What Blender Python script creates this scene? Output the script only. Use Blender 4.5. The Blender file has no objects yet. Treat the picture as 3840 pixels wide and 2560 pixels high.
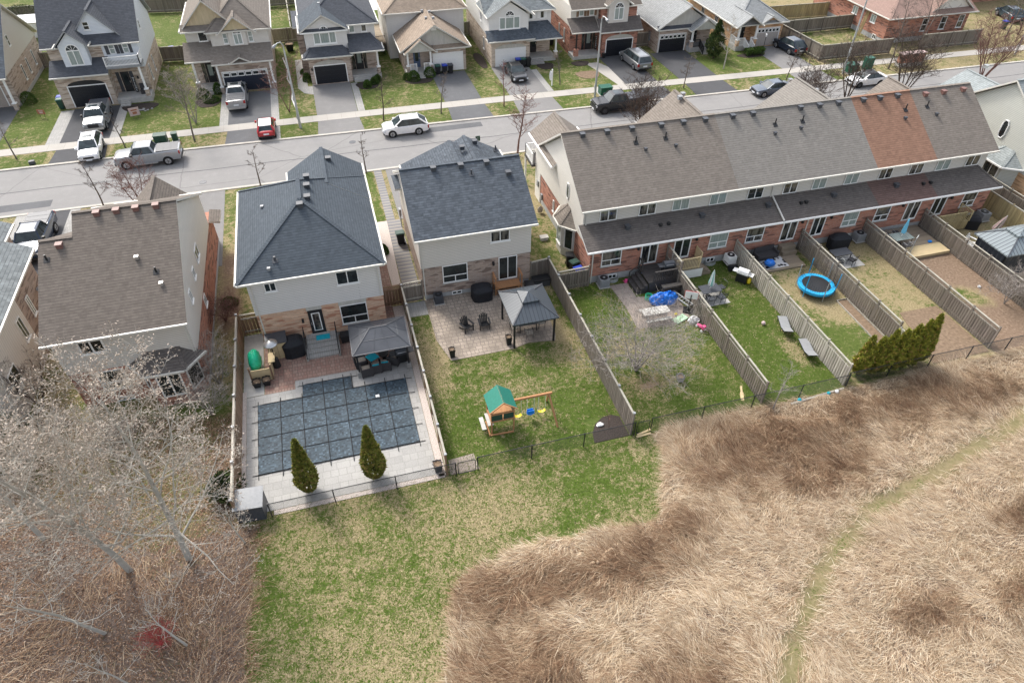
import bpy, bmesh, math, random
import numpy as np
from mathutils import Vector, Matrix
S = bpy.context.scene
COL = S.collection
rad = math.radians
random.seed(7)

# ------------------------------------------------------------------ camera
cam_d = bpy.data.cameras.new('camera'); cam = bpy.data.objects.new('camera', cam_d)
COL.objects.link(cam); S.camera = cam
cam_d.sensor_width = 36.0; cam_d.lens = 24.0
cam_d.clip_start = 0.5; cam_d.clip_end = 4000
cam.location = (0, 0, 31.5)
cam.matrix_world = Matrix.Translation((0, 0, 31.5)) @ Matrix.Rotation(rad(-15.9), 4, 'Z') @ Matrix.Rotation(rad(90 - 42.4), 4, 'X') @ Matrix.Rotation(rad(0.4), 4, 'Z')
S.render.resolution_x = 1024; S.render.resolution_y = 682
# ------------------------------------------------------------------ world, sun, exposure
SUN_EL, SUN_AZ = 47.0, (-0.40, 0.92)
w = bpy.data.worlds.new('World'); S.world = w; w.use_nodes = True
nt = w.node_tree; bg = nt.nodes['Background']
sky = nt.nodes.new('ShaderNodeTexSky'); sky.sky_type = 'NISHITA'; sky.sun_disc = False
sky.sun_elevation = rad(SUN_EL); sky.sun_rotation = math.atan2(SUN_AZ[0], SUN_AZ[1])
sky.air_density = 1.0; sky.dust_density = 4.0; sky.ozone_density = 1.0
hs = nt.nodes.new('ShaderNodeHueSaturation'); hs.inputs['Saturation'].default_value = 0.45; hs.inputs['Value'].default_value = 1.12; nt.links.new(sky.outputs[0], hs.inputs['Color']); nt.links.new(hs.outputs[0], bg.inputs[0]); bg.inputs[1].default_value = 0.15
sd = bpy.data.lights.new('sun', 'SUN'); sd.energy = 1.45; sd.angle = rad(10.0); sd.color = (1.0, 0.95, 0.88)
so = bpy.data.objects.new('sun', sd); COL.objects.link(so)
_h = Vector((SUN_AZ[0], SUN_AZ[1], 0)).normalized(); _d = _h * math.cos(rad(SUN_EL)) + Vector((0, 0, math.sin(rad(SUN_EL))))
so.rotation_euler = _d.to_track_quat('Z', 'Y').to_euler()
S.view_settings.view_transform = 'Standard'; S.view_settings.look = 'None'
S.view_settings.exposure = 1.05; S.view_settings.gamma = 1.0
S.render.engine = 'CYCLES'

# ------------------------------------------------------------------ materials
class Nd:
    def __init__(s, name, rough=0.8, spec=0.3, metal=0.0):
        s.m = bpy.data.materials.new(name); s.m.use_nodes = True
        s.t = s.m.node_tree; s.b = s.t.nodes['Principled BSDF']
        s.b.inputs['Roughness'].default_value = rough
        s.b.inputs['Specular IOR Level'].default_value = spec
        s.b.inputs['Metallic'].default_value = metal
        s.uv = s.n('ShaderNodeTexCoord').outputs['UV']
    def n(s, typ, **k):
        x = s.t.nodes.new(typ)
        for a, v in k.items(): setattr(x, a, v)
        return x
    def put(s, sock, v):
        if hasattr(v, 'is_linked') or hasattr(v, 'links'): s.t.links.new(v, sock)
        else:
            if isinstance(v, (tuple, list)) and len(v) == 3 and sock.type == 'RGBA': v = (*v, 1)
            sock.default_value = v
    def mapv(s, v, scale=(1, 1, 1), rot=0):
        x = s.n('ShaderNodeMapping'); s.put(x.inputs[0], v); x.inputs['Scale'].default_value = scale; x.inputs['Rotation'].default_value = (0, 0, rot)
        return x.outputs[0]
    def noise(s, scale, v=None, detail=4, rough=0.6, dist=0.0):
        x = s.n('ShaderNodeTexNoise'); s.put(x.inputs['Vector'], v if v is not None else s.uv)
        x.inputs['Scale'].default_value = scale; x.inputs['Detail'].default_value = detail
        x.inputs['Roughness'].default_value = rough; x.inputs['Distortion'].default_value = dist
        return x.outputs[0]
    def vor(s, scale, v=None, out=1):
        x = s.n('ShaderNodeTexVoronoi'); s.put(x.inputs['Vector'], v if v is not None else s.uv)
        x.inputs['Scale'].default_value = scale
        return x.outputs[out]
    def ramp(s, f, pts):
        x = s.n('ShaderNodeValToRGB'); s.put(x.inputs[0], f); e = x.color_ramp.elements
        while len(e) < len(pts): e.new(0.5)
        for i, (p, c) in enumerate(pts):
            e[i].position = p; e[i].color = (*c, 1) if isinstance(c, (tuple, list)) else (c, c, c, 1)
        return x.outputs[0]
    def mix(s, f, a, b, mode='MIX'):
        x = s.n('ShaderNodeMix', data_type='RGBA', blend_type=mode); s.put(x.inputs[0], f); s.put(x.inputs[6], a); s.put(x.inputs[7], b)
        return x.outputs[2]
    def math(s, op, a, b=0.0):
        x = s.n('ShaderNodeMath', operation=op); s.put(x.inputs[0], a); s.put(x.inputs[1], b); return x.outputs[0]
    def brick(s, c1, c2, mortar, w, h, ms=0.01, v=None, off=0.5, bias=0.0, sq=1.0, sqf=2):
        x = s.n('ShaderNodeTexBrick'); s.put(x.inputs['Vector'], v if v is not None else s.uv)
        s.put(x.inputs['Color1'], c1); s.put(x.inputs['Color2'], c2); s.put(x.inputs['Mortar'], mortar)
        x.inputs['Scale'].default_value = 1.0; x.inputs['Mortar Size'].default_value = ms; x.inputs['Bias'].default_value = bias
        x.inputs['Brick Width'].default_value = w; x.inputs['Row Height'].default_value = h; x.offset = off
        x.squash = sq; x.squash_frequency = sqf
        return x.outputs[0]
    def bump(s, h, dist=0.02, strength=0.6):
        x = s.n('ShaderNodeBump'); s.put(x.inputs['Height'], h); x.inputs['Distance'].default_value = dist; x.inputs['Strength'].default_value = strength
        s.t.links.new(x.outputs[0], s.b.inputs['Normal'])
    def out(s, c):
        s.put(s.b.inputs['Base Color'], c); return s.m

def plain(name, c, rough=0.6, spec=0.3, metal=0.0, var=0.12, sc=6.0, bump=0.0):
    k = Nd(name, rough, spec, metal)
    n = k.noise(sc, detail=5); n2 = k.noise(sc * 0.13, detail=2)
    lo = tuple(x * (1 - var) for x in c); hi = tuple(min(1, x * (1 + var)) for x in c)
    a = k.ramp(n, [(0.3, lo), (0.7, hi)])
    col = k.mix(k.math('MULTIPLY', n2, 0.25), a, tuple(x * 0.75 for x in c))
    if bump: k.bump(n, bump)
    return k.out(col)

def shingle(name, c, contrast=0.25, tabs=0.33, row=0.145):
    k = Nd(name, 0.92, 0.2)
    d = lambda f: tuple(x * f for x in c)
    row = row * 1.3
    b1 = k.brick(d(1 - contrast), d(1 + contrast * 1.3), d(1.0), tabs * 1.1, row, 0.0, sq=0.7, sqf=3)
    b2 = k.brick(d(1 - contrast), d(1 + contrast), d(1.0), tabs * 0.6, row, 0.0, off=0.35)
    c1 = k.mix(0.5, b1, b2)
    sp = k.n('ShaderNodeSeparateXYZ'); k.put(sp.inputs[0], k.uv)
    fr = k.math('FRACT', k.math('DIVIDE', sp.outputs[1], row))
    line = k.math('LESS_THAN', fr, 0.20)
    brk = k.ramp(k.noise(1.0, k.mapv(k.uv, (4.0, 7.0, 1)), 2), [(0.40, 0.25), (0.52, 0.80)])
    c1 = k.mix(k.math('MULTIPLY', line, brk), c1, d(0.30))
    streak = k.noise(0.9, k.mapv(k.uv, (1.6, 0.25, 1)), 5)
    c2 = k.mix(k.ramp(streak, [(0.35, 0.0), (0.75, 0.4)]), c1, d(0.74))
    g = k.noise(40, detail=2)
    c3 = k.mix(0.2, c2, k.ramp(g, [(0.3, d(0.6)), (0.7, d(1.5))]))
    k.bump(k.math('SUBTRACT', 1.0, line), 0.015, 0.4)
    return k.out(c3)

def brickm(name, a, b, mort, dark=None):
    k = Nd(name, 0.9, 0.2)
    b1 = k.brick(a, b, mort, 0.42, 0.075, 0.012, sq=0.6, sqf=3)
    n = k.vor(1.0, k.mapv(k.uv, (1.5, 8.5, 1)), 1)
    sep = k.n('ShaderNodeSeparateColor'); k.put(sep.inputs[0], n)
    m2 = tuple((x + y) * 0.5 for x, y in zip(a, b))
    dk = dark or tuple(x * 0.45 for x in a)
    c = k.mix(k.ramp(sep.outputs[0], [(0.72, 0.0), (0.76, 0.75)]), b1, dk)
    c = k.mix(k.ramp(sep.outputs[1], [(0.7, 0.0), (0.75, 0.4)]), c, tuple(min(1, x * 1.2) for x in b))
    c = k.mix(k.ramp(k.noise(0.7), [(0.4, 0.0), (0.8, 0.3)]), c, tuple(x * 0.7 for x in m2))
    k.bump(b1, 0.01, 0.4)
    return k.out(c)

def siding(name, c, h=0.13):
    k = Nd(name, 0.55, 0.35)
    b1 = k.brick(c, tuple(x * 0.96 for x in c), tuple(x * 0.62 for x in c), 60.0, h, 0.014)
    cc = k.mix(k.ramp(k.noise(1.1, k.mapv(k.uv, (2.0, 0.5, 1)), 6), [(0.35, 0.0), (0.8, 0.22)]), b1, tuple(x * 0.72 for x in c))
    k.bump(b1, 0.015, 0.6)
    return k.out(cc)

def boards(name, c, w=0.14, vert=True, var=0.35):
    k = Nd(name, 0.85, 0.2)
    sc = (1.0 / w, 0.35, 1) if vert else (0.35, 1.0 / w, 1)
    v = k.mapv(k.uv, sc)
    cell = k.vor(1.0, v, 1); sep = k.n('ShaderNodeSeparateColor'); k.put(sep.inputs[0], cell)
    grain = k.noise(6, k.mapv(k.uv, (6, 0.4, 1) if vert else (0.4, 6, 1)), 6)
    d = lambda f: tuple(x * f for x in c)
    a = k.ramp(sep.outputs[0], [(0.0, d(1 - var)), (1.0, d(1 + var))])
    c2 = k.mix(k.ramp(grain, [(0.35, 0.0), (0.7, 0.55)]), a, d(0.55))
    c3 = k.mix(k.ramp(k.noise(0.5, detail=3), [(0.4, 0.0), (0.75, 0.35)]), c2, (c[0] * 0.9, c[1] * 1.02, c[2] * 0.9))
    return k.out(c3)

def pavers(name, a, b, mort, w, h, rot=0.0, stain=0.3, ms=0.012, sq=0.6):
    k = Nd(name, 0.85, 0.25)
    v = k.mapv(k.uv, (1, 1, 1), rot)
    b1 = k.brick(a, b, mort, w, h, ms, v=v, sq=sq, sqf=2)
    n = k.noise(0.8, detail=6, rough=0.65)
    m = tuple((x + y) * 0.5 for x, y in zip(a, b))
    c = k.mix(k.ramp(n, [(0.44, 0.0), (0.66, stain)]), b1, tuple(x * 0.4 for x in m))
    c = k.mix(0.3, c, k.ramp(k.noise(14, detail=3), [(0.3, tuple(x * 0.6 for x in m)), (0.7, tuple(min(1, x * 1.25) for x in m))]))
    return k.out(c)

def asphalt(name, c, crack=True, cross=False, stain=0.4):
    k = Nd(name, 0.9, 0.25)
    n = k.noise(55, detail=3); L = k.noise(0.22, k.mapv(k.uv, (0.35, 1.6, 1) if not cross else (1.3, 0.4, 1)), 6)
    d = lambda f: tuple(x * f for x in c)
    a = k.ramp(n, [(0.3, d(0.82)), (0.7, d(1.18))])
    a = k.mix(k.ramp(L, [(0.35, 0.0), (0.7, stain)]), a, d(0.68))
    a = k.mix(k.ramp(k.noise(1.3, detail=6, rough=0.7), [(0.5, 0.0), (0.75, stain)]), a, d(1.35))
    if crack:
        x = k.n('ShaderNodeTexVoronoi', feature='DISTANCE_TO_EDGE'); x.inputs['Scale'].default_value = 0.075
        nn = k.n('ShaderNodeTexNoise'); k.put(nn.inputs['Vector'], k.uv); nn.inputs['Scale'].default_value = 0.8; nn.inputs['Detail'].default_value = 8
        vv = k.mix(0.12, k.uv, nn.outputs['Color'], 'LINEAR_LIGHT')
        k.put(x.inputs['Vector'], vv)
        a = k.mix(k.ramp(x.outputs[0], [(0.0, 0.45), (0.003, 0.0)]), a, d(0.3))
    k.bump(n, 0.005, 0.4)
    return k.out(a)

def paint(name, c, metal=0.0, rough=0.25, coat=0.6):
    k = Nd(name, rough, 0.5, metal)
    k.b.inputs['Coat Weight'].default_value = coat * (0.35 if sum(c) < .06 else 1.0); k.b.inputs['Coat Roughness'].default_value = 0.06
    n = k.noise(3.0, detail=5)
    return k.out(k.ramp(n, [(0.3, tuple(x * 0.9 for x in c)), (0.7, tuple(min(1, x * 1.06) for x in c))]))

M = {}
M['sh_brown'] = shingle('brown shingles', (0.144, 0.124, 0.107), 0.22)
M['sh_brown2'] = shingle('grey brown shingles', (0.214, 0.199, 0.179), 0.16)
M['sh_red'] = shingle('red brown shingles', (0.253, 0.146, 0.101), 0.22)
M['sh_tbrown'] = shingle('warm brown shingles', (0.196, 0.171, 0.147), 0.2)
M['sh_skirt'] = shingle('dark brown shingles', (0.119, 0.105, 0.096), 0.25)
M['sh_skred'] = shingle('dark red shingles', (0.135, 0.088, 0.076), 0.22)
M['sh_slate'] = shingle('slate blue shingles', (0.070, 0.084, 0.099), 0.20)
M['sh_slate2'] = shingle('grey blue shingles', (0.081, 0.094, 0.110), 0.42, 0.36, 0.15)
M['sh_grey'] = shingle('mid grey shingles', (0.176, 0.193, 0.198), 0.4, 0.36, 0.16)
M['sh_lgrey'] = shingle('light grey shingles', (0.27, 0.28, 0.28), 0.2)
M['sh_green'] = shingle('grey green shingles', (0.26, 0.285, 0.285), 0.25)
M['sh_tan'] = shingle('tan shingles', (0.28, 0.225, 0.175), 0.25)
M['sh_dark'] = shingle('charcoal shingles', (0.078, 0.084, 0.096), 0.25)
M['sh_pink'] = shingle('pinkish brown shingles', (0.27, 0.185, 0.155), 0.15)
M['br_red'] = brickm('red brick', (0.33, 0.115, 0.07), (0.45, 0.20, 0.135), (0.32, 0.25, 0.21), (0.09, 0.055, 0.05))
M['br_orange'] = brickm('salmon brick', (0.546, 0.325, 0.208), (0.676, 0.468, 0.325), (0.42, 0.33, 0.26), (0.36, 0.15, 0.09))
M['br_brown'] = brickm('brown brick', (0.273, 0.195, 0.150), (0.377, 0.286, 0.234), (0.40, 0.36, 0.32), (0.13, 0.09, 0.075))
M['br_buff'] = brickm('buff brick', (0.468, 0.377, 0.293), (0.585, 0.494, 0.403), (0.42, 0.38, 0.34), (0.27, 0.2, 0.15))
M['br_tan'] = brickm('tan brick', (0.390, 0.305, 0.247), (0.494, 0.403, 0.338), (0.42, 0.38, 0.34), (0.2, 0.15, 0.12))
M['br_gold'] = brickm('golden brick', (0.559, 0.332, 0.169), (0.676, 0.429, 0.247), (0.42, 0.33, 0.25), (0.33, 0.19, 0.1))
M['sd_beige'] = siding('warm grey siding', (0.64, 0.61, 0.56))
M['sd_grey'] = siding('light grey siding', (0.68, 0.665, 0.64))
M['sd_blue'] = siding('pale blue grey siding', (0.70, 0.74, 0.78))
M['sd_cream'] = siding('cream siding', (0.72, 0.69, 0.63))
M['sd_sage'] = siding('grey green siding', (0.55, 0.56, 0.51))
M['sd_white'] = siding('off white siding', (0.74, 0.73, 0.70))
M['sd_shake'] = boards('yellow shake siding', (0.55, 0.45, 0.30), 0.2, True, 0.1)
M['sd_vert'] = boards('vertical panel siding', (0.50, 0.48, 0.44), 0.2, True, 0.08)
M['white'] = plain('white trim', (0.80, 0.80, 0.78), 0.45, 0.4, var=0.05)
M['beige'] = plain('beige trim', (0.58, 0.56, 0.51), 0.5, 0.4, var=0.05)
M['conc'] = plain('grey concrete', (0.42, 0.41, 0.385), 0.9, 0.2, var=0.12, sc=3)
M['found'] = plain('foundation concrete', (0.38, 0.385, 0.38), 0.9, 0.2, var=0.12, sc=3)
M['black'] = plain('black coated metal', (0.018, 0.019, 0.021), 0.45, 0.4, var=0.2)
M['blackm'] = plain('matt black fabric', (0.017, 0.018, 0.022), 0.7, 0.3, var=0.3, bump=0.02)
M['dgrey'] = plain('dark grey metal', (0.06, 0.065, 0.075), 0.45, 0.4)
M['grey'] = plain('grey metal', (0.25, 0.26, 0.27), 0.45, 0.5)
M['galv'] = plain('galvanised metal', (0.42, 0.44, 0.44), 0.5, 0.5, 0.3)
M['steel'] = plain('brushed steel', (0.55, 0.55, 0.54), 0.3, 0.5, 0.8)
M['ventred'] = plain('red brown vent metal', (0.19, 0.10, 0.085), 0.5, 0.4)
M['rubber'] = plain('tyre rubber', (0.02, 0.02, 0.021), 0.85, 0.2)
M['wood'] = boards('weathered grey fence wood', (0.205, 0.175, 0.148))
M['wood2'] = boards('brown fence wood', (0.260, 0.169, 0.111))
M['woodl'] = boards('pale grey fence wood', (0.40, 0.365, 0.315))
M['woody'] = boards('light tan fence wood', (0.42, 0.34, 0.19))
M['woodn'] = boards('fresh pine boards', (0.60, 0.47, 0.28), 0.14, False, 0.12)
M['deckg'] = boards('grey brown deck boards', (0.27, 0.22, 0.165), 0.14, False, 0.15)
M['deckd'] = boards('dark stained deck boards', (0.075, 0.068, 0.065), 0.14, False, 0.15)
M['cedar'] = boards('cedar timber', (0.43, 0.22, 0.11), 0.14, True, 0.1)
M['cap'] = boards('pale fence cap rail', (0.36, 0.335, 0.285), 0.3, False, 0.12)
M['grwood'] = boards('bleached table boards', (0.52, 0.50, 0.47), 0.14, False, 0.1)
M['concp'] = pavers('concrete sidewalk', (0.40, 0.375, 0.34), (0.37, 0.35, 0.315), (0.28, 0.26, 0.23), 1.5, 40.0, 0, 0.12, 0.02, 1.0)
M['kerb'] = plain('concrete kerb', (0.44, 0.415, 0.37), 0.9, 0.2, var=0.15, sc=2)
M['road'] = asphalt('worn road asphalt', (0.235, 0.229, 0.222), True, False, 0.3)
M['drive'] = asphalt('driveway asphalt', (0.115, 0.117, 0.122), False, True, 0.5)
M['drived'] = asphalt('fresh driveway asphalt', (0.075, 0.076, 0.08), False, True, 0.4)
M['drivel'] = asphalt('faded driveway asphalt', (0.20, 0.195, 0.19), False, True, 0.35)
M['pv_pool'] = pavers('pale patio slabs', (0.39, 0.38, 0.36), (0.31, 0.305, 0.29), (0.27, 0.265, 0.25), 0.75, 0.48, 0, 0.22, 0.022)
M['pv_red'] = pavers('red patio pavers', (0.27, 0.15, 0.12), (0.34, 0.245, 0.20), (0.13, 0.10, 0.08), 0.30, 0.30, 0, 0.35, 0.018)
M['pv_c'] = pavers('beige patio pavers', (0.31, 0.26, 0.21), (0.41, 0.345, 0.285), (0.11, 0.09, 0.075), 0.46, 0.34, 0, 0.95, 0.022)
M['pv_slab'] = pavers('old concrete slabs', (0.30, 0.25, 0.215), (0.33, 0.28, 0.24), (0.16, 0.14, 0.11), 0.60, 0.60, 0, 0.3, 0.02, 1.0)
M['pv_grey'] = pavers('grey paving', (0.30, 0.295, 0.28), (0.36, 0.35, 0.33), (0.2, 0.2, 0.18), 0.24, 0.5, 0, 0.2)
M['pv_step'] = pavers('dark slabs in pale border', (0.20, 0.20, 0.205), (0.17, 0.17, 0.175), (0.36, 0.32, 0.27), 3.0, 0.45, 0, 0.15, 0.07, 1.0)
M['gravel'] = plain('pale gravel', (0.50, 0.44, 0.40), 0.95, 0.1, var=0.45, sc=16)
M['mulch'] = plain('dark mulch', (0.055, 0.045, 0.04), 0.95, 0.1, var=0.6, sc=14, bump=0.05)
M['soil'] = plain('bare soil', (0.20, 0.145, 0.10), 0.95, 0.1, var=0.35, sc=5, bump=0.05)
M['garbrown'] = plain('brown door', (0.35, 0.30, 0.26), 0.5)
M['doorblk'] = plain('black garage door', (0.014, 0.016, 0.021), 0.4, 0.35, var=0.15)
M['doornavy'] = plain('navy garage door', (0.020, 0.026, 0.042), 0.4, 0.35, var=0.15)
M['doorgry'] = plain('warm grey garage door', (0.40, 0.37, 0.34), 0.5)
M['doorblue'] = plain('slate blue door', (0.08, 0.12, 0.2), 0.5)
M['bluebin'] = plain('blue plastic lid', (0.015, 0.05, 0.42), 0.4, 0.4)
M['greenbin'] = plain('green plastic lid', (0.02, 0.10, 0.075), 0.45, 0.4)
M['green'] = plain('green painted metal', (0.012, 0.095, 0.06), 0.4, 0.4, var=0.2)
M['dkgreen'] = plain('dark green painted metal', (0.02, 0.06, 0.045), 0.5, 0.4, var=0.25)
M['tarp'] = plain('blue tarpaulin', (0.01, 0.16, 0.62), 0.35, 0.5, var=0.35, sc=3, bump=0.15)
M['tarpg'] = plain('green tarpaulin', (0.01, 0.45, 0.24), 0.3, 0.5, var=0.3, sc=4, bump=0.1)
M['canopy'] = plain('green canopy cloth', (0.02, 0.17, 0.125), 0.6, 0.3, var=0.1)
M['teal'] = plain('teal cushion', (0.01, 0.33, 0.42), 0.7)
M['skyblue'] = plain('light blue vinyl', (0.02, 0.36, 0.68), 0.45, 0.4, var=0.1)
M['pink'] = plain('pink plastic', (0.75, 0.10, 0.28), 0.4)
M['red'] = plain('red plastic', (0.5, 0.03, 0.04), 0.4)
M['yellow'] = plain('yellow plastic', (0.75, 0.58, 0.03), 0.4)
M['swblue'] = plain('blue plastic', (0.01, 0.2, 0.65), 0.4)
M['wicker'] = plain('dark wicker', (0.055, 0.052, 0.055), 0.8, var=0.3, sc=20)
M['cush'] = plain('taupe cushion', (0.37, 0.33, 0.28), 0.9)
M['stone'] = plain('grey stone', (0.30, 0.30, 0.29), 0.9, var=0.3)
M['clay'] = plain('terracotta', (0.35, 0.14, 0.08), 0.8)
M['balus'] = plain('pale pink stripes', (0.55, 0.42, 0.40), 0.8)
M['leafw'] = plain('white cloth', (0.75, 0.76, 0.76), 0.8)
M['bark'] = plain('grey bark', (0.15, 0.128, 0.112), 0.9, 0.1, var=0.25, sc=3)
M['barkb'] = plain('brown bark', (0.085, 0.066, 0.056), 0.9, 0.1, var=0.25, sc=3)
M['barkp'] = plain('pale bark', (0.40, 0.38, 0.335), 0.85, 0.15, var=0.25, sc=2)
M['barkr'] = plain('reddish twigs', (0.19, 0.11, 0.095), 0.9, 0.1, var=0.25, sc=3)
M['twig'] = plain('pale grey twigs', (0.28, 0.25, 0.225), 0.9, 0.1, var=0.2, sc=3)
M['redtwig'] = plain('crimson twigs', (0.30, 0.05, 0.05), 0.9, 0.1, var=0.3)
M['bud'] = plain('pinkish catkins', (0.41, 0.345, 0.285), 0.9, 0.1, var=0.3, sc=2)
k = Nd('window glass', 0.06, 0.6)
M['glass'] = k.out(k.ramp(k.noise(0.9, detail=3), [(0.35, (0.006, 0.010, 0.012)), (0.7, (0.035, 0.045, 0.045))]))
k = Nd('curtained glass', 0.12, 0.6)
M['glassp'] = k.out(k.ramp(k.noise(2.0, k.mapv(k.uv, (4, 0.3, 1)), 4), [(0.35, (0.20, 0.25, 0.235)), (0.7, (0.36, 0.40, 0.37))]))
k = Nd('half curtained glass', 0.08, 0.6)
M['glassc'] = k.out(k.ramp(k.noise(1.2, k.mapv(k.uv, (3, 0.6, 1)), 4), [(0.42, (0.012, 0.014, 0.016)), (0.62, (0.15, 0.14, 0.115))]))
k = Nd('car glass', 0.08, 0.5)
M['carglass'] = k.out(k.ramp(k.noise(1.5), [(0.3, (0.012, 0.018, 0.022)), (0.7, (0.05, 0.07, 0.075))]))
k = Nd('tinted gazebo panel', 0.35, 0.5)
M['gazpanel'] = k.out(k.ramp(k.noise(0.8), [(0.3, (0.055, 0.058, 0.066)), (0.7, (0.085, 0.09, 0.10))]))
k = Nd('standing seam metal roof', 0.4, 0.5)
M['gazmetal'] = k.out(k.brick((0.048, 0.060, 0.072), (0.055, 0.067, 0.08), (0.02, 0.024, 0.03), 0.26, 60.0, 0.022))
M['seam2'] = Nd('pale seam metal roof', 0.35, 0.5); _k = M['seam2']; M['seam2'] = _k.out(_k.brick((0.18, 0.21, 0.22), (0.20, 0.23, 0.24), (0.05, 0.06, 0.07), 0.30, 60.0, 0.03))
# pool cover: dark mesh cloth with pale dust
k = Nd('pool cover cloth', 0.55, 0.12)
_n = k.noise(0.33, detail=4, rough=0.5); _n2 = k.noise(1.5, k.mapv(k.uv, (0.8, 2.2, 1)), 5, 0.6, 1.6)
_c = k.ramp(_n, [(0.36, (0.028, 0.038, 0.047)), (0.54, (0.050, 0.072, 0.090)), (0.72, (0.095, 0.140, 0.180))])
k.bump(_n2, 0.035, 0.5)
M['poolcover'] = k.out(k.mix(k.ramp(_n2, [(0.35, 0.0), (0.75, 0.12)]), _c, (0.02, 0.027, 0.034)))
# rug
k = Nd('patterned rug', 0.9, 0.1)
_v = k.vor(3.2, k.mapv(k.uv, (1, 1, 1), 0.78), 0); 
M['rug'] = k.out(k.ramp(_v, [(0.42, (0.03, 0.03, 0.035)), (0.48, (0.55, 0.55, 0.55))]))
def foliage(name, a, b, c=None):
    k = Nd(name, 0.7, 0.2)
    oi = k.n('ShaderNodeAttribute'); oi.attribute_name = 'tone'
    pts = [(0.1, a), (0.75, b)] + ([(1.0, c)] if c else [])
    return k.out(k.ramp(oi.outputs['Fac'], pts))
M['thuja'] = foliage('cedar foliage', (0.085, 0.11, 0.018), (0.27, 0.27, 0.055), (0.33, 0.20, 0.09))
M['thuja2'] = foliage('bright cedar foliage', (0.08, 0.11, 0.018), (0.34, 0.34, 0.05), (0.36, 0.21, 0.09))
M['hedge'] = foliage('hedge foliage', (0.03, 0.065, 0.012), (0.085, 0.14, 0.03))
M['spruce'] = foliage('spruce foliage', (0.02, 0.045, 0.015), (0.07, 0.10, 0.03), (0.12, 0.13, 0.05))
M['sd_green'] = plain('pale green foam', (0.42, 0.62, 0.42), 0.8, var=0.3)
M['greenstripe'] = plain('mint stripe cloth', (0.40, 0.66, 0.60), 0.8)
M['ltblue'] = plain('light blue cloth', (0.22, 0.58, 0.75), 0.8, var=0.15)
M['straw'] = plain('pale straw', (0.62, 0.48, 0.33), 0.95, 0.1, var=0.3, sc=8, bump=0.05)

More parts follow.
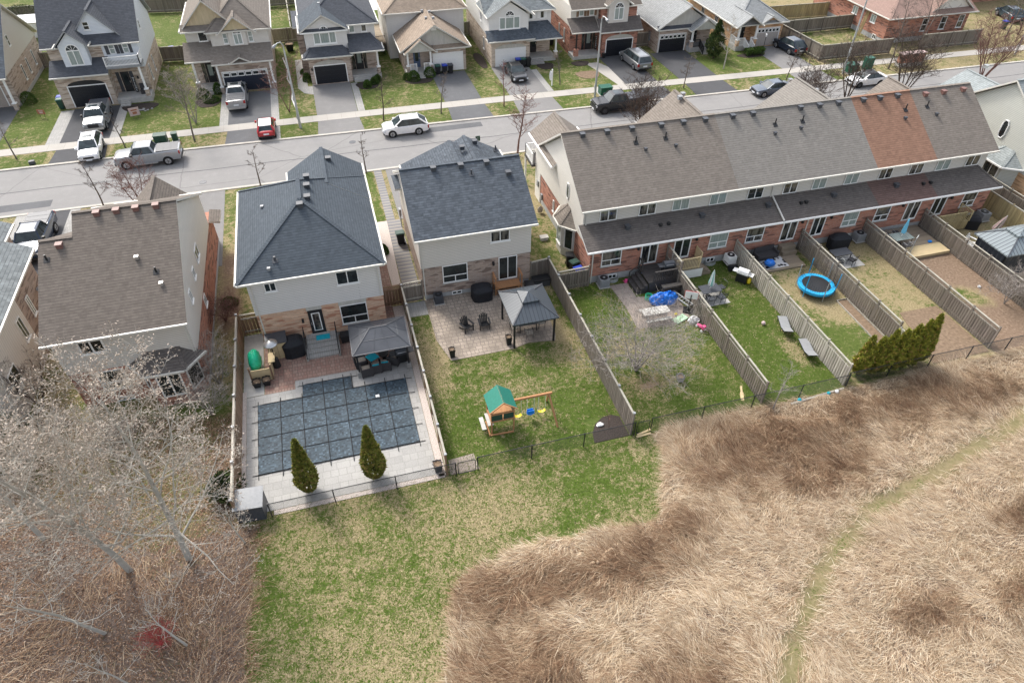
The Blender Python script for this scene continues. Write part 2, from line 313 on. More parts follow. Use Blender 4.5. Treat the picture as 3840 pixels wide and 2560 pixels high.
# ------------------------------------------------------------------ mesh builder
ORG = {}
def V3(p): return Vector(p)
class MB:
    def __init__(s): s.v = []; s.f = []; s.m = []
    def poly(s, pts, m=0):
        b = len(s.v); s.v += [tuple(p) for p in pts]; s.f.append(tuple(range(b, b + len(pts)))); s.m.append(m); return s
    def box(s, x0, y0, z0, x1, y1, z1, m=0):
        if x0 > x1: x0, x1 = x1, x0
        if y0 > y1: y0, y1 = y1, y0
        if z0 > z1: z0, z1 = z1, z0
        b = len(s.v)
        s.v += [(x0, y0, z0), (x1, y0, z0), (x1, y1, z0), (x0, y1, z0), (x0, y0, z1), (x1, y0, z1), (x1, y1, z1), (x0, y1, z1)]
        for f in ((0, 3, 2, 1), (4, 5, 6, 7), (0, 1, 5, 4), (1, 2, 6, 5), (2, 3, 7, 6), (3, 0, 4, 7)):
            s.f.append(tuple(b + i for i in f)); s.m.append(m)
        return s
    def cbox(s, cx, cy, z0, sx, sy, sz, m=0, rz=0.0, rx=0.0):
        b = len(s.v); s.box(-sx / 2, -sy / 2, 0, sx / 2, sy / 2, sz, m)
        R = Matrix.Rotation(rz, 3, 'Z') @ Matrix.Rotation(rx, 3, 'X')
        for i in range(b, len(s.v)):
            q = R @ Vector(s.v[i]); s.v[i] = (q.x + cx, q.y + cy, q.z + z0)
        return s
    def bar(s, p, q, wd, ht=None, m=0, up=(0, 0, 1)):
        ht = ht or wd; p, q = V3(p), V3(q); d = (q - p)
        if d.length < 1e-6: return s
        d.normalize(); u = V3(up)
        if abs(d.dot(u)) > 0.95: u = Vector((0, 1, 0))
        a = d.cross(u).normalized() * wd / 2; c = a.cross(d).normalized() * ht / 2
        b = len(s.v)
        for o in (p, q): s.v += [tuple(o - a - c), tuple(o + a - c), tuple(o + a + c), tuple(o - a + c)]
        for f in ((0, 1, 2, 3), (7, 6, 5, 4), (0, 4, 5, 1), (1, 5, 6, 2), (2, 6, 7, 3), (3, 7, 4, 0)):
            s.f.append(tuple(b + i for i in f)); s.m.append(m)
        return s
    def tube(s, pts, rs, n=6, m=0, cap=True):
        pts = [V3(p) for p in pts]
        if not isinstance(rs, (list, tuple)): rs = [rs] * len(pts)
        b = len(s.v); k = len(pts); ref = Vector((0.31, 0.17, 0.93))
        for i, p in enumerate(pts):
            d = (pts[min(i + 1, k - 1)] - pts[max(i - 1, 0)])
            d = d.normalized() if d.length > 1e-9 else Vector((0, 0, 1))
            a = d.cross(ref)
            if a.length < 0.05: a = d.cross(Vector((1, 0, 0)))
            a.normalize(); c = d.cross(a)
            for j in range(n):
                t = 2 * math.pi * j / n; s.v.append(tuple(p + (a * math.cos(t) + c * math.sin(t)) * rs[i]))
        for i in range(k - 1):
            for j in range(n):
                j2 = (j + 1) % n
                s.f.append((b + i * n + j, b + i * n + j2, b + (i + 1) * n + j2, b + (i + 1) * n + j)); s.m.append(m)
        if cap and n > 3:
            s.f.append(tuple(b + j for j in range(n))[::-1]); s.m.append(m)
            s.f.append(tuple(b + (k - 1) * n + j for j in range(n))); s.m.append(m)
        return s
    def cyl(s, x, y, z0, z1, r0, r1=None, n=12, m=0):
        return s.tube([(x, y, z0), (x, y, z1)], [r0, r1 if r1 is not None else r0], n, m)
    def ring(s, c, R, r, n=20, m=0, axis='z', sy=1.0):
        pts = []
        for i in range(n + 1):
            t = 2 * math.pi * i / n; a, b2 = R * math.cos(t), R * sy * math.sin(t)
            pts.append((c[0] + a, c[1] + b2, c[2]) if axis == 'z' else ((c[0] + a, c[1], c[2] + b2) if axis == 'y' else (c[0], c[1] + a, c[2] + b2)))
        return s.tube(pts, r, 5, m, False)
    def blob(s, c, rx, ry, rz, m=0, n=10, k=6, seed=0, amp=0.12, flat=True):
        rr = random.Random(seed); b = len(s.v)
        for i in range(k + 1):
            ph = math.pi * i / k
            for j in range(n):
                t = 2 * math.pi * j / n; q = 1 + rr.uniform(-amp, amp)
                z = math.cos(ph) * rz * q
                if flat: z = max(z, -0.99 * rz * 0.35)
                s.v.append((c[0] + math.sin(ph) * math.cos(t) * rx * q, c[1] + math.sin(ph) * math.sin(t) * ry * q, c[2] + z))
        for i in range(k):
            for j in range(n):
                j2 = (j + 1) % n; s.f.append((b + i * n + j, b + (i + 1) * n + j, b + (i + 1) * n + j2, b + i * n + j2)); s.m.append(m)
        return s
    def prism(s, pts, z0, z1, m=0, ms=None):
        ms = m if ms is None else ms; n = len(pts)
        ar = sum(pts[i][0] * pts[(i + 1) % n][1] - pts[(i + 1) % n][0] * pts[i][1] for i in range(n))
        if ar < 0: pts = pts[::-1]
        s.poly([(p[0], p[1], z1) for p in pts], m); s.poly([(p[0], p[1], z0) for p in pts[::-1]], ms)
        for i in range(n):
            a, c = pts[i], pts[(i + 1) % n]
            s.poly([(a[0], a[1], z0), (c[0], c[1], z0), (c[0], c[1], z1), (a[0], a[1], z1)], ms)
        return s
    def build(s, name, mats, parent=None, smooth=False, cut=None, org=None):
        me = bpy.data.meshes.new(name)
        off = Vector(org) if org is not None else (ORG.get(parent.name, Vector((0, 0, 0))) if parent else Vector((0, 0, 0)))
        co = np.array(s.v, dtype=np.float64).reshape(-1, 3)
        me.from_pydata((co - np.array(off)).tolist(), [], s.f)
        if not isinstance(mats, (list, tuple)): mats = [mats]
        for x in mats: me.materials.append(M[x] if isinstance(x, str) else x)
        me.polygons.foreach_set('material_index', s.m)
        if smooth: me.polygons.foreach_set('use_smooth', [True] * len(s.f))
        # planar uv in metres, u level, v up the slope
        uvl = me.uv_layers.new(name='UVMap'); uv = np.empty((len(me.loops), 2))
        nrm = np.empty(len(me.polygons) * 3); me.polygons.foreach_get('normal', nrm); nrm = nrm.reshape(-1, 3)
        lt = np.empty(len(me.polygons), dtype=np.int64); me.polygons.foreach_get('loop_total', lt)
        vi = np.empty(len(me.loops), dtype=np.int64); me.loops.foreach_get('vertex_index', vi)
        nl = np.repeat(nrm, lt, axis=0); p = co[vi]
        u = np.stack([-nl[:, 1], nl[:, 0], np.zeros(len(nl))], 1); L = np.linalg.norm(u, axis=1)
        flat = L < 0.02; u[flat] = (1, 0, 0); L[flat] = 1; u /= L[:, None]
        v = np.cross(nl, u)
        uv[:, 0] = (p * u).sum(1); uv[:, 1] = (p * v).sum(1)
        uvl.data.foreach_set('uv', uv.ravel())
        me.update()
        o = bpy.data.objects.new(name, me); COL.objects.link(o)
        if parent:
            o.parent = parent
        elif org is not None: o.location = org
        if cut: o.modifiers.new('edge', 'BEVEL').width = cut
        return o
    def xf(s, mat, b=0):
        for i in range(b, len(s.v)): s.v[i] = tuple(mat @ Vector(s.v[i]))
        return s

def tag(o, label=None, cat=None, group=None, kind=None):
    if label: o['label'] = label
    if cat: o['category'] = cat
    if group: o['group'] = group
    if kind: o['kind'] = kind
    return o
def thing(name, label, cat, loc=(0, 0, 0), rz=0.0, group=None, world=False):
    o = bpy.data.objects.new(name, None); COL.objects.link(o); o.empty_display_size = 0.3
    o.location = loc; o.rotation_euler = (0, 0, rz); tag(o, label, cat, group)
    if world: ORG[o.name] = Vector(loc)
    return o
def dup(root, loc, rz=None, label=None, group=None, scale=None):
    r = root.copy(); COL.objects.link(r); r.location = loc
    if rz is not None: r.rotation_euler = (0, 0, rz)
    if scale: r.scale = (scale,) * 3
    if label: r['label'] = label
    if group: r['group'] = group
    for ch in list(root.children):
        c = ch.copy(); COL.objects.link(c); c.parent = r
        for g in list(ch.children):
            d = g.copy(); COL.objects.link(d); d.parent = c
    return r
def solo(name, mb, mats, label, cat, loc, rz=0.0, group=None, smooth=False):
    o = mb.build(name, mats, None, smooth); o.location = loc; o.rotation_euler = (0, 0, rz); return tag(o, label, cat, group)
def struct(name, mb, mats, label):
    o = mb.build(name, mats); o['kind'] = 'structure'; o['label'] = label; return o

# ------------------------------------------------------------------ roofs / walls
def roof_polys(kind, x0, x1, y0, y1, ze, s, hips=''):
    """list of planar polygons (ccw seen from above). kind 'x' or 'y' = ridge direction; hips: letters n,s,e,w that are hipped"""
    P = []
    if kind == 'x':
        h = (y1 - y0) / 2; yc = (y0 + y1) / 2; zr = ze + h * s
        a = x0 + (h if 'w' in hips else 0); b = x1 - (h if 'e' in hips else 0)
        P.append([(x0, y0, ze), (x1, y0, ze), (b, yc, zr), (a, yc, zr)])
        P.append([(x1, y1, ze), (x0, y1, ze), (a, yc, zr), (b, yc, zr)])
        if 'w' in hips: P.append([(x0, y1, ze), (x0, y0, ze), (a, yc, zr)])
        if 'e' in hips: P.append([(x1, y0, ze), (x1, y1, ze), (b, yc, zr)])
    else:
        h = (x1 - x0) / 2; xc = (x0 + x1) / 2; zr = ze + h * s
        a = y0 + (h if 's' in hips else 0); b = y1 - (h if 'n' in hips else 0)
        P.append([(x0, y1, ze), (x0, y0, ze), (xc, a, zr), (xc, b, zr)])
        P.append([(x1, y0, ze), (x1, y1, ze), (xc, b, zr), (xc, a, zr)])
        if 's' in hips: P.append([(x0, y0, ze), (x1, y0, ze), (xc, a, zr)])
        if 'n' in hips: P.append([(x1, y1, ze), (x0, y1, ze), (xc, b, zr)])
    return [[p for i, p in enumerate(q) if p != q[i - 1]] for q in P]
def roof_mb(polys, th=0.16):
    mb = MB()
    for q in polys:
        mb.poly(q, 0); mb.poly([(p[0], p[1], p[2] - th) for p in q[::-1]], 1)
        for i in range(len(q)):
            a, b = q[i], q[(i + 1) % len(q)]
            mb.poly([(a[0], a[1], a[2] - th), (b[0], b[1], b[2] - th), b, a], 1)
    return mb
def roof(parent, polys, mat, trim='beige', th=0.16, name='roof', gutter=True, label=None):
    r = roof_mb(polys, th).build(name, [mat, trim], parent)
    if label: r['label'] = label
    edges = []
    for q in polys:
        for i in range(len(q)):
            edges.append((q[i], q[(i + 1) % len(q)]))
    capl = []; gl_ = []
    def key(a, b): return tuple(sorted([tuple(round(c, 2) for c in a), tuple(round(c, 2) for c in b)]))
    cnt = {}
    for a, b in edges: cnt[key(a, b)] = cnt.get(key(a, b), 0) + 1
    done = set()
    for a, b in edges:
        kk = key(a, b); lo = min(p[2] for q in polys for p in q)
        if cnt[kk] > 1:
            if kk not in done:
                done.add(kk); capl.append(MB()); capl[-1].bar((a[0], a[1], a[2] + 0.004), (b[0], b[1], b[2] + 0.004), 0.26, 0.03)
        elif abs(a[2] - b[2]) < 0.02:
            d = Vector((b[0] - a[0], b[1] - a[1], 0))
            if d.length < 0.3: continue
            if not any(abs(a[2] - min(p[2] for p in q)) < 0.02 and a in q and b in q for q in polys): continue
            n = Vector((d.y, -d.x, 0)).normalized()
            o = n * 0.06
            gl_.append(MB().bar((a[0] + o.x, a[1] + o.y, a[2] - 0.06), (b[0] + o.x, b[1] + o.y, b[2] - 0.06), 0.115, 0.12))
    [c_.build('ridge_cap', mat, r, org=ORG.get(parent.name, (0, 0, 0))) for c_ in capl]
    if gutter: [g_.build('gutter', 'white' if trim == 'white' else 'gutterw', parent) for g_ in gl_]
    return r
M['gutterw'] = plain('cream gutter', (0.60, 0.585, 0.53), 0.4, 0.4, var=0.05)

def fmap(face, pos):
    """wall face -> (a along wall, z, d outward) to world"""
    if face == 'S': return lambda a, z, d: (a, pos - d, z)
    if face == 'N': return lambda a, z, d: (-a if False else a, pos + d, z)
    if face == 'E': return lambda a, z, d: (pos + d, a, z)
    return lambda a, z, d: (pos - d, a, z)
def fbox(mb, fm, a0, a1, z0, z1, d0, d1, m=0):
    p, q = fm(a0, z0, d0), fm(a1, z1, d1); mb.box(p[0], p[1], p[2], q[0], q[1], q[2], m)
def window(parent, face, pos, a0, a1, z0, z1, style='slider', glass='glass', frame='white', sill=True, name='window', fw=0.062):
    fm = fmap(face, pos); f = MB()
    fbox(f, fm, a0, a0 + fw, z0, z1, 0.0, 0.05); fbox(f, fm, a1 - fw, a1, z0, z1, 0.0, 0.05)
    fbox(f, fm, a0 + fw, a1 - fw, z0, z0 + fw, 0.0, 0.048); fbox(f, fm, a0 + fw, a1 - fw, z1 - fw, z1, 0.0, 0.048)
    am = (a0 + a1) / 2
    if style in ('slider', 'patio'): fbox(f, fm, am - fw / 2, am + fw / 2, z0 + fw, z1 - fw, 0.0, 0.045)
    if style == 'patio': fbox(f, fm, am + fw * 0.5, a1 - fw, z0 + fw, z0 + fw * 1.8, 0.0, 0.04)
    if style == 'picture':
        zt = z0 + (z1 - z0) * 0.38
        fbox(f, fm, a0 + fw, a1 - fw, zt - fw / 2, zt + fw / 2, 0.0, 0.045); fbox(f, fm, am - fw / 2, am + fw / 2, z0 + fw, zt - fw / 2, 0.0, 0.043)
    if style == 'triple':
        for t in (0.3, 0.7): fbox(f, fm, a0 + (a1 - a0) * t - fw / 2, a0 + (a1 - a0) * t + fw / 2, z0 + fw, z1 - fw, 0.0, 0.045)
    if style == 'hung': fbox(f, fm, a0 + fw, a1 - fw, (z0 + z1) / 2 - fw / 2, (z0 + z1) / 2 + fw / 2, 0.0, 0.045)
    ob = f.build(name, frame, parent); g = ORG.get(parent.name, (0, 0, 0))
    p = MB(); fbox(p, fm, a0 + fw * 0.9, a1 - fw * 0.9, z0 + fw * 0.9, z1 - fw * 0.9, 0.0, 0.018)
    p.build('pane', glass, ob, org=g)
    if sill:
        sl = MB(); fbox(sl, fm, a0 - 0.06, a1 + 0.06, z0 - 0.08, z0, 0.0, 0.09); sl.build('sill', 'conc' if style == 'picture' else frame, ob, org=g)
    return ob
def arch_window(parent, face, pos, a0, a1, z0, zs, frame='white', glass='glassp'):
    """rectangular window with a half round top; zs = spring height"""
    fm = fmap(face, pos); f = MB(); fw = 0.1; r = (a1 - a0) / 2; am = (a0 + a1) / 2
    fbox(f, fm, a0, a0 + fw, z0, zs, 0, 0.06); fbox(f, fm, a1 - fw, a1, z0, zs, 0, 0.06)
    fbox(f, fm, a0 + fw, a1 - fw, z0, z0 + fw, 0, 0.055); fbox(f, fm, a0 + fw, a1 - fw, zs - fw / 2, zs + fw / 2, 0, 0.055); fbox(f, fm, am - 0.04, am + 0.04, z0 + fw, zs, 0, 0.05)
    n = 12
    for i in range(n):
        t0, t1 = math.pi * i / n, math.pi * (i + 1) / n
        o = [(math.cos(t) * R_) for t in (t0, t1) for R_ in (r, r - fw)]
        zz = [(math.sin(t) * R_) for t in (t0, t1) for R_ in (r, r - fw)]
        A = [fm(am + o[j], zs + zz[j], 0.06) for j in (0, 2, 3, 1)]; f.poly(A if face in ('W', 'N') else A[::-1])
        B = [fm(am + o[j], zs + zz[j], 0.0) for j in (0, 2)]
        f.poly([A[0], A[1], B[1], B[0]])
    for t in (math.pi / 4, math.pi / 2, 3 * math.pi / 4):
        f.bar(fm(am, zs, 0.03), fm(am + math.cos(t) * r * 0.95, zs + math.sin(t) * r * 0.95, 0.03), 0.035)
    ob = f.build('window', frame, parent); g = ORG.get(parent.name, (0, 0, 0))
    p = MB(); fbox(p, fm, a0 + fw * 0.9, a1 - fw * 0.9, z0 + fw * 0.9, zs, 0, 0.02)
    pts = [fm(am + math.cos(math.pi * i / n) * (r - 0.05), zs + math.sin(math.pi * i / n) * (r - 0.05), 0.02) for i in range(n + 1)]
    p.poly(pts if face in ('W', 'N') else pts[::-1], 1); p.build('pane', [glass, 'glass'], ob, org=g)
    return ob
def garage(parent, face, pos, a0, a1, z0, z1, mat, lights=False, arch=None, lab=None):
    fm = fmap(face, pos); d = MB(); n = 4; h = (z1 - z0) / n
    fbox(d, fm, a0, a1, z0, z1, 0.0, 0.02)
    for i in range(n):
        c = 6; w_ = (a1 - a0) / c
        for j in range(c):
            if lights and i == n - 1: continue
            fbox(d, fm, a0 + j * w_ + 0.05, a0 + (j + 1) * w_ - 0.05, z0 + i * h + 0.06, z0 + (i + 1) * h - 0.05, 0.02, 0.035)
    ob = d.build('garage_door', mat, parent)
    if lab: ob['label'] = lab
    g = ORG.get(parent.name, (0, 0, 0))
    f = MB(); fbox(f, fm, a0 - 0.1, a0, z0, z1 + 0.1, 0, 0.07); fbox(f, fm, a1, a1 + 0.1, z0, z1 + 0.1, 0, 0.07); fbox(f, fm, a0, a1, z1, z1 + 0.1, 0, 0.068)
    f.build('frame', 'white', ob, org=g)
    if lights:
        L = MB(); LG = MB(); c = 6; w_ = (a1 - a0) / c
        for j in range(c):
            fbox(L, fm, a0 + j * w_ + 0.03, a0 + (j + 1) * w_ - 0.03, z1 - h + 0.03, z1 - 0.03, 0.02, 0.04); LG = MB(); fbox(LG, fm, a0 + j * w_ + 0.11, a0 + (j + 1) * w_ - 0.11, z1 - h + 0.12, z1 - 0.12, 0.04, 0.05); LG.build('pane', 'glass', ob, org=g)
        L.build('window_row', 'white', ob, org=g)
    if arch:
        A = MB(); n2 = 10; am = (a0 + a1) / 2; hw = (a1 - a0) / 2
        top = [fm(am + hw * math.cos(math.pi * i / n2), z1 + 0.1 + 0.48 * math.sin(math.pi * i / n2), 0.025) for i in range(n2 + 1)]
        A.poly(top if face in ('N', 'W') else top[::-1]); A.build('arch_panel', arch, ob, org=g)
        K = MB(); fbox(K, fm, am - 0.1, am + 0.1, z1 + 0.62, z1 + 0.92, 0, 0.06); K.build('keystone', 'conc', ob, org=g)
    return ob
def door(parent, face, pos, a0, a1, z0, z1, mat='black', side=False):
    fm = fmap(face, pos); d = MB(); fbox(d, fm, a0, a1, z0, z1, 0, 0.05); ob = d.build('front_door', mat, parent); g = ORG.get(parent.name, (0, 0, 0))
    p = MB(); w_ = a1 - a0; fbox(p, fm, a0 + w_ * 0.25, a1 - w_ * 0.25, z0 + (z1 - z0) * 0.35, z1 - 0.2, 0.05, 0.06); p.build('pane', 'glassp' if side else 'glass', ob, org=g)
    hd = MB(); fbox(hd, fm, a1 - 0.14, a1 - 0.08, z0 + 0.95, z0 + 1.15, 0.05, 0.11); hd.build('handle', 'steel', ob, org=g)
    if side:
        for s_ in (-1, 1):
            e = a0 - 0.42 if s_ < 0 else a1 + 0.06
            L = MB(); fbox(L, fm, e, e + 0.36, z0, z1, 0, 0.03); L.build('side_light', 'glassc', ob, org=g)
    return ob
def wall(parent, mat, boxes, gables=(), name='wall'):
    mb = MB()
    for b in boxes: mb.box(*b)
    for g in gables:     # ('S'|'N'|'E'|'W', pos, a0, a1, am, ze, zr, thick)
        face, pos, a0, a1, am, ze, zr, th = g; fm = fmap(face, pos)
        A = [fm(a0, ze, 0), fm(a1, ze, 0), fm(am, zr, 0)]; B = [fm(a0, ze, -th), fm(a1, ze, -th), fm(am, zr, -th)]
        mb.poly(A); mb.poly(B[::-1])
        for i in range(3):
            j = (i + 1) % 3; mb.poly([A[i], B[i], B[j], A[j]])
    return mb.build(name, mat, parent)
def vents(parent, pts, mat='dgrey', s=0.32, name='roof_vent', slope=0.5):
    for (x, y, z) in pts:
        v = MB(); v.cbox(x, y, z - 0.06, s, s, 0.06 + s * 0.75, 0, 0, 0); v.cbox(x, y - 0.03, z + s * 0.62, s * 1.15, s * 1.2, 0.05); v.build(name, mat, parent)
def pipes(parent, pts, mat='black', h=0.5, r=0.05):
    for (x, y, z) in pts:
        v = MB(); v.cyl(x, y, z - 0.1, z + h, r, r, 8); v.cbox(x, y, z - 0.05, 0.34, 0.34, 0.07, 0, 0, 0.5); v.build('vent_pipe', mat, parent, smooth=False)
def spout(parent, x, y, z1, z0=0.0, dy=-0.06):
    v = MB(); v.box(x - 0.04, y - 0.07, z0, x + 0.04, y - 0.005, z1); v.build('downspout', 'beige', parent)
def steps(parent, face, pos, a0, a1, z1, n, run=0.28, mat='conc', name='steps'):
    fm = fmap(face, pos); s_ = MB(); h = z1 / n
    for i in range(n): fbox(s_, fm, a0, a1, 0.0 if i == n - 1 else z1 - (i + 2) * h + 0.0, z1 - (i + 1) * h + h * 0.0 if False else z1 - i * h, i * run, (i + 1) * run)
    return s_.build(name, mat, parent)
def railing(parent, p, q, h=0.95, mat='white', gap=0.13, name='railing'):
    r = MB(); p, q = V3(p), V3(q); L = (q - p).length; n = max(2, int(L / gap)); up = Vector((0, 0, 1))
    r.bar(p + up * h, q + up * h, 0.07, 0.06); r.bar(p + up * 0.1, q + up * 0.1, 0.05, 0.05)
    for i in range(n + 1):
        t = p.lerp(q, i / n); wd = 0.09 if i in (0, n) else 0.04; r.bar(t, t + up * (h + (0.05 if i in (0, n) else 0)), wd, wd)
    return r.build(name, mat, parent)
def column(parent, x, y, z0, z1, mat='white', base='br_tan'):
    c = MB(); c.cbox(x, y, z0 + 0.75, 0.2, 0.2, z1 - z0 - 0.75); c.cbox(x, y, z0 + 0.7, 0.46, 0.46, 0.09); o = c.build('porch_column', mat, parent)
    b = MB(); b.cbox(x, y, z0, 0.38, 0.38, 0.7); b.build('pier', base, o, org=ORG.get(parent.name, (0, 0, 0)))
def lantern(parent, face, pos, a, z):
    fm = fmap(face, pos); l = MB(); fbox(l, fm, a - 0.07, a + 0.07, z, z + 0.28, 0.04, 0.18); fbox(l, fm, a - 0.04, a + 0.04, z + 0.08, z + 0.2, 0, 0.05); l.build('wall_lantern', 'black', parent)

# ------------------------------------------------------------------ ground
rng = np.random.default_rng(3)
def inpoly(px, py, poly):
    r = np.zeros(px.shape, bool); n = len(poly)
    for i in range(n):
        x0, y0 = poly[i]; x1, y1 = poly[(i + 1) % n]
        c = ((y0 > py) != (y1 > py)); 
        with np.errstate(divide='ignore', invalid='ignore'): xi = (x1 - x0) * (py - y0) / (y1 - y0 + 1e-12) + x0
        r ^= c & (px < xi)
    return r
def lowfreq(x, y, s, seed):
    g = np.random.default_rng(seed); o = np.zeros(x.shape)
    for i in range(6):
        a = g.uniform(0, 6.28); f = s * g.uniform(0.6, 1.8); p = g.uniform(0, 6.28)
        o += np.sin((x * math.cos(a) + y * math.sin(a)) * f + p + 1.5 * np.sin((x * math.sin(a) - y * math.cos(a)) * f * 0.7 + p))
    return o / 6
def soft(x, y, poly, sig=0.22, n=10):
    g = np.random.default_rng(11); m = np.zeros(x.shape)
    wx = 0.35 * lowfreq(x, y, 3.0, 5) * (sig / 0.22); wy = 0.35 * lowfreq(x, y, 3.0, 6) * (sig / 0.22)
    for i in range(n): m += inpoly(x + wx + g.normal(0, sig), y + wy + g.normal(0, sig), poly)
    return m / n
MEADOW = [(15.9, 23.25), (15.6, 21.2), (14.6, 19.6), (14.0, 18.0), (12.6, 17.4), (8.7, 17.7), (6.4, 17.9), (4.0, 17.5), (2.4, 16.5), (1.5, 14.6), (1.0, 12.3), (0.4, 9), (-0.6, 0), (200, -6), (200, 45), (57, 23.2), (42, 23.3)]
LITTER = [(-7.1, 23.0), (-7.3, 20.4), (-7.4, 18), (-7.8, 14.7), (-8.2, 10), (-9, 0), (-80, 0), (-80, 36), (-19, 33.5), (-8.3, 31), (-8.25, 23.3)]
PATHC = [(60, 24.6), (37.3, 17.9), (29.6, 16.2), (24.7, 15.1), (20.6, 13.1), (17.9, 11.0), (15.2, 8.4), (13, 4)]
# (x0, x1, y0, y1, green, brown)
LAWNS = [(-8.2, 16, 4, 23.3, .60, .0), (2.95, 14.0, 23.3, 39, .84, .0), (14.05, 22.9, 23.3, 37.9, .86, 0), (22.9, 28.8, 23.3, 37.9, .95, 0), (28.8, 34.6, 23.3, 37.9, .76, 0.05),
         (34.6, 40.5, 23.3, 37.9, .46, 0), (40.5, 46.2, 23.3, 37.9, .10, .75), (46.2, 53.7, 23.3, 38, .30, .15), (53.7, 70, 20, 50, .3, .3), (12.9, 16.7, 37.7, 60, .60, .05),
         (-10.5, -7, 38, 60, .7, .15), (1.9, 3.2, 44, 60, .95, 0), (-60, -26.8, 60, 71.4, .92, 0), (-60, -26.8, 72.9, 90, .86, 0.0), (-21, -10.9, 67.7, 90, .84, .02), (-5, 30, 67, 90, .82, .02),
         (30, 60, 66, 90, .84, .02), (60, 120, 60, 73.5, .52, .05), (60, 72, 73.5, 84, .66, .1), (-60, 60, 90, 140, .88, 0), (60, 130, 84, 140, .5, .1), (76, 120, 72.8, 84, .5, .1)]
BLOBS = [  # (x, y, rx, ry, dgreen, brown)
    (16.8, 26.9, 2.0, 1.1, -.4, .55), (8, 29, 3.2, 1.0, -.35, 0), (12.9, 33, .9, 3.5, -.8, 0), (3.9, 33, .9, 3.2, -.8, 0), (9.3, 31.3, 3, .8, -.35, .1), (33, 32.5, 1.8, 2.2, -.5, .15), (32.8, 29.5, 1.4, 1.5, -.35, .1),
    (31.2, 27.5, 1.8, 2.5, .35, 0), (27.6, 27.3, .5, 1.6, -.7, 0), (43, 29.5, 1.6, .9, .75, -.6), (44, 28.3, 1.0, .8, .6, -.5), (11.5, 20.5, 4, 2.2, .28, 0), (-4, 21.5, 4, 1.5, .05, 0), (7, 20.0, 2.0, .9, -.25, 0), (4.5, 20, 1.8, 1.6, -.2, 0), (-3, 20.5, 3.5, 2.0, -.05, 0),
    (-1, 12.8, 4.0, 2.4, -.32, 0), (-4.5, 16, 2.5, 2.2, -.1, .05), (-7.0, 17, .7, 4.0, .25, .05), (0.2, 10, 1.2, 6, .2, 0), (24.2, 36.4, 1.5, 1, .2, 0), (26.6, 34, 1.4, .8, -.2, .25), (37.6, 36.5, 2.2, 1.0, -.1, .4),
    (50, 36, 2, 1.2, .1, .1), (38.5, 29.2, .5, .4, -.3, .4), (16.5, 30.5, 1.3, 1.0, -.3, .05), (15.5, 35, 1.2, 2.0, .1, 0), (9, 26.3, 1.6, 1, -.2, .1), (5.3, 28, 1.4, 2.5, .15, 0), (24.5, 20.2, 3.5, .8, .2, -.1), (19.5, 22.8, 3, .5, .4, 0),
    (45, 21, 7, 2.0, .4, 0), (55, 20, 6, 2, .4, 0), (-20, 29, 4, 4, .2, 0), (-12, 27, 3, 3.2, .35, -.3), (-10.5, 31.5, 2, 2.5, .5, -.4), (14.5, 43, 1.2, 4, .1, .15), (13.9, 55, 1.0, 4, .3, 0), (-9.3, 42, .8, 3, -.4, .7), (-9.3, 47.5, 1, 2, -.3, .5)]
def zones(x, y):
    gr = np.full(x.shape, 0.55); br = np.zeros(x.shape); wx = 0.25 * lowfreq(x, y, 3.0, 21); wy = 0.25 * lowfreq(x, y, 3.0, 22)
    for x0, x1, y0, y1, g, b in LAWNS:
        hard = y0 >= 23.3 and y1 <= 38.5
        m = ((x + (0 if hard else wx)) >= x0) & ((x + (0 if hard else wx)) < x1) & ((y + (0 if hard else wy)) >= y0) & ((y + (0 if hard else wy)) < y1)
        gr[m] = g; br[m] = b
    for bx, by, rx, ry, dg, db in BLOBS:
        d = ((x + wx - bx) / rx) ** 2 + ((y + wy - by) / ry) ** 2; f = np.exp(-d)
        gr += dg * f; br += db * f
    gr += 0.22 * lowfreq(x, y, 0.55, 31) + 0.20 * lowfreq(x, y, 1.9, 32)
    me = soft(x, y, MEADOW, 0.2); li = soft(x, y, LITTER, 0.35)
    pd = np.full(x.shape, 99.0)
    for i in range(len(PATHC) - 1):
        a = np.array(PATHC[i]); b = np.array(PATHC[i + 1]); d = b - a; t = np.clip(((x - a[0]) * d[0] + (y - a[1]) * d[1]) / (d @ d), 0, 1)
        pd = np.minimum(pd, np.hypot(x - a[0] - t * d[0], y - a[1] - t * d[1]))
    path = np.exp(-(pd / 0.68) ** 2) * (0.75 + 0.25 * lowfreq(x, y, 1.1, 41))
    gl = np.where(li > .5, 0.30 + 0.25 * lowfreq(x, y, .8, 55) , gr)
    gl = np.where((li > .5) & (y > 23), 0.30 + 0.6 * np.clip(lowfreq(x, y, .5, 56) + .2, 0, 1), gl)
    for bx, by, rx, ry, dg, db in BLOBS: gl += np.where(li > .5, dg * np.exp(-((x - bx) / rx) ** 2 - ((y - by) / ry) ** 2), 0)
    return np.clip(gl, 0, 1), np.clip(me * (1 - path * 0.8), 0, 1), np.clip(np.maximum(br, 0) * (1 - li) * (1 - me), 0, 1), li, path * me
def height(x, y, me, li):
    h = me * (0.16 * lowfreq(x, y, 1.1, 71) + 0.10 * lowfreq(x, y, 2.7, 72) + 0.10) + li * (y < 23) * (0.08 * lowfreq(x, y, 1.5, 73))
    return np.where(y < 23.2, h, 0.0)
gx = np.concatenate([np.array([-1500, -400, -150, -90]), np.arange(-60, 110.01, 0.36), np.array([150, 400, 1500])])
gy = np.concatenate([np.array([-1500, -400, -100, -30, -8]), np.arange(0, 126, 0.36), np.array([160, 400, 1500])])
GX, GY = np.meshgrid(gx, gy); sh = GX.shape; X_, Y_ = GX.ravel(), GY.ravel()
zg, zm, zb, zl, zp = zones(X_, Y_)
Z_ = height(X_, Y_, zm, zl)
me = bpy.data.meshes.new('ground'); nV = X_.size; nx_, ny_ = sh[1], sh[0]
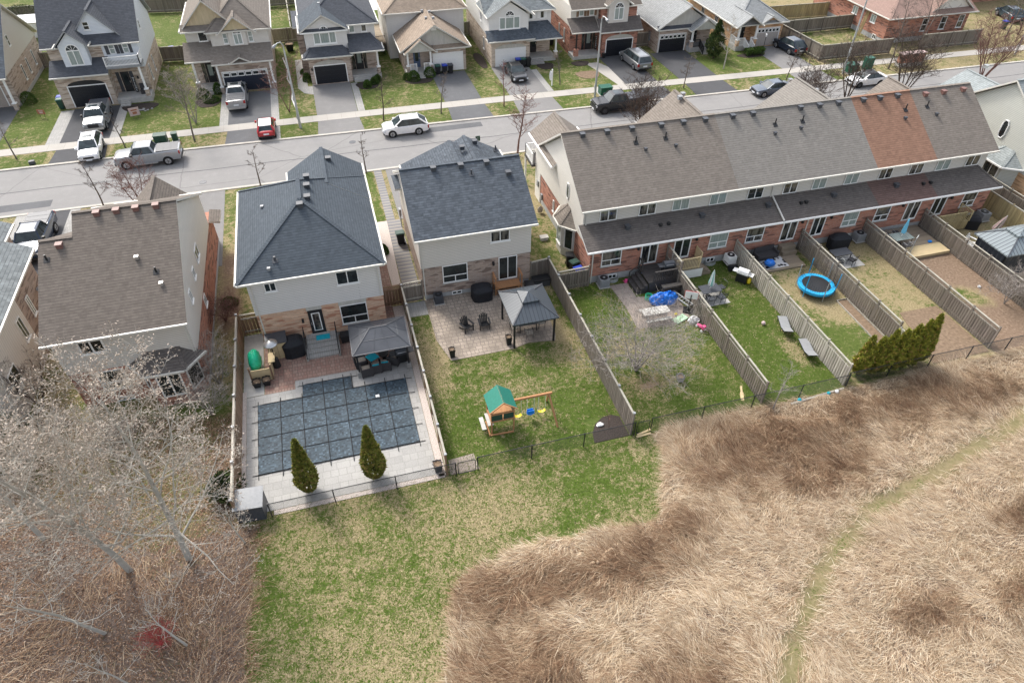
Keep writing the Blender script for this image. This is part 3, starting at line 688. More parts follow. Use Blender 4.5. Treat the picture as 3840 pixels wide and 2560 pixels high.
idx = np.arange(nV).reshape(sh); q = np.stack([idx[:-1, :-1], idx[:-1, 1:], idx[1:, 1:], idx[1:, :-1]], -1).reshape(-1, 4)
me.vertices.add(nV); me.vertices.foreach_set('co', np.stack([X_, Y_, Z_], 1).ravel())
me.loops.add(q.size); me.loops.foreach_set('vertex_index', q.ravel()); me.polygons.add(len(q)); me.polygons.foreach_set('loop_start', np.arange(0, q.size, 4)); me.polygons.foreach_set('loop_total', np.full(len(q), 4))
me.update(calc_edges=True); me.polygons.foreach_set('use_smooth', np.ones(len(q), bool))
uvl = me.uv_layers.new(name='UVMap'); uvl.data.foreach_set('uv', np.stack([X_, Y_], 1)[q.ravel()].ravel())
for nm, arr in (('zgreen', zg), ('zmeadow', zm), ('zbrown', zb), ('zlitter', zl), ('zpath', zp)):
    a = me.attributes.new(nm, 'FLOAT', 'POINT'); a.data.foreach_set('value', arr.astype(np.float32))
k = Nd('lawn, dry grass and leaf litter', 0.95, 0.1)
def att(n): x = k.n('ShaderNodeAttribute'); x.attribute_name = n; return x.outputs['Fac']
fine = k.noise(7.0, detail=6, rough=0.72); mid = k.noise(2.3, detail=5, rough=0.65, dist=0.4); big = k.noise(0.35, detail=3)
clump = k.math('ADD', k.math('MULTIPLY', fine, 0.45), k.math('MULTIPLY', mid, 0.55))
gsel = k.math('ADD', k.math('SUBTRACT', att('zgreen'), 0.5), k.math('MULTIPLY', k.math('SUBTRACT', clump, 0.5), 3.0))
gcol = k.ramp(k.noise(5.0, detail=4), [(0.3, (0.044, 0.070, 0.014)), (0.7, (0.098, 0.130, 0.032))])
gcol = k.mix(k.ramp(big, [(0.4, 0.0), (0.65, 0.35)]), gcol, (0.11, 0.13, 0.038))
scol = k.ramp(k.noise(9.0, detail=5, rough=0.7), [(0.28, (0.13, 0.105, 0.052)), (0.5, (0.25, 0.205, 0.115)), (0.72, (0.40, 0.33, 0.205))])
lawn = k.mix(k.ramp(gsel, [(-0.0, 0.0), (0.35, 1.0)]), scol, gcol)
soilc = k.ramp(k.noise(6.0, detail=6, rough=0.7), [(0.3, (0.12, 0.082, 0.056)), (0.55, (0.215, 0.155, 0.11)), (0.75, (0.34, 0.25, 0.185))])
lawn = k.mix(k.ramp(k.math('ADD', att('zbrown'), k.math('MULTIPLY', k.math('SUBTRACT', clump, 0.5), 1.2)), [(0.3, 0.0), (0.6, 1.0)]), lawn, soilc)
warp = k.n('ShaderNodeTexNoise'); k.put(warp.inputs['Vector'], k.uv); warp.inputs['Scale'].default_value = 0.35; warp.inputs['Detail'].default_value = 2
wv = k.mix(0.9, k.uv, warp.outputs['Color'], 'LINEAR_LIGHT')
st = k.noise(1.0, k.mapv(wv, (9, 1.6, 1), 0.5), 6, 0.7); pm = k.noise(0.55, detail=5, rough=0.6)
tan = k.ramp(st, [(0.3, (0.11, 0.08, 0.045)), (0.5, (0.23, 0.17, 0.10)), (0.7, (0.40, 0.31, 0.20))])
rus = k.ramp(st, [(0.3, (0.055, 0.040, 0.032)), (0.5, (0.13, 0.092, 0.070)), (0.7, (0.24, 0.18, 0.14))])
mead = k.mix(k.ramp(pm, [(0.35, 0.0), (0.65, 1.0)]), tan, rus)
lit = k.ramp(k.noise(8.0, detail=6, rough=0.75), [(0.3, (0.065, 0.050, 0.040)), (0.5, (0.14, 0.105, 0.085)), (0.72, (0.26, 0.21, 0.175))])
lit = k.mix(k.ramp(k.math('ADD', att('zgreen'), k.math('MULTIPLY', k.math('SUBTRACT', clump, 0.5), 2.0)), [(0.45, 0.0), (0.8, 0.8)]), lit, (0.12, 0.125, 0.04))
c = k.mix(att('zmeadow'), lawn, mead); c = k.mix(att('zlitter'), c, lit)
c = k.mix(k.math('MULTIPLY', att('zpath'), k.ramp(clump, [(0.38, 0.2), (0.55, 0.95)])), c, k.ramp(fine, [(0.35, (0.095, 0.095, 0.032)), (0.65, (0.25, 0.205, 0.115))]))
k.bump(clump, 0.08, 0.8); k.out(c)
me.materials.append(k.m)
ground = bpy.data.objects.new('ground', me); COL.objects.link(ground); ground['kind'] = 'structure'; ground['label'] = 'patchy spring lawns, dry meadow and leaf litter'

# ------------------------------------------------------------------ street, kerbs, sidewalk, drives
def strip(name, mat, label, pts_s, pts_n, z, zb=None, kind='structure'):
    mb = MB(); n = len(pts_s)
    for i in range(n - 1):
        a, b, c2, d = pts_s[i], pts_s[i + 1], pts_n[i + 1], pts_n[i]
        mb.poly([(a[0], a[1], z), (b[0], b[1], z), (c2[0], c2[1], z), (d[0], d[1], z)])
        if zb is not None:
            mb.poly([(a[0], a[1], zb), (b[0], b[1], zb), (b[0], b[1], z), (a[0], a[1], z)]); mb.poly([(c2[0], c2[1], zb), (d[0], d[1], zb), (d[0], d[1], z), (c2[0], c2[1], z)])
    return struct(name, mb, mat, label)
xs = [-90, -31, -14, -1, 19, 39, 57, 85, 130]
def ys(x): return 59.7 - 0.004 * max(0, x - 20)
def yn(x): return 68.0 - 0.022 * max(-15, x)
def sw(x): return 71.6 - 0.0 * x - 0.026 * max(0, x - 10)
strip('road', 'road', 'pale worn asphalt street', [(x, ys(x)) for x in xs], [(x, yn(x)) for x in xs], 0.012)
strip('kerb', 'kerb', 'concrete kerb on the near side', [(x, ys(x) - .3) for x in xs], [(x, ys(x)) for x in xs], 0.06, 0.0)
strip('kerb', 'kerb', 'concrete kerb on the far side', [(x, yn(x)) for x in xs], [(x, yn(x) + .3) for x in xs], 0.10, 0.0)
strip('sidewalk', 'concp', 'pale concrete sidewalk', [(x, sw(x)) for x in xs], [(x, sw(x) + 1.5) for x in xs], 0.028, 0.0)
# tar sealed seam along the road
def flat(name, mat, label, pts, z=0.016, kind='structure'):
    mb = MB(); mb.prism([(p[0], p[1]) for p in pts], 0.0, z); return struct(name, mb, mat, label)
for s_ in (-1,):
    mb = MB(); pts = [(x, 63.6 + 0.05 * math.sin(x * .7) - .008 * x) for x in range(-60, 110, 2)]
    for a, b in zip(pts, pts[1:]): mb.poly([(a[0], a[1], .018), (b[0], b[1], .018), (b[0], b[1] + .09, .018), (a[0], a[1] + .09, .018)])
    struct('road_seam', mb, 'drived', 'dark sealed seam along the road')
def drive(x0, x1, mat, label, y1=81.4, apron=True, xb0=None, xb1=None):
    xb0 = x0 if xb0 is None else xb0; xb1 = x1 if xb1 is None else xb1; xc = (x0 + x1) / 2
    mb = MB(); mb.prism([(x0, sw(xc) + 1.5), (x1, sw(xc) + 1.5), (xb1, y1), (xb0, y1)], 0, 0.018)
    mb.prism([(x0 - .2, yn(xc) + .3), (x1 + .2, yn(xc) + .3), (x1, sw(xc)), (x0, sw(xc))], 0, 0.0175); struct('driveway', mb, mat, label)
drive(-26.1, -21.5, 'drived', 'dark asphalt driveway under the grey pickup')
drive(-10.1, -5.7, 'drive', 'asphalt driveway with the pickup parked nose in'); drive(-1.0, 3.3, 'drivel', 'grey asphalt driveway of the dark roofed house')
drive(12.9, 17.0, 'drive', 'asphalt driveway of the tan roofed bungalow'); drive(20.3, 24.8, 'drivel', 'driveway under the dark sedan')
drive(34.2, 38.2, 'drived', 'driveway under the silver minivan'); drive(41.0, 45.8, 'drived', 'wide black asphalt driveway', 80.8); drive(54.6, 58.8, 'drivel', 'pale driveway under the dark suv', 79.4)
drive(-38, -31.9, 'drive', 'asphalt driveway at the left edge', 84)
def pave(x0, y0, x1, y1, mat, label, name='path', z=0.022): return flat(name, mat, label, [(x0, y0), (x1, y0), (x1, y1), (x0, y1)], z)
pave(-27.4, 73.1, -26.1, 81.2, 'pv_grey', 'paver strip left of the dark driveway'); pave(-21.5, 73.1, -20.6, 81.2, 'pv_grey', 'paver strip right of the dark driveway')
pave(-10.95, 73.1, -10.1, 82, 'pv_grey', 'cobbled driveway border, left'); pave(-5.7, 73.1, -4.9, 82, 'pv_grey', 'cobbled driveway border, right'); pave(-5.7, 67.9, -4.9, 71.5, 'pv_grey', 'cobbled apron border')
pave(3.35, 73.1, 4.1, 81, 'pv_grey', 'pale paver strip beside the driveway'); flat('path', 'pv_grey', 'curved side walk of pale pavers', [(-2.6, 90), (-1.5, 90), (-1.5, 81.2), (-1.0, 81.2), (-1.0, 78.8), (-2.0, 79.4), (-2.6, 81)], .022)
flat('path', 'concp', 'pale stone walk curving to the sidewalk', [(31.9, 79.7), (33.5, 79.7), (34.2, 78), (34.2, 72.5), (33.3, 72.5), (32.6, 76.5)], .024)
pave(24.8, 72.8, 25.5, 79.5, 'pv_grey', 'paver border of the sedan driveway')
# near side drives
flat('driveway', 'drived', 'asphalt driveway behind the brown roofed house', [(-26.0, 49.5), (-22.7, 49.5), (-22.7, 59.4), (-26.0, 59.4)], .018)
pave(-26.9, 49.5, -26.0, 59.4, 'pv_grey', 'paver strip left of the blue pickup'); pave(-22.7, 49.5, -21.9, 59.4, 'pv_grey', 'paver strip right of the blue pickup')
flat('driveway', 'drivel', 'pale concrete driveway beside the slate roofed house', [(-12.8, 47.5), (-9.9, 47.5), (-10.0, 59.4), (-12.6, 59.4)], .018)
flat('driveway', 'drivel', 'pale driveway of the grey roofed house', [(4.4, 50.5), (12.5, 50.5), (12.5, 59.4), (4.4, 59.4)], .018)

# ------------------------------------------------------------------ houses, near row
def house(name, label, cat, loc, group=None):
    return thing(name, label, cat, loc, 0, group, world=True)

# slate hip roofed house behind the pool
H = house('detached_house', 'grey siding house with dark slate hip roof behind the covered pool', 'house', (-2.7, 43, 0))
wall(H, 'found', [(-6.62, 36.98, 0, 1.42, 47.7, .35)], name='foundation')
wall(H, 'br_orange', [(-6.7, 36.9, .35, 1.5, 47.8, 2.86), (-3.3, 47.8, .35, 1.5, 49.8, 2.86)]); wall(H, 'sd_grey', [(-6.73, 36.87, 2.86, 1.53, 47.83, 5.62), (-3.33, 47.83, 2.86, 1.53, 49.83, 5.62)], [('N', 49.83, -3.4, 1.53, -0.9, 5.62, 7.2, .2)], 'siding')
pB = roof_polys('y', -7.25, 1.9, 36.5, 48.2, 5.7, .61, 'sn')
roof(H, pB, 'sh_slate'); roof(H, roof_polys('y', -3.7, 1.92, 44.6, 50.15, 5.72, .612), 'sh_slate', name='front_gable_roof')
vents(H, [(-2.1, 44.3, 8.14), (-2.14, 43.0, 8.17), (-2.19, 41.45, 8.19), (-2.7, 40.6, 8.2), (-0.48, 48.46, 7.18)], s=.36); pipes(H, [(-4.73, 37.6, 6.37)], 'dgrey', .3, .08); vents(H, [(-5.17, 37.14, 6.09), (-5.34, 43.4, 6.87)], 'grey', .18, 'small_vent')
window(H, 'S', 36.87, -1.3, .11, 4.28, 5.32); window(H, 'S', 36.87, -5.73, -5.0, 4.62, 5.3)
window(H, 'S', 36.9, -1.47, .31, .95, 2.55, 'picture')
mb = MB(); mb.box(-1.5, 36.875, 2.56, .34, 36.9, 2.87); mb.box(-3.6, 36.875, 2.58, -2.6, 36.9, 2.87); mb.build('panel_above_opening', 'sd_vert', H)
d_ = MB(); d_.box(-3.55, 36.84, .62, -2.62, 36.9, 2.56); ob = d_.build('back_door', 'black', H)
f_ = MB(); [f_.box(*b) for b in ((-3.36, 36.82, .85, -3.3, 36.845, 2.36), (-2.87, 36.82, .85, -2.81, 36.845, 2.36), (-3.3, 36.82, .85, -2.87, 36.845, .9), (-3.3, 36.82, 2.3, -2.87, 36.845, 2.36))]
f_.build('frame', 'white', ob, org=(-2.7, 43, 0)); g_ = MB().box(-3.3, 36.825, .9, -2.87, 36.84, 1.5).box(-3.3, 36.825, 1.6, -2.87, 36.84, 2.3); g_.build('pane', 'glassc', ob, org=(-2.7, 43, 0))
MB().box(-3.46, 36.79, 1.4, -3.42, 36.84, 1.6).build('handle', 'steel', ob, org=(-2.7, 43, 0))
MB().box(-3.65, 36.78, .52, -2.52, 36.9, .6).build('door_sill', 'conc', H)
lantern(H, 'S', 36.9, -3.95, 1.75); spout(H, -6.5, 36.87, 5.55); spout(H, 1.35, 36.87, 5.55, 2.9)
st = MB()
for i, (y0, z1) in enumerate(((36.4, .55), (36.0, .55), (35.64, .41), (35.3, .28), (34.96, .14))): st.box(-4.0, y0, 0, -2.05, y0 + (.5 if i == 0 else .35), z1)
st.box(-4.14, 34.8, 0, -4.0, 36.88, .34).box(-2.05, 34.8, 0, -1.91, 36.88, .34); st.build('back_steps', 'pv_grey', H)
for x in (-4.07, -1.98):
    r = MB(); r.tube([(x, 36.7, 1.45), (x, 35.9, 1.4), (x, 34.85, .95), (x, 34.75, .3)], .03, 6); r.tube([(x, 36.6, .5), (x, 36.6, 1.45)], .025, 6); r.tube([(x, 35.7, .4), (x, 35.7, 1.3)], .02, 6); r.tube([(x, 36.6, .75), (x, 35.8, .7), (x, 34.95, .4)], .02, 6); r.build('handrail', 'black', H)
MB().box(-3.35, 36.15, .555, -2.45, 36.65, .575).build('door_mat', 'teal', H)

# grey roofed house with the metal gazebo
H = house('detached_house', 'brown brick house with blue grey gable roof behind the two slatted chairs', 'house', (8.5, 44, 0))
wall(H, 'found', [(4.53, 39.24, 0, 12.47, 48.3, .4)], name='foundation')
wall(H, 'br_brown', [(4.48, 39.2, .4, 12.5, 48.4, 2.8), (5.2, 48.4, 0, 12.6, 49.6, 2.8)]); wall(H, 'sd_beige', [(4.45, 39.17, 2.8, 12.53, 48.4, 5.35), (5.2, 48.4, 2.8, 12.6, 49.6, 5.3)], [('W', 4.45, 39.17, 48.4, 43.8, 5.35, 7.85, .3), ('E', 12.53, 39.17, 48.4, 43.8, 5.35, 7.85, .3)], 'siding')
roof(H, roof_polys('x', 4.15, 12.9, 38.8, 48.8, 5.4, .55), 'sh_slate2')
roof(H, roof_polys('y', 4.9, 12.9, 44.6, 49.9, 5.3, .39), 'sh_slate2', name='front_hip_roof'); roof(H, roof_polys('y', 7.3, 13.1, 45.5, 50.4, 5.3, .55), 'sh_slate2', name='front_hip_roof')
vents(H, [(6.53, 43.49, 7.98), (8.5, 43.45, 7.96), (10.37, 43.43, 7.95), (11.73, 42.5, 7.43), (9.6, 48.2, 6.9), (10.9, 49.5, 6.6)], s=.34); pipes(H, [(9.13, 42.83, 7.62), (12.6, 49.5, 5.8)], 'dgrey', .35, .06)
window(H, 'S', 39.17, 9.53, 10.93, 4.16, 5.08, glass='glassc'); window(H, 'S', 39.2, 5.96, 7.79, 1.25, 2.76, 'picture'); window(H, 'S', 39.2, 10.1, 11.5, .72, 2.74, 'patio', sill=False, name='patio_door')
window(H, 'S', 39.24, 6.55, 7.3, .05, .36, sill=False, name='basement_window'); lantern(H, 'S', 39.2, 9.7, 2.2); spout(H, 4.6, 39.17, 5.3)
s_ = MB(); s_.box(9.7, 38.4, .5, 11.6, 39.15, .62); s_.box(9.8, 38.1, .25, 11.5, 38.4, .37); s_.box(9.8, 38.42, 0, 9.9, 39.1, .5); s_.box(11.4, 38.42, 0, 11.5, 39.1, .5); s_.box(9.62, 38.3, 0, 9.7, 38.4, 1.5).box(9.62, 39.08, 0, 9.7, 39.16, 1.5).box(9.6, 38.28, 1.5, 9.72, 39.18, 1.56)
s_.box(11.6, 38.3, 0, 11.68, 38.4, 1.5).box(11.6, 39.08, 0, 11.68, 39.16, 1.5).box(11.58, 38.28, 1.5, 11.7, 39.18, 1.56); s_.build('back_steps', 'cedar', H)
m_ = MB().box(4.3, 49.2, 1.1, 4.48, 49.6, 1.7).tube([(4.4, 49.4, 0), (4.4, 49.4, 1.1)], .04); m_.build('electric_meter', 'grey', H)
roof(H, [[(3.95, 46.4, 5.2), (4.45, 46.4, 5.2), (4.45, 48.6, 5.2), (3.95, 48.6, 5.2)]], 'sh_slate2', name='side_eave', gutter=False)

# brown roofed house behind the aspens
H = house('detached_house', 'beige house with brown gable roof and red vents behind the big aspens', 'house', (-13.8, 41, 0))
wall(H, 'br_red', [(-17.4, 34.3, 0, -10.2, 51.0, 2.8)]); wall(H, 'sd_beige', [(-17.43, 34.27, 2.8, -10.17, 49.1, 5.45)], [('E', -10.17, 34.27, 48.9, 41.5, 5.45, 9.0, .3), ('W', -17.43, 34.27, 45.8, 40.0, 5.45, 8.3, .3)], 'siding')
wall(H, 'found', [(-17.38, 34.32, -.05, -10.17, 50.9, .3)], name='foundation')
roof(H, roof_polys('x', -15.9, -9.95, 33.9, 49.1, 5.5, .5) + roof_polys('x', -17.75, -15.9, 33.9, 46.1, 5.5, .5), 'sh_brown')
roof(H, roof_polys('y', -15.1, -10.7, 43, 50.0, 4.75, .96), 'sh_brown', name='front_gable_roof')
vents(H, [(-14.49, 41.2, 9.12), (-13.38, 41.2, 9.12), (-12.28, 41.2, 9.12), (-11.13, 41.2, 9.12), (-16.57, 39.5, 8.28)], 'ventred', .34)
pipes(H, [(-17.28, 38.79, 7.95), (-11.4, 37.14, 7.12)], 'black', .35, .06); vents(H, [(-12.39, 38.09, 7.65), (-11.14, 36.34, 6.75)], 'steel', .2, 'small_vent')
window(H, 'S', 34.27, -16.1, -14.75, 4.15, 5.12, fw=.09); window(H, 'S', 34.3, -16.0, -14.45, 1.1, 2.66, 'picture', fw=.09); window(H, 'S', 34.3, -15.6, -14.6, .05, .38, sill=False, name='basement_window')
window(H, 'E', -10.17, 41.9, 43.1, 4.2, 5.1); window(H, 'E', -10.17, 39.65, 40.3, 4.42, 5.12); window(H, 'E', -10.17, 37.1, 37.7, 4.45, 5.25); window(H, 'E', -10.2, 40.0, 40.7, 1.85, 2.58)
bay = [(-13.6, 34.32), (-12.9, 33.1), (-10.95, 33.1), (-10.25, 34.32)]
MB().prism(bay, 0, 2.75).build('bay', 'br_red', H)
top = [(-12.9, 34.3, 3.55), (-11.1, 34.3, 3.55)]
roof(H, [[(-14.2, 34.45, 2.8), (-13.15, 32.95, 2.8), (-12.9, 34.3, 3.6)], [(-13.15, 32.95, 2.8), (-10.85, 32.95, 2.8), (-11.1, 34.3, 3.6), (-12.9, 34.3, 3.6)], [(-10.85, 32.95, 2.8), (-9.75, 34.45, 2.8), (-11.1, 34.3, 3.6)]], 'sh_skirt', name='bay_roof')
window(H, 'S', 33.1, -12.6, -11.2, .75, 2.6, 'patio', sill=False, name='patio_door', fw=.09)
for a, b in (((-13.55, 34.2), (-13.0, 33.25)), ((-10.85, 33.25), (-10.32, 34.2))):
    w_ = MB(); w_.poly([(a[0] - .01, a[1] - .02, .9), (b[0] - .0, b[1] - .02, .9), (b[0], b[1] - .02, 2.5), (a[0] - .01, a[1] - .02, 2.5)]); w_.bar((a[0], a[1] - .03, .9), (a[0], a[1] - .03, 2.5), .07, m=1).bar((b[0], b[1] - .03, .9), (b[0], b[1] - .03, 2.5), .07, m=1).bar((a[0], a[1] - .03, 2.5), (b[0], b[1] - .03, 2.5), .07, m=1).bar((a[0], a[1] - .03, .9), (b[0], b[1] - .03, .9), .07, m=1); w_.build('bay_window', ['glass', 'white'], H)
roof(H, [[(-10.2, 49.4, 2.9), (-9.4, 49.4, 2.75), (-9.4, 51.2, 2.75), (-10.2, 51.2, 2.9)]], 'sh_brown', name='porch_eave', gutter=False)
spout(H, -10.3, 34.27, 5.4, 2.8)

# grey roofed house at the left edge
H = house('detached_house', 'brown brick house with tabbed grey roof cut off by the left edge', 'house', (-24.5, 39, 0))
wall(H, 'br_brown', [(-28.5, 40.1, 0, -20.75, 44.4, 5.3)]); wall(H, 'sd_beige', [(-28.5, 33.4, 0, -20.72, 40.1, 5.3)], name='siding'); wall(H, 'br_brown', [(-28.5, 44.4, 0, -22.8, 48.0, 5.3)], name='front_wall')
roof(H, roof_polys('y', -29.5, -20.32, 33.0, 44.8, 5.4, .5, 's') , 'sh_grey'); roof(H, roof_polys('y', -29.5, -22.35, 44.8, 48.3, 5.4, .5, ''), 'sh_grey', name='front_roof')
window(H, 'E', -20.72, 38.75, 39.5, 2.3, 3.9); window(H, 'E', -20.75, 41.2, 41.75, 2.45, 3.85, glass='glassp'); window(H, 'E', -20.72, 34.8, 36.2, 1.6, 2.9)
dsh = MB(); dsh.tube([(-20.7, 43.1, 3.0), (-20.35, 43.1, 3.05), (-20.25, 43.0, 3.3)], .03, 6); dsh.blob((-20.2, 42.95, 3.4), .42, .42, .07, 0, 14, 4, 0, 0, False); dsh.build('satellite_dish', 'grey', H)

# the townhouse row
T = house('townhouse_row', 'long row of red brick townhouses under one brown gable roof', 'townhouses', (34.5, 44.5, 0))
wall(T, 'found', [(16.74, 37.94, 0, 52.26, 50.9, .62)], name='foundation')
wall(T, 'br_red', [(16.7, 37.9, .62, 52.3, 51.0, 2.86)])
wall(T, 'sd_beige', [(16.67, 39.7, 2.86, 52.33, 50.0, 5.5)], (), 'siding')
wall(T, 'sd_cream', [(16.655, 37.9, 2.88, 16.75, 50.1, 5.48)][:0] + [(16.64, 39.68, 2.84, 16.7, 50.0, 5.5)], [('W', 16.64, 39.68, 49.7, 44.6, 5.5, 8.75, .3), ('W', 16.64, 37.8, 39.68, 39.68, 2.84, 3.98, .2)], 'end_siding')
wall(T, 'sd_beige', [], [('E', 52.33, 39.7, 49.7, 44.6, 5.5, 8.75, .3)], 'end_siding')
secs = [(16.3, 28.8, 'sh_tbrown', 'dark brown shingles'), (28.8, 41.0, 'sh_brown2', 'grey brown shingles'), (41.0, 46.6, 'sh_red', 'rust red shingles'), (46.6, 52.65, 'sh_tbrown', 'brown shingles')]
for a, b, m_, lb in secs:
    roof(T, roof_polys('x', a, b, 39.2, 50.0, 5.5, .65), m_, 'beige', label=lb + ' section of the row roof')
for a, b, m_, lb in ((16.3, 40.85, 'sh_skirt', 'charcoal brown shingles'), (40.85, 46.4, 'sh_skred', 'dark red shingles'), (46.4, 52.7, 'sh_skirt', 'charcoal brown shingles')):
    roof(T, [[(a, 37.5, 3.12), (b, 37.5, 3.12), (b - (1.1 if b > 52 else 0), 39.69, 4.1), (a, 39.69, 4.1)]] + ([[(52.7, 37.5, 3.12), (52.7, 41.0, 3.12), (51.6, 39.69, 4.1)]] if b > 52 else []), m_, 'white', name='skirt_roof', label=lb + ' on the skirt roof')
roof(T, roof_polys('y', 16.3, 20.5, 46, 52.3, 5.52, .75), 'sh_tbrown', 'white', name='front_gable_roof')
wall(T, 'sd_cream', [(16.66, 50, 0, 21, 51.4, 5.4)], [('N', 51.9, 16.7, 20.2, 18.4, 5.4, 6.7, .3)], 'end_bay')
for x, yf, zr, hw, m_ in ((29.15, 52, 7.97, 3.15, 'sh_tbrown'), (41.0, 51.8, 7.95, 3.6, 'sh_brown2'), (50.3, 51, 7.36, 2.6, 'sh_tbrown')):
    roof(T, roof_polys('y', x - hw, x + hw, 44.7, yf, 5.45, (zr - 5.45) / hw), m_, name='front_gable_roof'); wall(T, 'br_red', [(x - hw + .3, 51, 0, x + hw - .3, yf - .25, 5.4)], [('N', yf - .25, x - hw + .3, x + hw - .3, x, 5.4, zr - .35, .2)], name='front_bay')
vents(T, [(x, 44.2, 8.75) for x in (17.87, 19.81, 21.8, 24.18, 26.02, 27.85, 30.2, 31.95, 36.17, 37.89, 39.63, 41.96, 43.53, 45.2)], 'dgrey', .34); vents(T, [(x, 44.05, 8.66) for x in (47.85, 49.64, 51.59)], 'ventred', .34)
vents(T, [(30.4, 52.6, 7.1), (28.8, 50.2, 7.95), (41.3, 52.9, 7.1), (42.4, 50.5, 7.0)], 'grey', .32)
pipes(T, [(21.82, 43.3, 8.17), (24.25, 43.34, 8.19), (33.56, 43.31, 8.17), (35.98, 43.29, 8.16), (45.5, 43.15, 8.07), (47.61, 43.19, 8.09)], 'black', .5, .05)
vents(T, [(22.39, 42.7, 7.8), (24.84, 42.67, 7.8), (33.25, 42.61, 7.75), (35.6, 42.76, 7.85), (45.11, 42.47, 7.66), (48.13, 42.45, 7.65)], 'dgrey', .2, 'small_vent')
sk = lambda y: 3.12 + (y - 37.5) * .4475
vents(T, [(x, 38.9, sk(38.9) + .02) for x in (19.87, 25.91, 31.55, 37.37, 43.2)], 'dgrey', .34); vents(T, [(x, 38.7, sk(38.7) + .02) for x in (22.43, 23.1, 34.36, 34.8, 45.67, 46.38)], 'black', .2, 'small_vent')
gl = ['glassc', 'glassc', 'glassp', 'glassp', 'glass', 'glassc', 'glassp', 'glassp', 'glassc', 'glassc', 'glassp', 'glassc']
for i, (a, b) in enumerate(((17.9, 19.25), (21.0, 22.37), (23.7, 25.1), (26.8, 28.2), (30.0, 31.35), (33.1, 34.35), (35.7, 36.95), (38.62, 39.92), (41.8, 43.05), (44.7, 46.0), (47.3, 48.65), (50.25, 51.6))):
    window(T, 'S', 39.67, a, b, 4.14, 5.1, glass=gl[i], sill=False)
for i, (a, b) in enumerate(((17.6, 19.17), (26.38, 27.93), (29.55, 31.05), (38.15, 39.55), (41.15, 42.52), (49.62, 50.98))): window(T, 'S', 37.9, a, b, 1.4, 2.75, 'picture', glass=('glassc', 'glassp', 'glassc', 'glassp', 'glassc', 'glassc')[i])
for i, (a, b) in enumerate(((20.74, 22.1), (23.42, 24.8), (32.66, 33.98), (35.36, 36.5), (44.08, 45.42), (46.68, 47.95))): window(T, 'S', 37.9, a, b, .98, 2.78, 'patio', glass=('glassc', 'glass')[i % 2], sill=False, name='patio_door', fw=.085)
for a, b in ((18.3, 19.0), (26.5, 27.2), (38.9, 39.4)): window(T, 'S', 37.93, a, b, .1, .5, sill=False, name='basement_window')
for x in (20.45, 25.2, 34.3, 36.9, 43.6, 48.3): lantern(T, 'S', 37.9, x, 2.45)
spout(T, 16.85, 39.68, 5.4, 3.5); spout(T, 16.9, 37.9, 3.1); spout(T, 31.95 + .2, 39.68, 5.4, 3.9); spout(T, 34.85, 37.9, 3.1); 
for x in (32.25,):
    v = MB(); v.bar((x, 37.45, 3.22), (x, 39.66, 4.2), .1, .09); v.build('downspout', 'beige', T)
ov = MB(); pts = [(16.61, 43.1 + .22 * c_, 5.0 + .62 * s__) for c_, s__ in ((-1, -.6), (-.5, -1), (.5, -1), (1, -.6), (1, .6), (.5, 1), (-.5, 1), (-1, .6))]; ov.poly(pts); ov.tube(pts + [pts[0]], .045, 5, 1, False); ov.build('octagon_window', ['glass', 'white'], T)
bayb = [(16.72, 44.3), (15.95, 43.2), (15.95, 42.1), (16.72, 41.2)]; MB().prism(bayb, 0, 2.85).build('side_bay', 'sd_beige', T)
roof(T, [[(16.65, 44.6, 2.85), (15.65, 43.3, 2.85), (16.65, 43.0, 3.95)], [(15.65, 43.3, 2.85), (15.65, 41.95, 2.85), (16.65, 42.4, 3.95), (16.65, 43.0, 3.95)], [(15.65, 41.95, 2.85), (16.65, 40.9, 2.85), (16.65, 42.4, 3.95)]], 'sh_tbrown', name='bay_roof')
window(T, 'W', 15.95, 42.2, 43.1, .8, 2.6, 'single', 'glassp'); 
w_ = MB(); w_.poly([(16.55, 41.28, .8), (16.1, 41.85, .8), (16.1, 41.85, 2.6), (16.55, 41.28, 2.6)]); [w_.bar((a_[0], a_[1], z0_), (b_[0], b_[1], z1_), .06, m=1) for a_, b_, z0_, z1_ in (((16.55, 41.27), (16.55, 41.27), .8, 2.6), ((16.1, 41.84), (16.1, 41.84), .8, 2.6), ((16.55, 41.27), (16.1, 41.84), .8, .8), ((16.55, 41.27), (16.1, 41.84), 2.6, 2.6))]; w_.build('bay_window', ['glass', 'white'], T)
MB().box(16.3, 51.4, 2.75, 20.5, 53.6, 2.95).build('balcony_floor', 'deckd', T); railing(T, (16.4, 51.5, 2.95), (16.4, 53.5, 2.95)); railing(T, (16.4, 53.5, 2.95), (20.4, 53.5, 2.95))
MB().box(16.32, 53.4, 0, 16.46, 53.54, 2.75).build('balcony_post', 'white', T)
for y, z in ((50.3, 1.9), (49.2, 1.2)): MB().box(16.55, y, z - .5, 16.7, y + .35, z).build('utility_meter', 'grey', T)
window(T, 'W', 16.7, 46.2, 46.5, 1.3, 2.3, 'single')
for x in (20.45 + .6,): pass

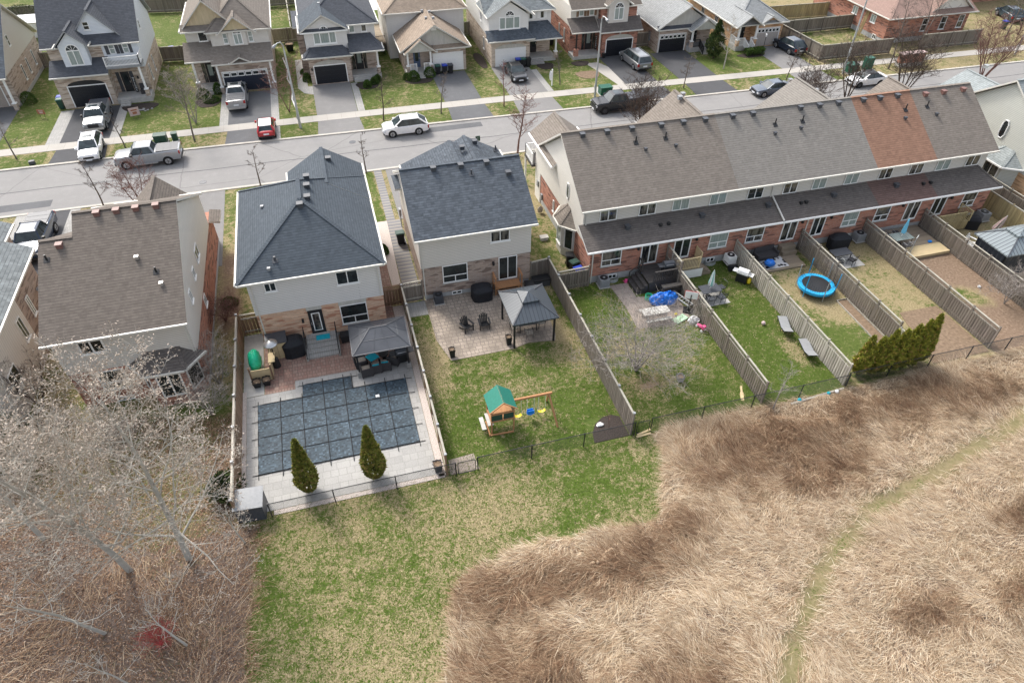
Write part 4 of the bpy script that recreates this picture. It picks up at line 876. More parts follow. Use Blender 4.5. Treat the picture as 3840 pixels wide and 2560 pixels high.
# sage sided house at the right edge
H = house('detached_house', 'grey green sided house at the right edge beyond the townhouse row', 'house', (62, 44, 0))
wall(H, 'br_gold', [(57.0, 38.4, 0, 70, 49, 2.6)]); wall(H, 'sd_sage', [(56.97, 38.35, 2.6, 70, 49.05, 5.3)], [('W', 56.97, 38.35, 49.05, 43.7, 5.3, 8.9, .3)], 'siding')
roof(H, roof_polys('x', 56.6, 72, 38.0, 49.4, 5.3, .68), 'sh_green', 'beige'); roof(H, roof_polys('y', 57.2, 63.2, 46, 51.9, 5.32, .48), 'sh_green', name='front_hip_roof')
vents(H, [(61.6, 51.3, 7.0)], 'steel', .32); MB().prism([(57.0, 43.4), (55.9, 42.6), (55.9, 40.6), (57.0, 39.8)], 0, 3.0).build('side_bay', 'sd_sage', H)
roof(H, [[(57, 43.7, 2.95), (55.6, 42.8, 2.95), (57, 42.1, 3.95)], [(55.6, 42.8, 2.95), (55.6, 40.4, 2.95), (57, 41.1, 3.95), (57, 42.1, 3.95)], [(55.6, 40.4, 2.95), (57, 39.5, 2.95), (57, 41.1, 3.95)]], 'sh_green', 'white', name='bay_roof')
window(H, 'W', 55.9, 40.8, 42.4, .8, 2.7, 'slider', 'glassc')
ov = MB(); pts = [(56.93, 43.0 + .3 * c_, 5.1 + .75 * s__) for c_, s__ in ((-1, -.6), (-.5, -1), (.5, -1), (1, -.6), (1, .6), (.5, 1), (-.5, 1), (-1, .6))]; ov.poly(pts); ov.tube(pts + [pts[0]], .06, 5, 1, False); ov.build('octagon_window', ['glass', 'white'], H)

# ------------------------------------------------------------------ houses, far row
def shed(x0, x1, y0, y1, z0, z1, hipl=0, hipr=0):
    P = [[(x0, y0, z0), (x1, y0, z0), (x1 - hipr, y1, z1), (x0 + hipl, y1, z1)]]
    if hipl: P.append([(x0, y1, z0), (x0, y0, z0), (x0 + hipl, y1, z1)])
    if hipr: P.append([(x1, y0, z0), (x1, y1, z0), (x1 - hipr, y1, z1)])
    return P
def shutters(parent, pos, prs, z0, z1, mat):
    [MB().box(a, pos - .03, z0, b, pos, z1).build('shutter', mat, parent) for a, b in prs]

H = house('detached_house', 'pale blue and buff brick house with white balcony over its porch', 'house', (-22.6, 88, 0))
wall(H, 'br_buff', [(-27.0, 83.5, 0, -18.3, 94, 3.1), (-27.0, 81.7, 0, -21.7, 83.5, 3.45)]); wall(H, 'br_buff', [(-27.02, 83.48, 3.1, -21.8, 94, 5.8)], name='upper_wall')
wall(H, 'sd_blue', [(-21.8, 83.5, 3.1, -18.2, 94.02, 5.8)], [('E', -18.2, 83.5, 94.0, 88.75, 5.8, 9.9, .3)], 'siding')
roof(H, roof_polys('x', -27.5, -17.85, 83.1, 94.4, 5.85, .78), 'sh_dark', 'grey'); roof(H, shed(-27.2, -21.5, 81.2, 83.48, 3.5, 4.5), 'sh_dark', 'grey', name='garage_roof')
wall(H, 'sd_blue', [(-25.55, 82.5, 4.0, -23.05, 83.5, 6.2)], [('S', 82.5, -25.55, -23.05, -24.3, 6.2, 7.4, .3)], 'front_bay'); arch_window(H, 'S', 82.5, -25.0, -23.65, 4.15, 5.65)
roof(H, roof_polys('y', -25.95, -22.65, 82.1, 86, 6.15, .95), 'sh_dark', 'grey', name='bay_roof')
wall(H, 'sd_blue', [], [('S', 84.1, -24.6, -19.5, -22.05, 6.0, 9.0, .3)], 'gable'); window(H, 'S', 84.1, -22.9, -22.3, 7.1, 7.9, 'hung', 'glass'); roof(H, roof_polys('y', -24.9, -19.2, 83.8, 89, 5.95, 1.1), 'sh_dark', 'grey', name='dormer_roof')
garage(H, 'S', 81.7, -25.95, -22.3, .1, 2.28, 'doorblk', arch='black')
window(H, 'S', 83.5, -21.1, -20.55, 4.7, 5.75, 'hung', 'glassp', sill=False); window(H, 'S', 83.5, -19.75, -19.2, 4.7, 5.75, 'hung', 'glassp', sill=False); shutters(H, 83.5, [(-21.5, -21.15), (-20.5, -20.15), (-20.1, -19.8), (-19.15, -18.85)], 4.65, 5.8, 'dgrey')
MB().box(-21.6, 81.65, 3.75, -18.15, 83.5, 3.98).build('balcony_floor', 'grey', H); railing(H, (-21.55, 81.7, 3.98), (-18.2, 81.7, 3.98)); railing(H, (-18.2, 81.7, 3.98), (-18.2, 83.4, 3.98))
MB().box(-21.7, 81.6, 0, -18.2, 83.5, .58).build('porch', 'conc', H); column(H, -18.5, 81.85, .58, 3.75, 'white', 'br_buff'); steps(H, 'S', 81.6, -21.4, -20.4, .45, 3); door(H, 'S', 83.5, -20.95, -20.1, .6, 2.75); shutters(H, 83.5, [(-21.4, -21.05), (-20.05, -19.7)], .6, 2.75, 'dgrey')
window(H, 'E', -18.2, 87.0, 87.6, 5.9, 6.8, 'hung', 'glass'); [window(H, 'E', -18.3, y, y + .5, .9, 2.6, 'hung', 'glass') for y in (85.5, 88.3)]; lantern(H, 'S', 83.5, -19.3, 1.9)

H = house('detached_house', 'taupe house with stepped brown roof and wide navy garage door', 'house', (-8.5, 88, 0))
wall(H, 'br_tan', [(-10.9, 81.9, 0, -4.9, 95, 3.25), (-13.4, 84.0, 0, -10.9, 95, 3.4)]); wall(H, 'sd_beige', [(-10.8, 83.5, 3.25, -4.7, 95, 6.1), (-13.4, 84.4, 3.4, -10.8, 95, 6.15)], name='siding')
wall(H, 'sd_shake', [], [('S', 84.4, -13.2, -8.4, -10.8, 6.4, 9.1, .3)], 'gable'); roof(H, roof_polys('y', -13.8, -7.8, 84.0, 95, 6.15, 1.0), 'sh_tbrown', name='side_gable_roof'); roof(H, shed(-13.7, -10.6, 83.6, 84.6, 6.2, 6.7), 'sh_tbrown', name='pent_roof')
roof(H, roof_polys('y', -11.15, -4.3, 83.1, 95, 6.12, .8, 's'), 'sh_tbrown'); wall(H, 'sd_shake', [], [('S', 83.2, -9.4, -6.5, -7.95, 6.1, 7.4, .2)], 'dormer_gable'); roof(H, roof_polys('y', -9.95, -5.95, 82.8, 87, 5.95, .85), 'sh_tbrown', name='dormer_roof')
wall(H, 'sd_beige', [(-8.9, 83.25, 4.5, -7.0, 83.5, 6.1)], name='front_bay'); arch_window(H, 'S', 83.25, -8.4, -7.45, 4.6, 5.75); window(H, 'S', 83.5, -9.5, -9.0, 4.75, 5.85, 'hung', 'glassp'); window(H, 'S', 83.5, -6.85, -6.35, 4.75, 5.85, 'hung', 'glassp'); window(H, 'S', 84.4, -12.1, -11.2, 4.9, 6.0, 'single')
roof(H, shed(-11.2, -4.6, 81.4, 83.5, 3.3, 4.55), 'sh_tbrown', name='garage_roof'); roof(H, roof_polys('y', -9.3, -7.0, 81.3, 83.2, 3.35, .5), 'sh_tbrown', name='garage_gable'); garage(H, 'S', 81.9, -10.35, -5.65, .05, 2.2, 'doornavy', True)
roof(H, shed(-13.9, -10.9, 82.0, 84.4, 3.6, 4.9), 'sh_tbrown', name='porch_roof'); MB().box(-13.5, 82.2, 0, -10.9, 84, .5).build('porch', 'conc', H); column(H, -13.2, 82.4, .5, 3.5, 'white', 'br_tan'); [column(H, x, 81.75, .0, 3.2, 'white', 'br_tan') for x in (-10.75, -5.1)]; door(H, 'S', 84.0, -12.2, -11.3, .55, 2.7, side=True); steps(H, 'S', 82.2, -12.6, -11.4, .4, 2)

H = house('detached_house', 'grey siding house with charcoal roof and black garage door under an arch', 'house', (3, 88, 0))
wall(H, 'br_tan', [(-.95, 81.4, 0, 3.7, 95, 3.15), (3.7, 83.6, 0, 7.0, 95, 3.15)]); wall(H, 'sd_grey', [(-.9, 82.4, 3.15, 3.8, 95, 5.65), (3.8, 83.6, 3.15, 7.05, 95, 5.7)], [('S', 82.4, -.9, 3.6, 1.35, 5.65, 7.0, .3)], 'siding')
roof(H, roof_polys('y', -1.2, 7.5, 83.2, 96, 5.72, .62, 's'), 'sh_dark', 'beige'); roof(H, roof_polys('y', -1.4, 4.05, 82.0, 88, 5.65, .62), 'sh_slate', 'beige', name='gable_roof'); roof(H, shed(-1.3, 3.95, 82.02, 82.4, 5.62, 5.85), 'sh_dark', 'white', name='pent_roof', gutter=False)
roof(H, shed(-1.45, 4.0, 80.95, 82.4, 3.2, 3.9, 1.0, 1.0), 'sh_dark', 'beige', name='garage_roof'); roof(H, shed(3.85, 7.6, 81.1, 83.6, 3.4, 4.6, .01, 1.2), 'sh_dark', 'beige', name='porch_roof')
window(H, 'S', 82.4, .05, 2.6, 4.15, 5.45, 'triple', 'glassp', fw=.12); arch_window(H, 'S', 82.36, .85, 1.85, 5.3, 5.62); window(H, 'S', 83.6, 4.2, 4.8, 4.75, 5.6, 'single', 'glassp'); window(H, 'S', 83.6, 5.55, 6.15, 4.75, 5.6, 'single', 'glassc')
garage(H, 'S', 81.4, -.42, 3.08, .1, 2.12, 'doorblk', arch='sd_vert'); MB().box(3.7, 81.7, 0, 7.1, 83.6, .55).build('porch', 'conc', H); column(H, 6.85, 81.9, .55, 3.35, 'white', 'br_tan'); steps(H, 'S', 81.7, 3.85, 6.0, .45, 2); door(H, 'S', 83.6, 4.4, 5.3, .58, 2.6, side=True); lantern(H, 'S', 81.4, -.7, 1.7)
wall(H, 'br_brown', [(-1.7, 84.5, 0, -.97, 90, 5.4)], name='side_chase'); roof(H, [[(-2.0, 84.2, 5.6), (-.9, 84.2, 5.6), (-.9, 90.3, 5.6), (-2.0, 90.3, 5.6)]], 'sh_dark', 'beige', name='chase_roof', gutter=False); vents(H, [(.5, 86, 6.5), (.55, 86.9, 6.5), (1.35, 86.4, 7.2)], 'grey', .26)

H = house('bungalow', 'tan roofed bungalow with blue front door and white garage door', 'house', (13.6, 88, 0))
wall(H, 'br_tan', [(9.95, 82.6, 0, 17.3, 92, 2.8), (13.1, 81.8, 0, 17.3, 82.6, 2.8)]); wall(H, 'sd_vert', [], [('S', 81.9, 10.6, 16.8, 13.65, 3.1, 5.2, .3)], 'gable'); roof(H, roof_polys('y', 9.5, 17.8, 81.3, 91, 2.85, .64), 'sh_tan'); roof(H, shed(13.4, 17.7, 81.32, 82.0, 2.83, 3.15), 'sh_tan', name='pent_roof', gutter=False)
roof(H, roof_polys('y', 9.9, 13.65, 80.7, 84, 2.75, .74), 'sh_tan', name='portico_roof'); wall(H, 'sd_vert', [], [('S', 80.9, 10.3, 13.3, 11.78, 2.8, 3.85, .2)], 'portico_gable'); garage(H, 'S', 81.8, 13.37, 16.87, .02, 2.1, 'white')
MB().box(9.95, 81.0, 0, 13.1, 82.6, .5).build('porch', 'conc', H); [column(H, x, 81.2, .5, 2.7, 'white', 'br_tan') for x in (10.25, 12.95)]; door(H, 'S', 82.6, 11.1, 11.9, .52, 2.5, 'doorblue'); railing(H, (10.5, 81.05, .5), (11.2, 81.05, .5)); railing(H, (12.1, 81.05, .5), (12.8, 81.05, .5)); steps(H, 'S', 81.0, 11.25, 12.05, .4, 3)
wall(H, 'sd_grey', [(8.9, 87.5, 0, 18.4, 97, 5.3)], name='rear_siding'); roof(H, roof_polys('x', 8.5, 18.8, 87.1, 97.5, 5.35, .6, 'we'), 'sh_tan', name='rear_roof'); vents(H, [(13.18, 89.6, 5.4), (13.81, 88.4, 5.7), (13.22, 87.0, 5.35), (13.9, 85.7, 5.6), (13.27, 84.6, 5.25), (13.9, 83.3, 5.6)], 'grey', .26)
MB().box(13.35, 81.86, 4.75, 13.95, 81.89, 5.15).build('gable_trim', 'white', H)

H = house('detached_house', 'pale house with white shutters behind the dark parked sedan', 'house', (24.5, 88, 0))
wall(H, 'br_buff', [(20.4, 81.5, 0, 25.2, 95, 3.1), (25.2, 83.8, 0, 28.5, 95, 3.1)]); wall(H, 'sd_white', [(20.35, 82.4, 3.1, 25.25, 95, 5.5), (25.25, 83.8, 3.1, 28.55, 95, 5.5)], [('S', 82.4, 20.6, 25.2, 23.0, 5.5, 6.95, .3)], 'siding')
roof(H, roof_polys('x', 20.0, 28.95, 83.4, 95.4, 5.52, .62, 'e'), 'sh_grey'); roof(H, roof_polys('y', 20.1, 25.85, 82.0, 88, 5.5, .65), 'sh_grey', name='gable_roof'); roof(H, shed(20.0, 25.6, 80.95, 82.4, 3.15, 4.0, .01, .8), 'sh_slate2', name='garage_roof'); roof(H, shed(24.9, 29.2, 81.3, 83.8, 2.85, 4.2, .01, 1.2), 'sh_slate2', name='porch_roof')
window(H, 'S', 82.4, 21.6, 24.2, 3.98, 5.4, 'triple', 'glassp', fw=.12); arch_window(H, 'S', 82.36, 22.3, 23.5, 5.28, 5.5); [window(H, 'S', 83.8, a, a + .5, 4.45, 5.3, 'single', 'glassc') for a in (25.72, 27.15)]; shutters(H, 83.8, [(26.25, 26.55), (26.8, 27.12), (27.7, 28.0)], 4.45, 5.3, 'white')
garage(H, 'S', 81.5, 20.95, 24.6, .0, 2.0, 'white', arch='sd_vert'); MB().box(25.2, 81.8, 0, 28.7, 83.8, .5).build('porch', 'conc', H); steps(H, 'S', 81.8, 25.3, 27.0, .42, 3, mat='pv_grey'); column(H, 28.6, 81.7, .4, 2.8, 'white', 'br_buff'); door(H, 'S', 83.8, 25.95, 26.75, .52, 2.4, side=False)
window(H, 'W', 20.35, 86, 86.5, 4.0, 5.2, 'single', 'glass'); window(H, 'W', 20.4, 85, 85.5, 1.0, 2.4, 'single', 'glass')

H = house('detached_house', 'red brick house with grey window bay above a black garage door', 'house', (35, 88, 0))
wall(H, 'br_red', [(34.5, 81.3, 0, 39.2, 94, 3.1), (30.9, 83.2, 0, 34.5, 94, 3.3)]); wall(H, 'br_red', [(34.5, 82.3, 3.1, 39.2, 94, 5.6)], name='upper_wall'); wall(H, 'sd_cream', [(30.88, 83.2, 3.3, 34.5, 94, 5.6)], name='siding')
wall(H, 'sd_beige', [(35.25, 81.75, 3.6, 37.85, 82.3, 6.1)], [('S', 81.75, 35.25, 37.85, 36.55, 6.1, 7.1, .3)], 'window_bay'); arch_window(H, 'S', 81.75, 35.95, 37.2, 4.15, 5.55); roof(H, roof_polys('y', 34.9, 38.2, 81.4, 86, 5.95, .8), 'sh_brown', name='bay_roof')
roof(H, shed(33.95, 39.65, 80.85, 82.3, 3.1, 4.3), 'sh_skirt', name='garage_roof'); roof(H, shed(30.4, 34.0, 81.0, 83.2, 3.3, 4.35), 'sh_skirt', name='porch_roof'); roof(H, roof_polys('x', 30.5, 39.65, 81.9, 94.4, 5.65, .6), 'sh_brown')
garage(H, 'S', 81.3, 35.1, 38.55, .03, 2.0, 'doorblk', arch='sd_vert'); [window(H, 'S', 83.2, a, a + .6, 4.5, 5.4, 'single', 'glassp') for a in (31.95, 33.3)]; shutters(H, 83.2, [(31.6, 31.92), (32.6, 32.92), (32.96, 33.26), (33.95, 34.25)], 4.45, 5.45, 'wood2')
MB().box(30.8, 81.2, 0, 34.4, 83.2, .42).build('porch', 'conc', H); MB().box(31.1, 81.35, 1.2, 31.25, 81.5, 3.2).build('porch_column', 'black', H); MB().cbox(31.17, 81.42, .42, .5, .5, .8).build('pier', 'br_red', H); door(H, 'S', 83.2, 32.95, 33.85, .45, 2.6, side=True); [window(H, 'W', 30.9, y, y + .4, 1.0, 2.6, 'single', 'glass') for y in (85, 87)]

H = house('bungalow', 'brown brick bungalow with light grey roof, black garage door with window row', 'house', (45.7, 87, 0))
wall(H, 'br_tan', [(41.85, 80.9, 0, 46.0, 94, 2.85), (46.0, 81.6, 0, 49.5, 94, 2.85)]); wall(H, 'sd_vert', [], [('S', 81.0, 42.6, 49.0, 45.8, 3.1, 5.05, .3)], 'gable'); roof(H, roof_polys('y', 41.5, 50.0, 80.5, 94, 2.9, .6), 'sh_lgrey'); roof(H, shed(41.6, 46.5, 80.48, 81.1, 2.87, 3.2), 'sh_dark', name='pent_roof', gutter=False)
roof(H, roof_polys('y', 45.75, 49.85, 79.5, 83.5, 2.72, .66), 'sh_lgrey', name='portico_roof'); wall(H, 'sd_vert', [], [('S', 79.7, 46.1, 49.5, 47.8, 2.75, 3.85, .2)], 'portico_gable'); garage(H, 'S', 80.9, 42.15, 45.65, .0, 2.1, 'doorblk', True)
MB().box(46.0, 79.9, 0, 49.5, 81.6, .6).build('porch', 'found', H); [column(H, x, 80.05, .6, 2.7, 'white', 'br_tan') for x in (46.2, 49.3)]; door(H, 'S', 81.6, 46.8, 47.65, .62, 2.6); railing(H, (46.4, 79.95, .6), (47.3, 79.95, .6), .9, 'black'); railing(H, (48.3, 79.95, .6), (49.1, 79.95, .6), .9, 'black'); steps(H, 'S', 79.9, 47.4, 48.2, .5, 4); vents(H, [(45.1, 86, 5.2)], 'grey', .28)
railing(H, (47.35, 79.9, .5), (47.35, 78.8, .05), .9, 'black'); railing(H, (48.25, 79.9, .5), (48.25, 78.8, .05), .9, 'black'); MB().box(41.72, 83, .8, 41.86, 83.5, 1.9).build('electric_meter', 'grey', H); spout(H, 41.95, 80.85, 2.8)

H = house('bungalow', 'golden brick bungalow with grey roof and white porch railings', 'house', (55.3, 86, 0))
wall(H, 'br_gold', [(51.95, 80.6, 0, 54.7, 93, 3.0), (54.7, 79.5, 0, 58.65, 93, 3.0)]); wall(H, 'br_gold', [], [('S', 79.45, 55.3, 57.9, 56.6, 2.98, 3.75, .3)], 'gable'); roof(H, roof_polys('y', 51.5, 59.15, 79.1, 93, 3.0, .62, 's'), 'sh_lgrey')
roof(H, roof_polys('y', 55.1, 58.1, 79.0, 82, 2.95, .6), 'sh_lgrey', 'beige', name='garage_gable'); roof(H, roof_polys('y', 51.45, 55.2, 78.5, 83, 2.98, .68), 'sh_lgrey', name='porch_gable'); gd = garage(H, 'S', 79.5, 55.1, 58.2, .1, 2.25, 'doorgry', True)
MB().box(51.9, 78.8, 0, 54.7, 80.6, .6).build('porch', 'conc', H); [column(H, x, 78.95, .6, 2.95, 'white', 'br_gold') for x in (52.1, 54.55)]; door(H, 'S', 80.6, 53.0, 53.9, .62, 2.7); railing(H, (52.0, 80.4, .6), (52.0, 79.0, .6)); railing(H, (52.2, 78.85, .6), (53.0, 78.85, .6)); railing(H, (53.9, 78.85, .6), (54.5, 78.85, .6)); railing(H, (53.05, 78.8, .5), (53.05, 77.7, .05)); railing(H, (53.85, 78.8, .5), (53.85, 77.7, .05)); steps(H, 'S', 78.8, 53.1, 53.8, .5, 4)
lantern(H, 'S', 79.5, 56.5, 2.9); pipes(H, [(53.2, 86.5, 4.1)], 'black', .5, .07); [window(H, 'W', 51.95, y, y + .8, 1.0, 2.6, 'slider', 'glass') for y in (84.2, 88)]

H = house('detached_house', 'beige gable ended house at the top left corner', 'house', (-36, 90, 0))
wall(H, 'br_tan', [(-42, 84.0, 0, -31.85, 96.8, 3.3)]); wall(H, 'sd_beige', [], [('E', -31.83, 83.0, 97.2, 90.2, 3.3, 8.35, .3)], 'siding'); roof(H, roof_polys('x', -43, -31.5, 82.4, 97.6, 3.5, .68), 'sh_slate2')
[window(H, 'E', -31.85, y, y + .45, 1.1, 2.7, 'single', 'glass') for y in (88.5, 90.6, 93.2)]; window(H, 'E', -31.83, 88.0, 88.6, 4.9, 6.0, 'hung', 'glassc'); column(H, -32.0, 82.9, 0, 3.3, 'white', 'br_tan'); garage(H, 'S', 84.0, -38, -33, .1, 2.2, 'garbrown'); MB().box(-31.9, 84, 0, -31.8, 96.8, .35).build('foundation', 'found', H)

H = house('brick_bungalow', 'red brick bungalow with pinkish brown roof behind the long grey fence', 'house', (78, 81, 0))
wall(H, 'br_red', [(72.0, 76.2, .6, 84.5, 92, 3.2)]); wall(H, 'found', [(72.03, 76.23, 0, 84.47, 91.9, .6)], name='foundation'); roof(H, roof_polys('x', 71.5, 85.2, 75.6, 92.5, 3.3, .42, 'w'), 'sh_pink'); wall(H, 'sd_cream', [], [('S', 76.5, 78.4, 84.6, 81.5, 3.4, 5.8, .3)], 'gable'); roof(H, roof_polys('y', 78.0, 85.0, 76.1, 84, 3.4, .72), 'sh_pink', name='gable_roof')
[window(H, 'W', 72.0, y, y + 1.0, 1.85, 2.8, 'slider', 'glassp') for y in (78.6, 82.4)]; [window(H, 'W', 72.03, y, y + .7, .1, .7, 'slider', 'glass', sill=False) for y in (77.6, 83.6)]; [window(H, 'S', 76.2, x, x + .9, 1.2, 2.8, 'hung', 'glassc') for x in (77.3, 80.2, 83)]
H = house('detached_house', 'grey roofed house beyond the top right corner', 'house', (100, 92, 0))
wall(H, 'br_red', [(92, 88, 0, 106, 98, 5.4)]); roof(H, roof_polys('x', 91.5, 106.5, 87.5, 98.5, 5.4, .5, 'we'), 'sh_grey')

# ------------------------------------------------------------------ fences
def wood_fence(pts, label, h=1.8, mat='wood', cap='cap', lattice=0.3, bay=2.4, caps=False, group='board fences between the yards', both=True, cat='fence', name='wood_fence'):
    x0, y0 = pts[0]; F = thing(name, label, cat, (x0, y0, 0), 0, group, world=True)
    hb = h - lattice
    for (ax, ay), (bx, by) in zip(pts, pts[1:]):
        L = math.hypot(bx - ax, by - ay); n = max(1, round(L / bay)); ang = math.atan2(by - ay, bx - ax); mt = Matrix.Translation((ax, ay, 0)) @ Matrix.Rotation(ang, 4, 'Z')
        b = MB(); nb = int(L / 0.2)
        for i in range(nb):
            u = (i + .5) * L / nb; t = random.uniform(-.01, .01)
            b.box(u - (.075 if both else .097), .03, .05, u + (.068 if both else .095), .052, hb + t)
            if both: b.box(u + .025, -.052, .05, u + .168, -.03, hb + t)
        b.xf(mt); b.build('boards', mat, F)
        r = MB(); r.box(0, -.03, .3, L, .03, .38); r.box(0, -.03, hb - .1, L, .03, hb); r.box(0, -.06, h - .02, L, .06, h + .025); r.xf(mt); r.build('rail', cap, F)
        if lattice:
            l = MB(); c = int(L / .16)
            for i in range(c + 1):
                u = i * L / c; u2 = min(L, u + lattice); l.bar((u, .008, hb + .02), (u2, .008, hb + .02 + (u2 - u) * .93), .035, .01, up=(0, 1, 0)); u3 = max(0, u - lattice); l.bar((u, -.008, hb + .02), (u3, -.008, hb + .02 + (u - u3) * .93), .035, .01, up=(0, 1, 0))
            l.xf(mt); l.build('lattice', mat, F)
        for i in range(n + 1):
            if i == 0 and (ax, ay) != pts[0]: continue
            u = i * L / n; p_ = MB(); p_.box(u - .055, -.055, 0, u + .055, .055, h + .1); p_.xf(mt); po = p_.build('post', mat, F)
            if caps:
                q_ = MB(); q_.box(u - .075, -.075, h + .1, u + .075, .075, h + .16); q_.xf(mt); q_.build('post_cap', 'grey', po, org=(x0, y0, 0))
    return F
wood_fence([(-8.25, 38.6), (-8.25, 23.4)], 'brown board fence on the left side of the pool yard', mat='wood2', cap='woodl', caps=True, lattice=.3, both=False)
wood_fence([(-8.1, 38.6), (-6.75, 38.6)], 'short brown fence between brown and slate roofed houses', mat='wood2', cap='woodl', both=False)
wood_fence([(2.93, 39.0), (2.93, 23.4)], 'brown board fence on the right side of the pool yard', mat='wood2', cap='cap', caps=True, both=False, h=1.75)
wood_fence([(1.55, 39.1), (2.85, 39.1)], 'brown gate with lattice top beside the slate roofed house', mat='wood2', cap='wood2', cat='gate', name='wooden_gate', both=False)
wood_fence([(3.0, 39.15), (4.4, 39.2)], 'grey picket gate beside the brown brick house', mat='wood', cap='woodl', cat='gate', name='wooden_gate', both=False)
wood_fence([(14.04, 39.4), (14.04, 23.4)], 'weathered fence between metal gazebo and bare crabapple yard', caps=True, lattice=0.0)
wood_fence([(12.6, 39.25), (13.95, 39.4)], 'short grey fence beside the black deck box', lattice=0.0)
wood_fence([(14.12, 37.55), (16.6, 37.65)], 'grey wooden gate at the townhouse corner by the bins', cat='gate', name='wooden_gate', lattice=.25)
wood_fence([(22.9, 35.4), (22.9, 23.6)], 'weathered fence between blue tarp and closed parasol yards')
wood_fence([(22.9, 37.8), (22.9, 35.5)], 'tall lattice privacy screen between the first two decks', h=2.45, lattice=.9)
wood_fence([(28.8, 37.8), (28.8, 23.6)], 'pale weathered fence left of the trampoline', mat='woodl')
wood_fence([(34.6, 37.8), (34.6, 26.2)], 'weathered fence right of the trampoline')
wood_fence([(34.6, 26.1), (34.6, 24.3)], 'low end piece of the trampoline fence behind cedars', h=1.4, lattice=0, mat='woodl')
wood_fence([(40.5, 37.8), (40.5, 24.0)], 'weathered fence left of the yard with the pine deck')
wood_fence([(46.2, 37.8), (46.2, 24.0)], 'weathered fence right of the yard with the pine deck')
wood_fence([(53.7, 38.9), (53.7, 24.0)], 'light tan fence right of the curtained gazebo', mat='woody', lattice=0)
wood_fence([(55.6, 41), (55.6, 24.0)], 'grey fence beside the grey green house', lattice=.25)
G_ = 'board fences behind the far houses'
wood_fence([(59.9, 82.0), (60.4, 73.1), (70.6, 73.0)], 'long grey fence behind the green utility cabinets', lattice=0, group=G_, both=False, h=1.9)
wood_fence([(75.3, 73.2), (84.2, 73.0)], 'grey fence in front of the red brick bungalow', lattice=0, group=G_, both=False, h=1.9)
wood_fence([(60.2, 82.6), (71.9, 82.7)], 'grey fence behind the brick bungalow lawn', lattice=0, group=G_, both=False)
wood_fence([(62.6, 88.7), (76, 88.2)], 'light tan fence near the top right', lattice=0, group=G_, mat='woody')
wood_fence([(60.0, 93), (60.2, 82.7)], 'grey fence right of the golden brick bungalow', lattice=0, group=G_, both=False)
for a, lb in (([(-31.7, 95), (-27.1, 95)], 'grey fence left of the pale blue house'), ([(-18.1, 93.4), (-13.5, 93)], 'grey fence between pale blue and taupe houses'), ([(-22, 113.9), (-12.5, 112.5)], 'far grey fence behind the taupe house yard'), ([(-4.9, 96.6), (-1.2, 96.6)], 'grey fence between taupe and charcoal roofed houses'), ([(-46, 115), (-36, 115)], 'far dark fence in the top left corner'), ([(18.8, 100), (18.8, 93.1), (20.3, 93.1)], 'grey fence right of the tan bungalow'), ([(39.4, 83.4), (41.8, 83.3)], 'grey fence between red brick house and brown bungalow'), ([(-8.5, 112.5), (-1, 112.5)], 'far fence left of the charcoal roof'), ([(-2.7, 112), (-2.5, 96.7)], 'fence running back left of the charcoal roof')):
    wood_fence(a, lb, lattice=0, group=G_, both=False)

def chain_fence(x0, x1, y, label, gates=()):
    F = thing('chain_link_fence', label, 'fence', (x0, y, 0), 0, 'black chain link fence along the field', world=True); h = 1.15
    def mesh_(a, b, z0=.08, z1=h - .04, nm='wire_mesh', par=F):
        m = MB(); s_ = .12; n = int((b - a) / s_); H_ = z1 - z0
        for i in range(-int(H_ / s_), n):
            for sg in (0, 1):
                u0 = a + i * s_; p, q = (u0, z0), (u0 + H_, z1)
                if sg: p, q = (u0 + H_, z0), (u0, z1)
                d = q[0] - p[0]
                def cl(t): return (p[0] + d * t, z0 + (z1 - z0) * t)
                ts = sorted([(a - p[0]) / d, (b - p[0]) / d]); t0, t1 = max(0, ts[0]), min(1, ts[1])
                if t1 <= t0: continue
                P0, P1 = cl(t0), cl(t1); m.bar((P0[0], y + .004 * (1 - 2 * sg), P0[1]), (P1[0], y + .004 * (1 - 2 * sg), P1[1]), .006, .006, up=(0, 1, 0))
        m.build(nm, 'black', par)
    L = x1 - x0; n = round(L / 3.0); r = MB(); r.tube([(x0, y, h), (x1, y, h)], .024, 6); r.build('top_rail', 'black', F); mesh_(x0, x1)
    for i in range(n + 1):
        x = x0 + L * i / n; p_ = MB(); p_.cyl(x, y, 0, h + .04, .033, .033, 8); p_.build('post', 'black', F)
def chain_gate(x0, x1, y, label):
    F = thing('chain_link_gate', label, 'gate', (x0, y, 0), 0, 'black chain link gates', world=True); h = 1.1
    f = MB(); P = [(x0 + .08, y, .1), (x1 - .08, y, .1), (x1 - .05, y, .2), (x1 - .05, y, h - .1), (x1 - .12, y, h), (x0 + .12, y, h), (x0 + .05, y, h - .1), (x0 + .05, y, .2), (x0 + .08, y, .1)]; f.tube(P, .022, 6); f.build('frame', 'black', F)
    m = MB(); s_ = .12; H_ = h - .15
    for i in range(-8, 10):
        for sg in (0, 1):
            p, q = (x0 + i * s_, .12), (x0 + i * s_ + H_, h - .03)
            if sg: p, q = (q[0], p[1]), (p[0], q[1])
            d = q[0] - p[0]; ts = sorted([(x0 + .07 - p[0]) / d, (x1 - .07 - p[0]) / d]); t0, t1 = max(0, ts[0]), min(1, ts[1])
            if t1 > t0: m.bar((p[0] + d * t0, y, .12 + H_ * t0), (p[0] + d * t1, y, .12 + H_ * t1), .006, .006, up=(0, 1, 0))
    m.build('wire_mesh', 'black', F)
chain_fence(-6.6, 3.42, 23.22, 'black chain link fence in front of the pool patio'); chain_gate(3.5, 4.6, 23.24, 'black chain link gate beside the pool yard corner')
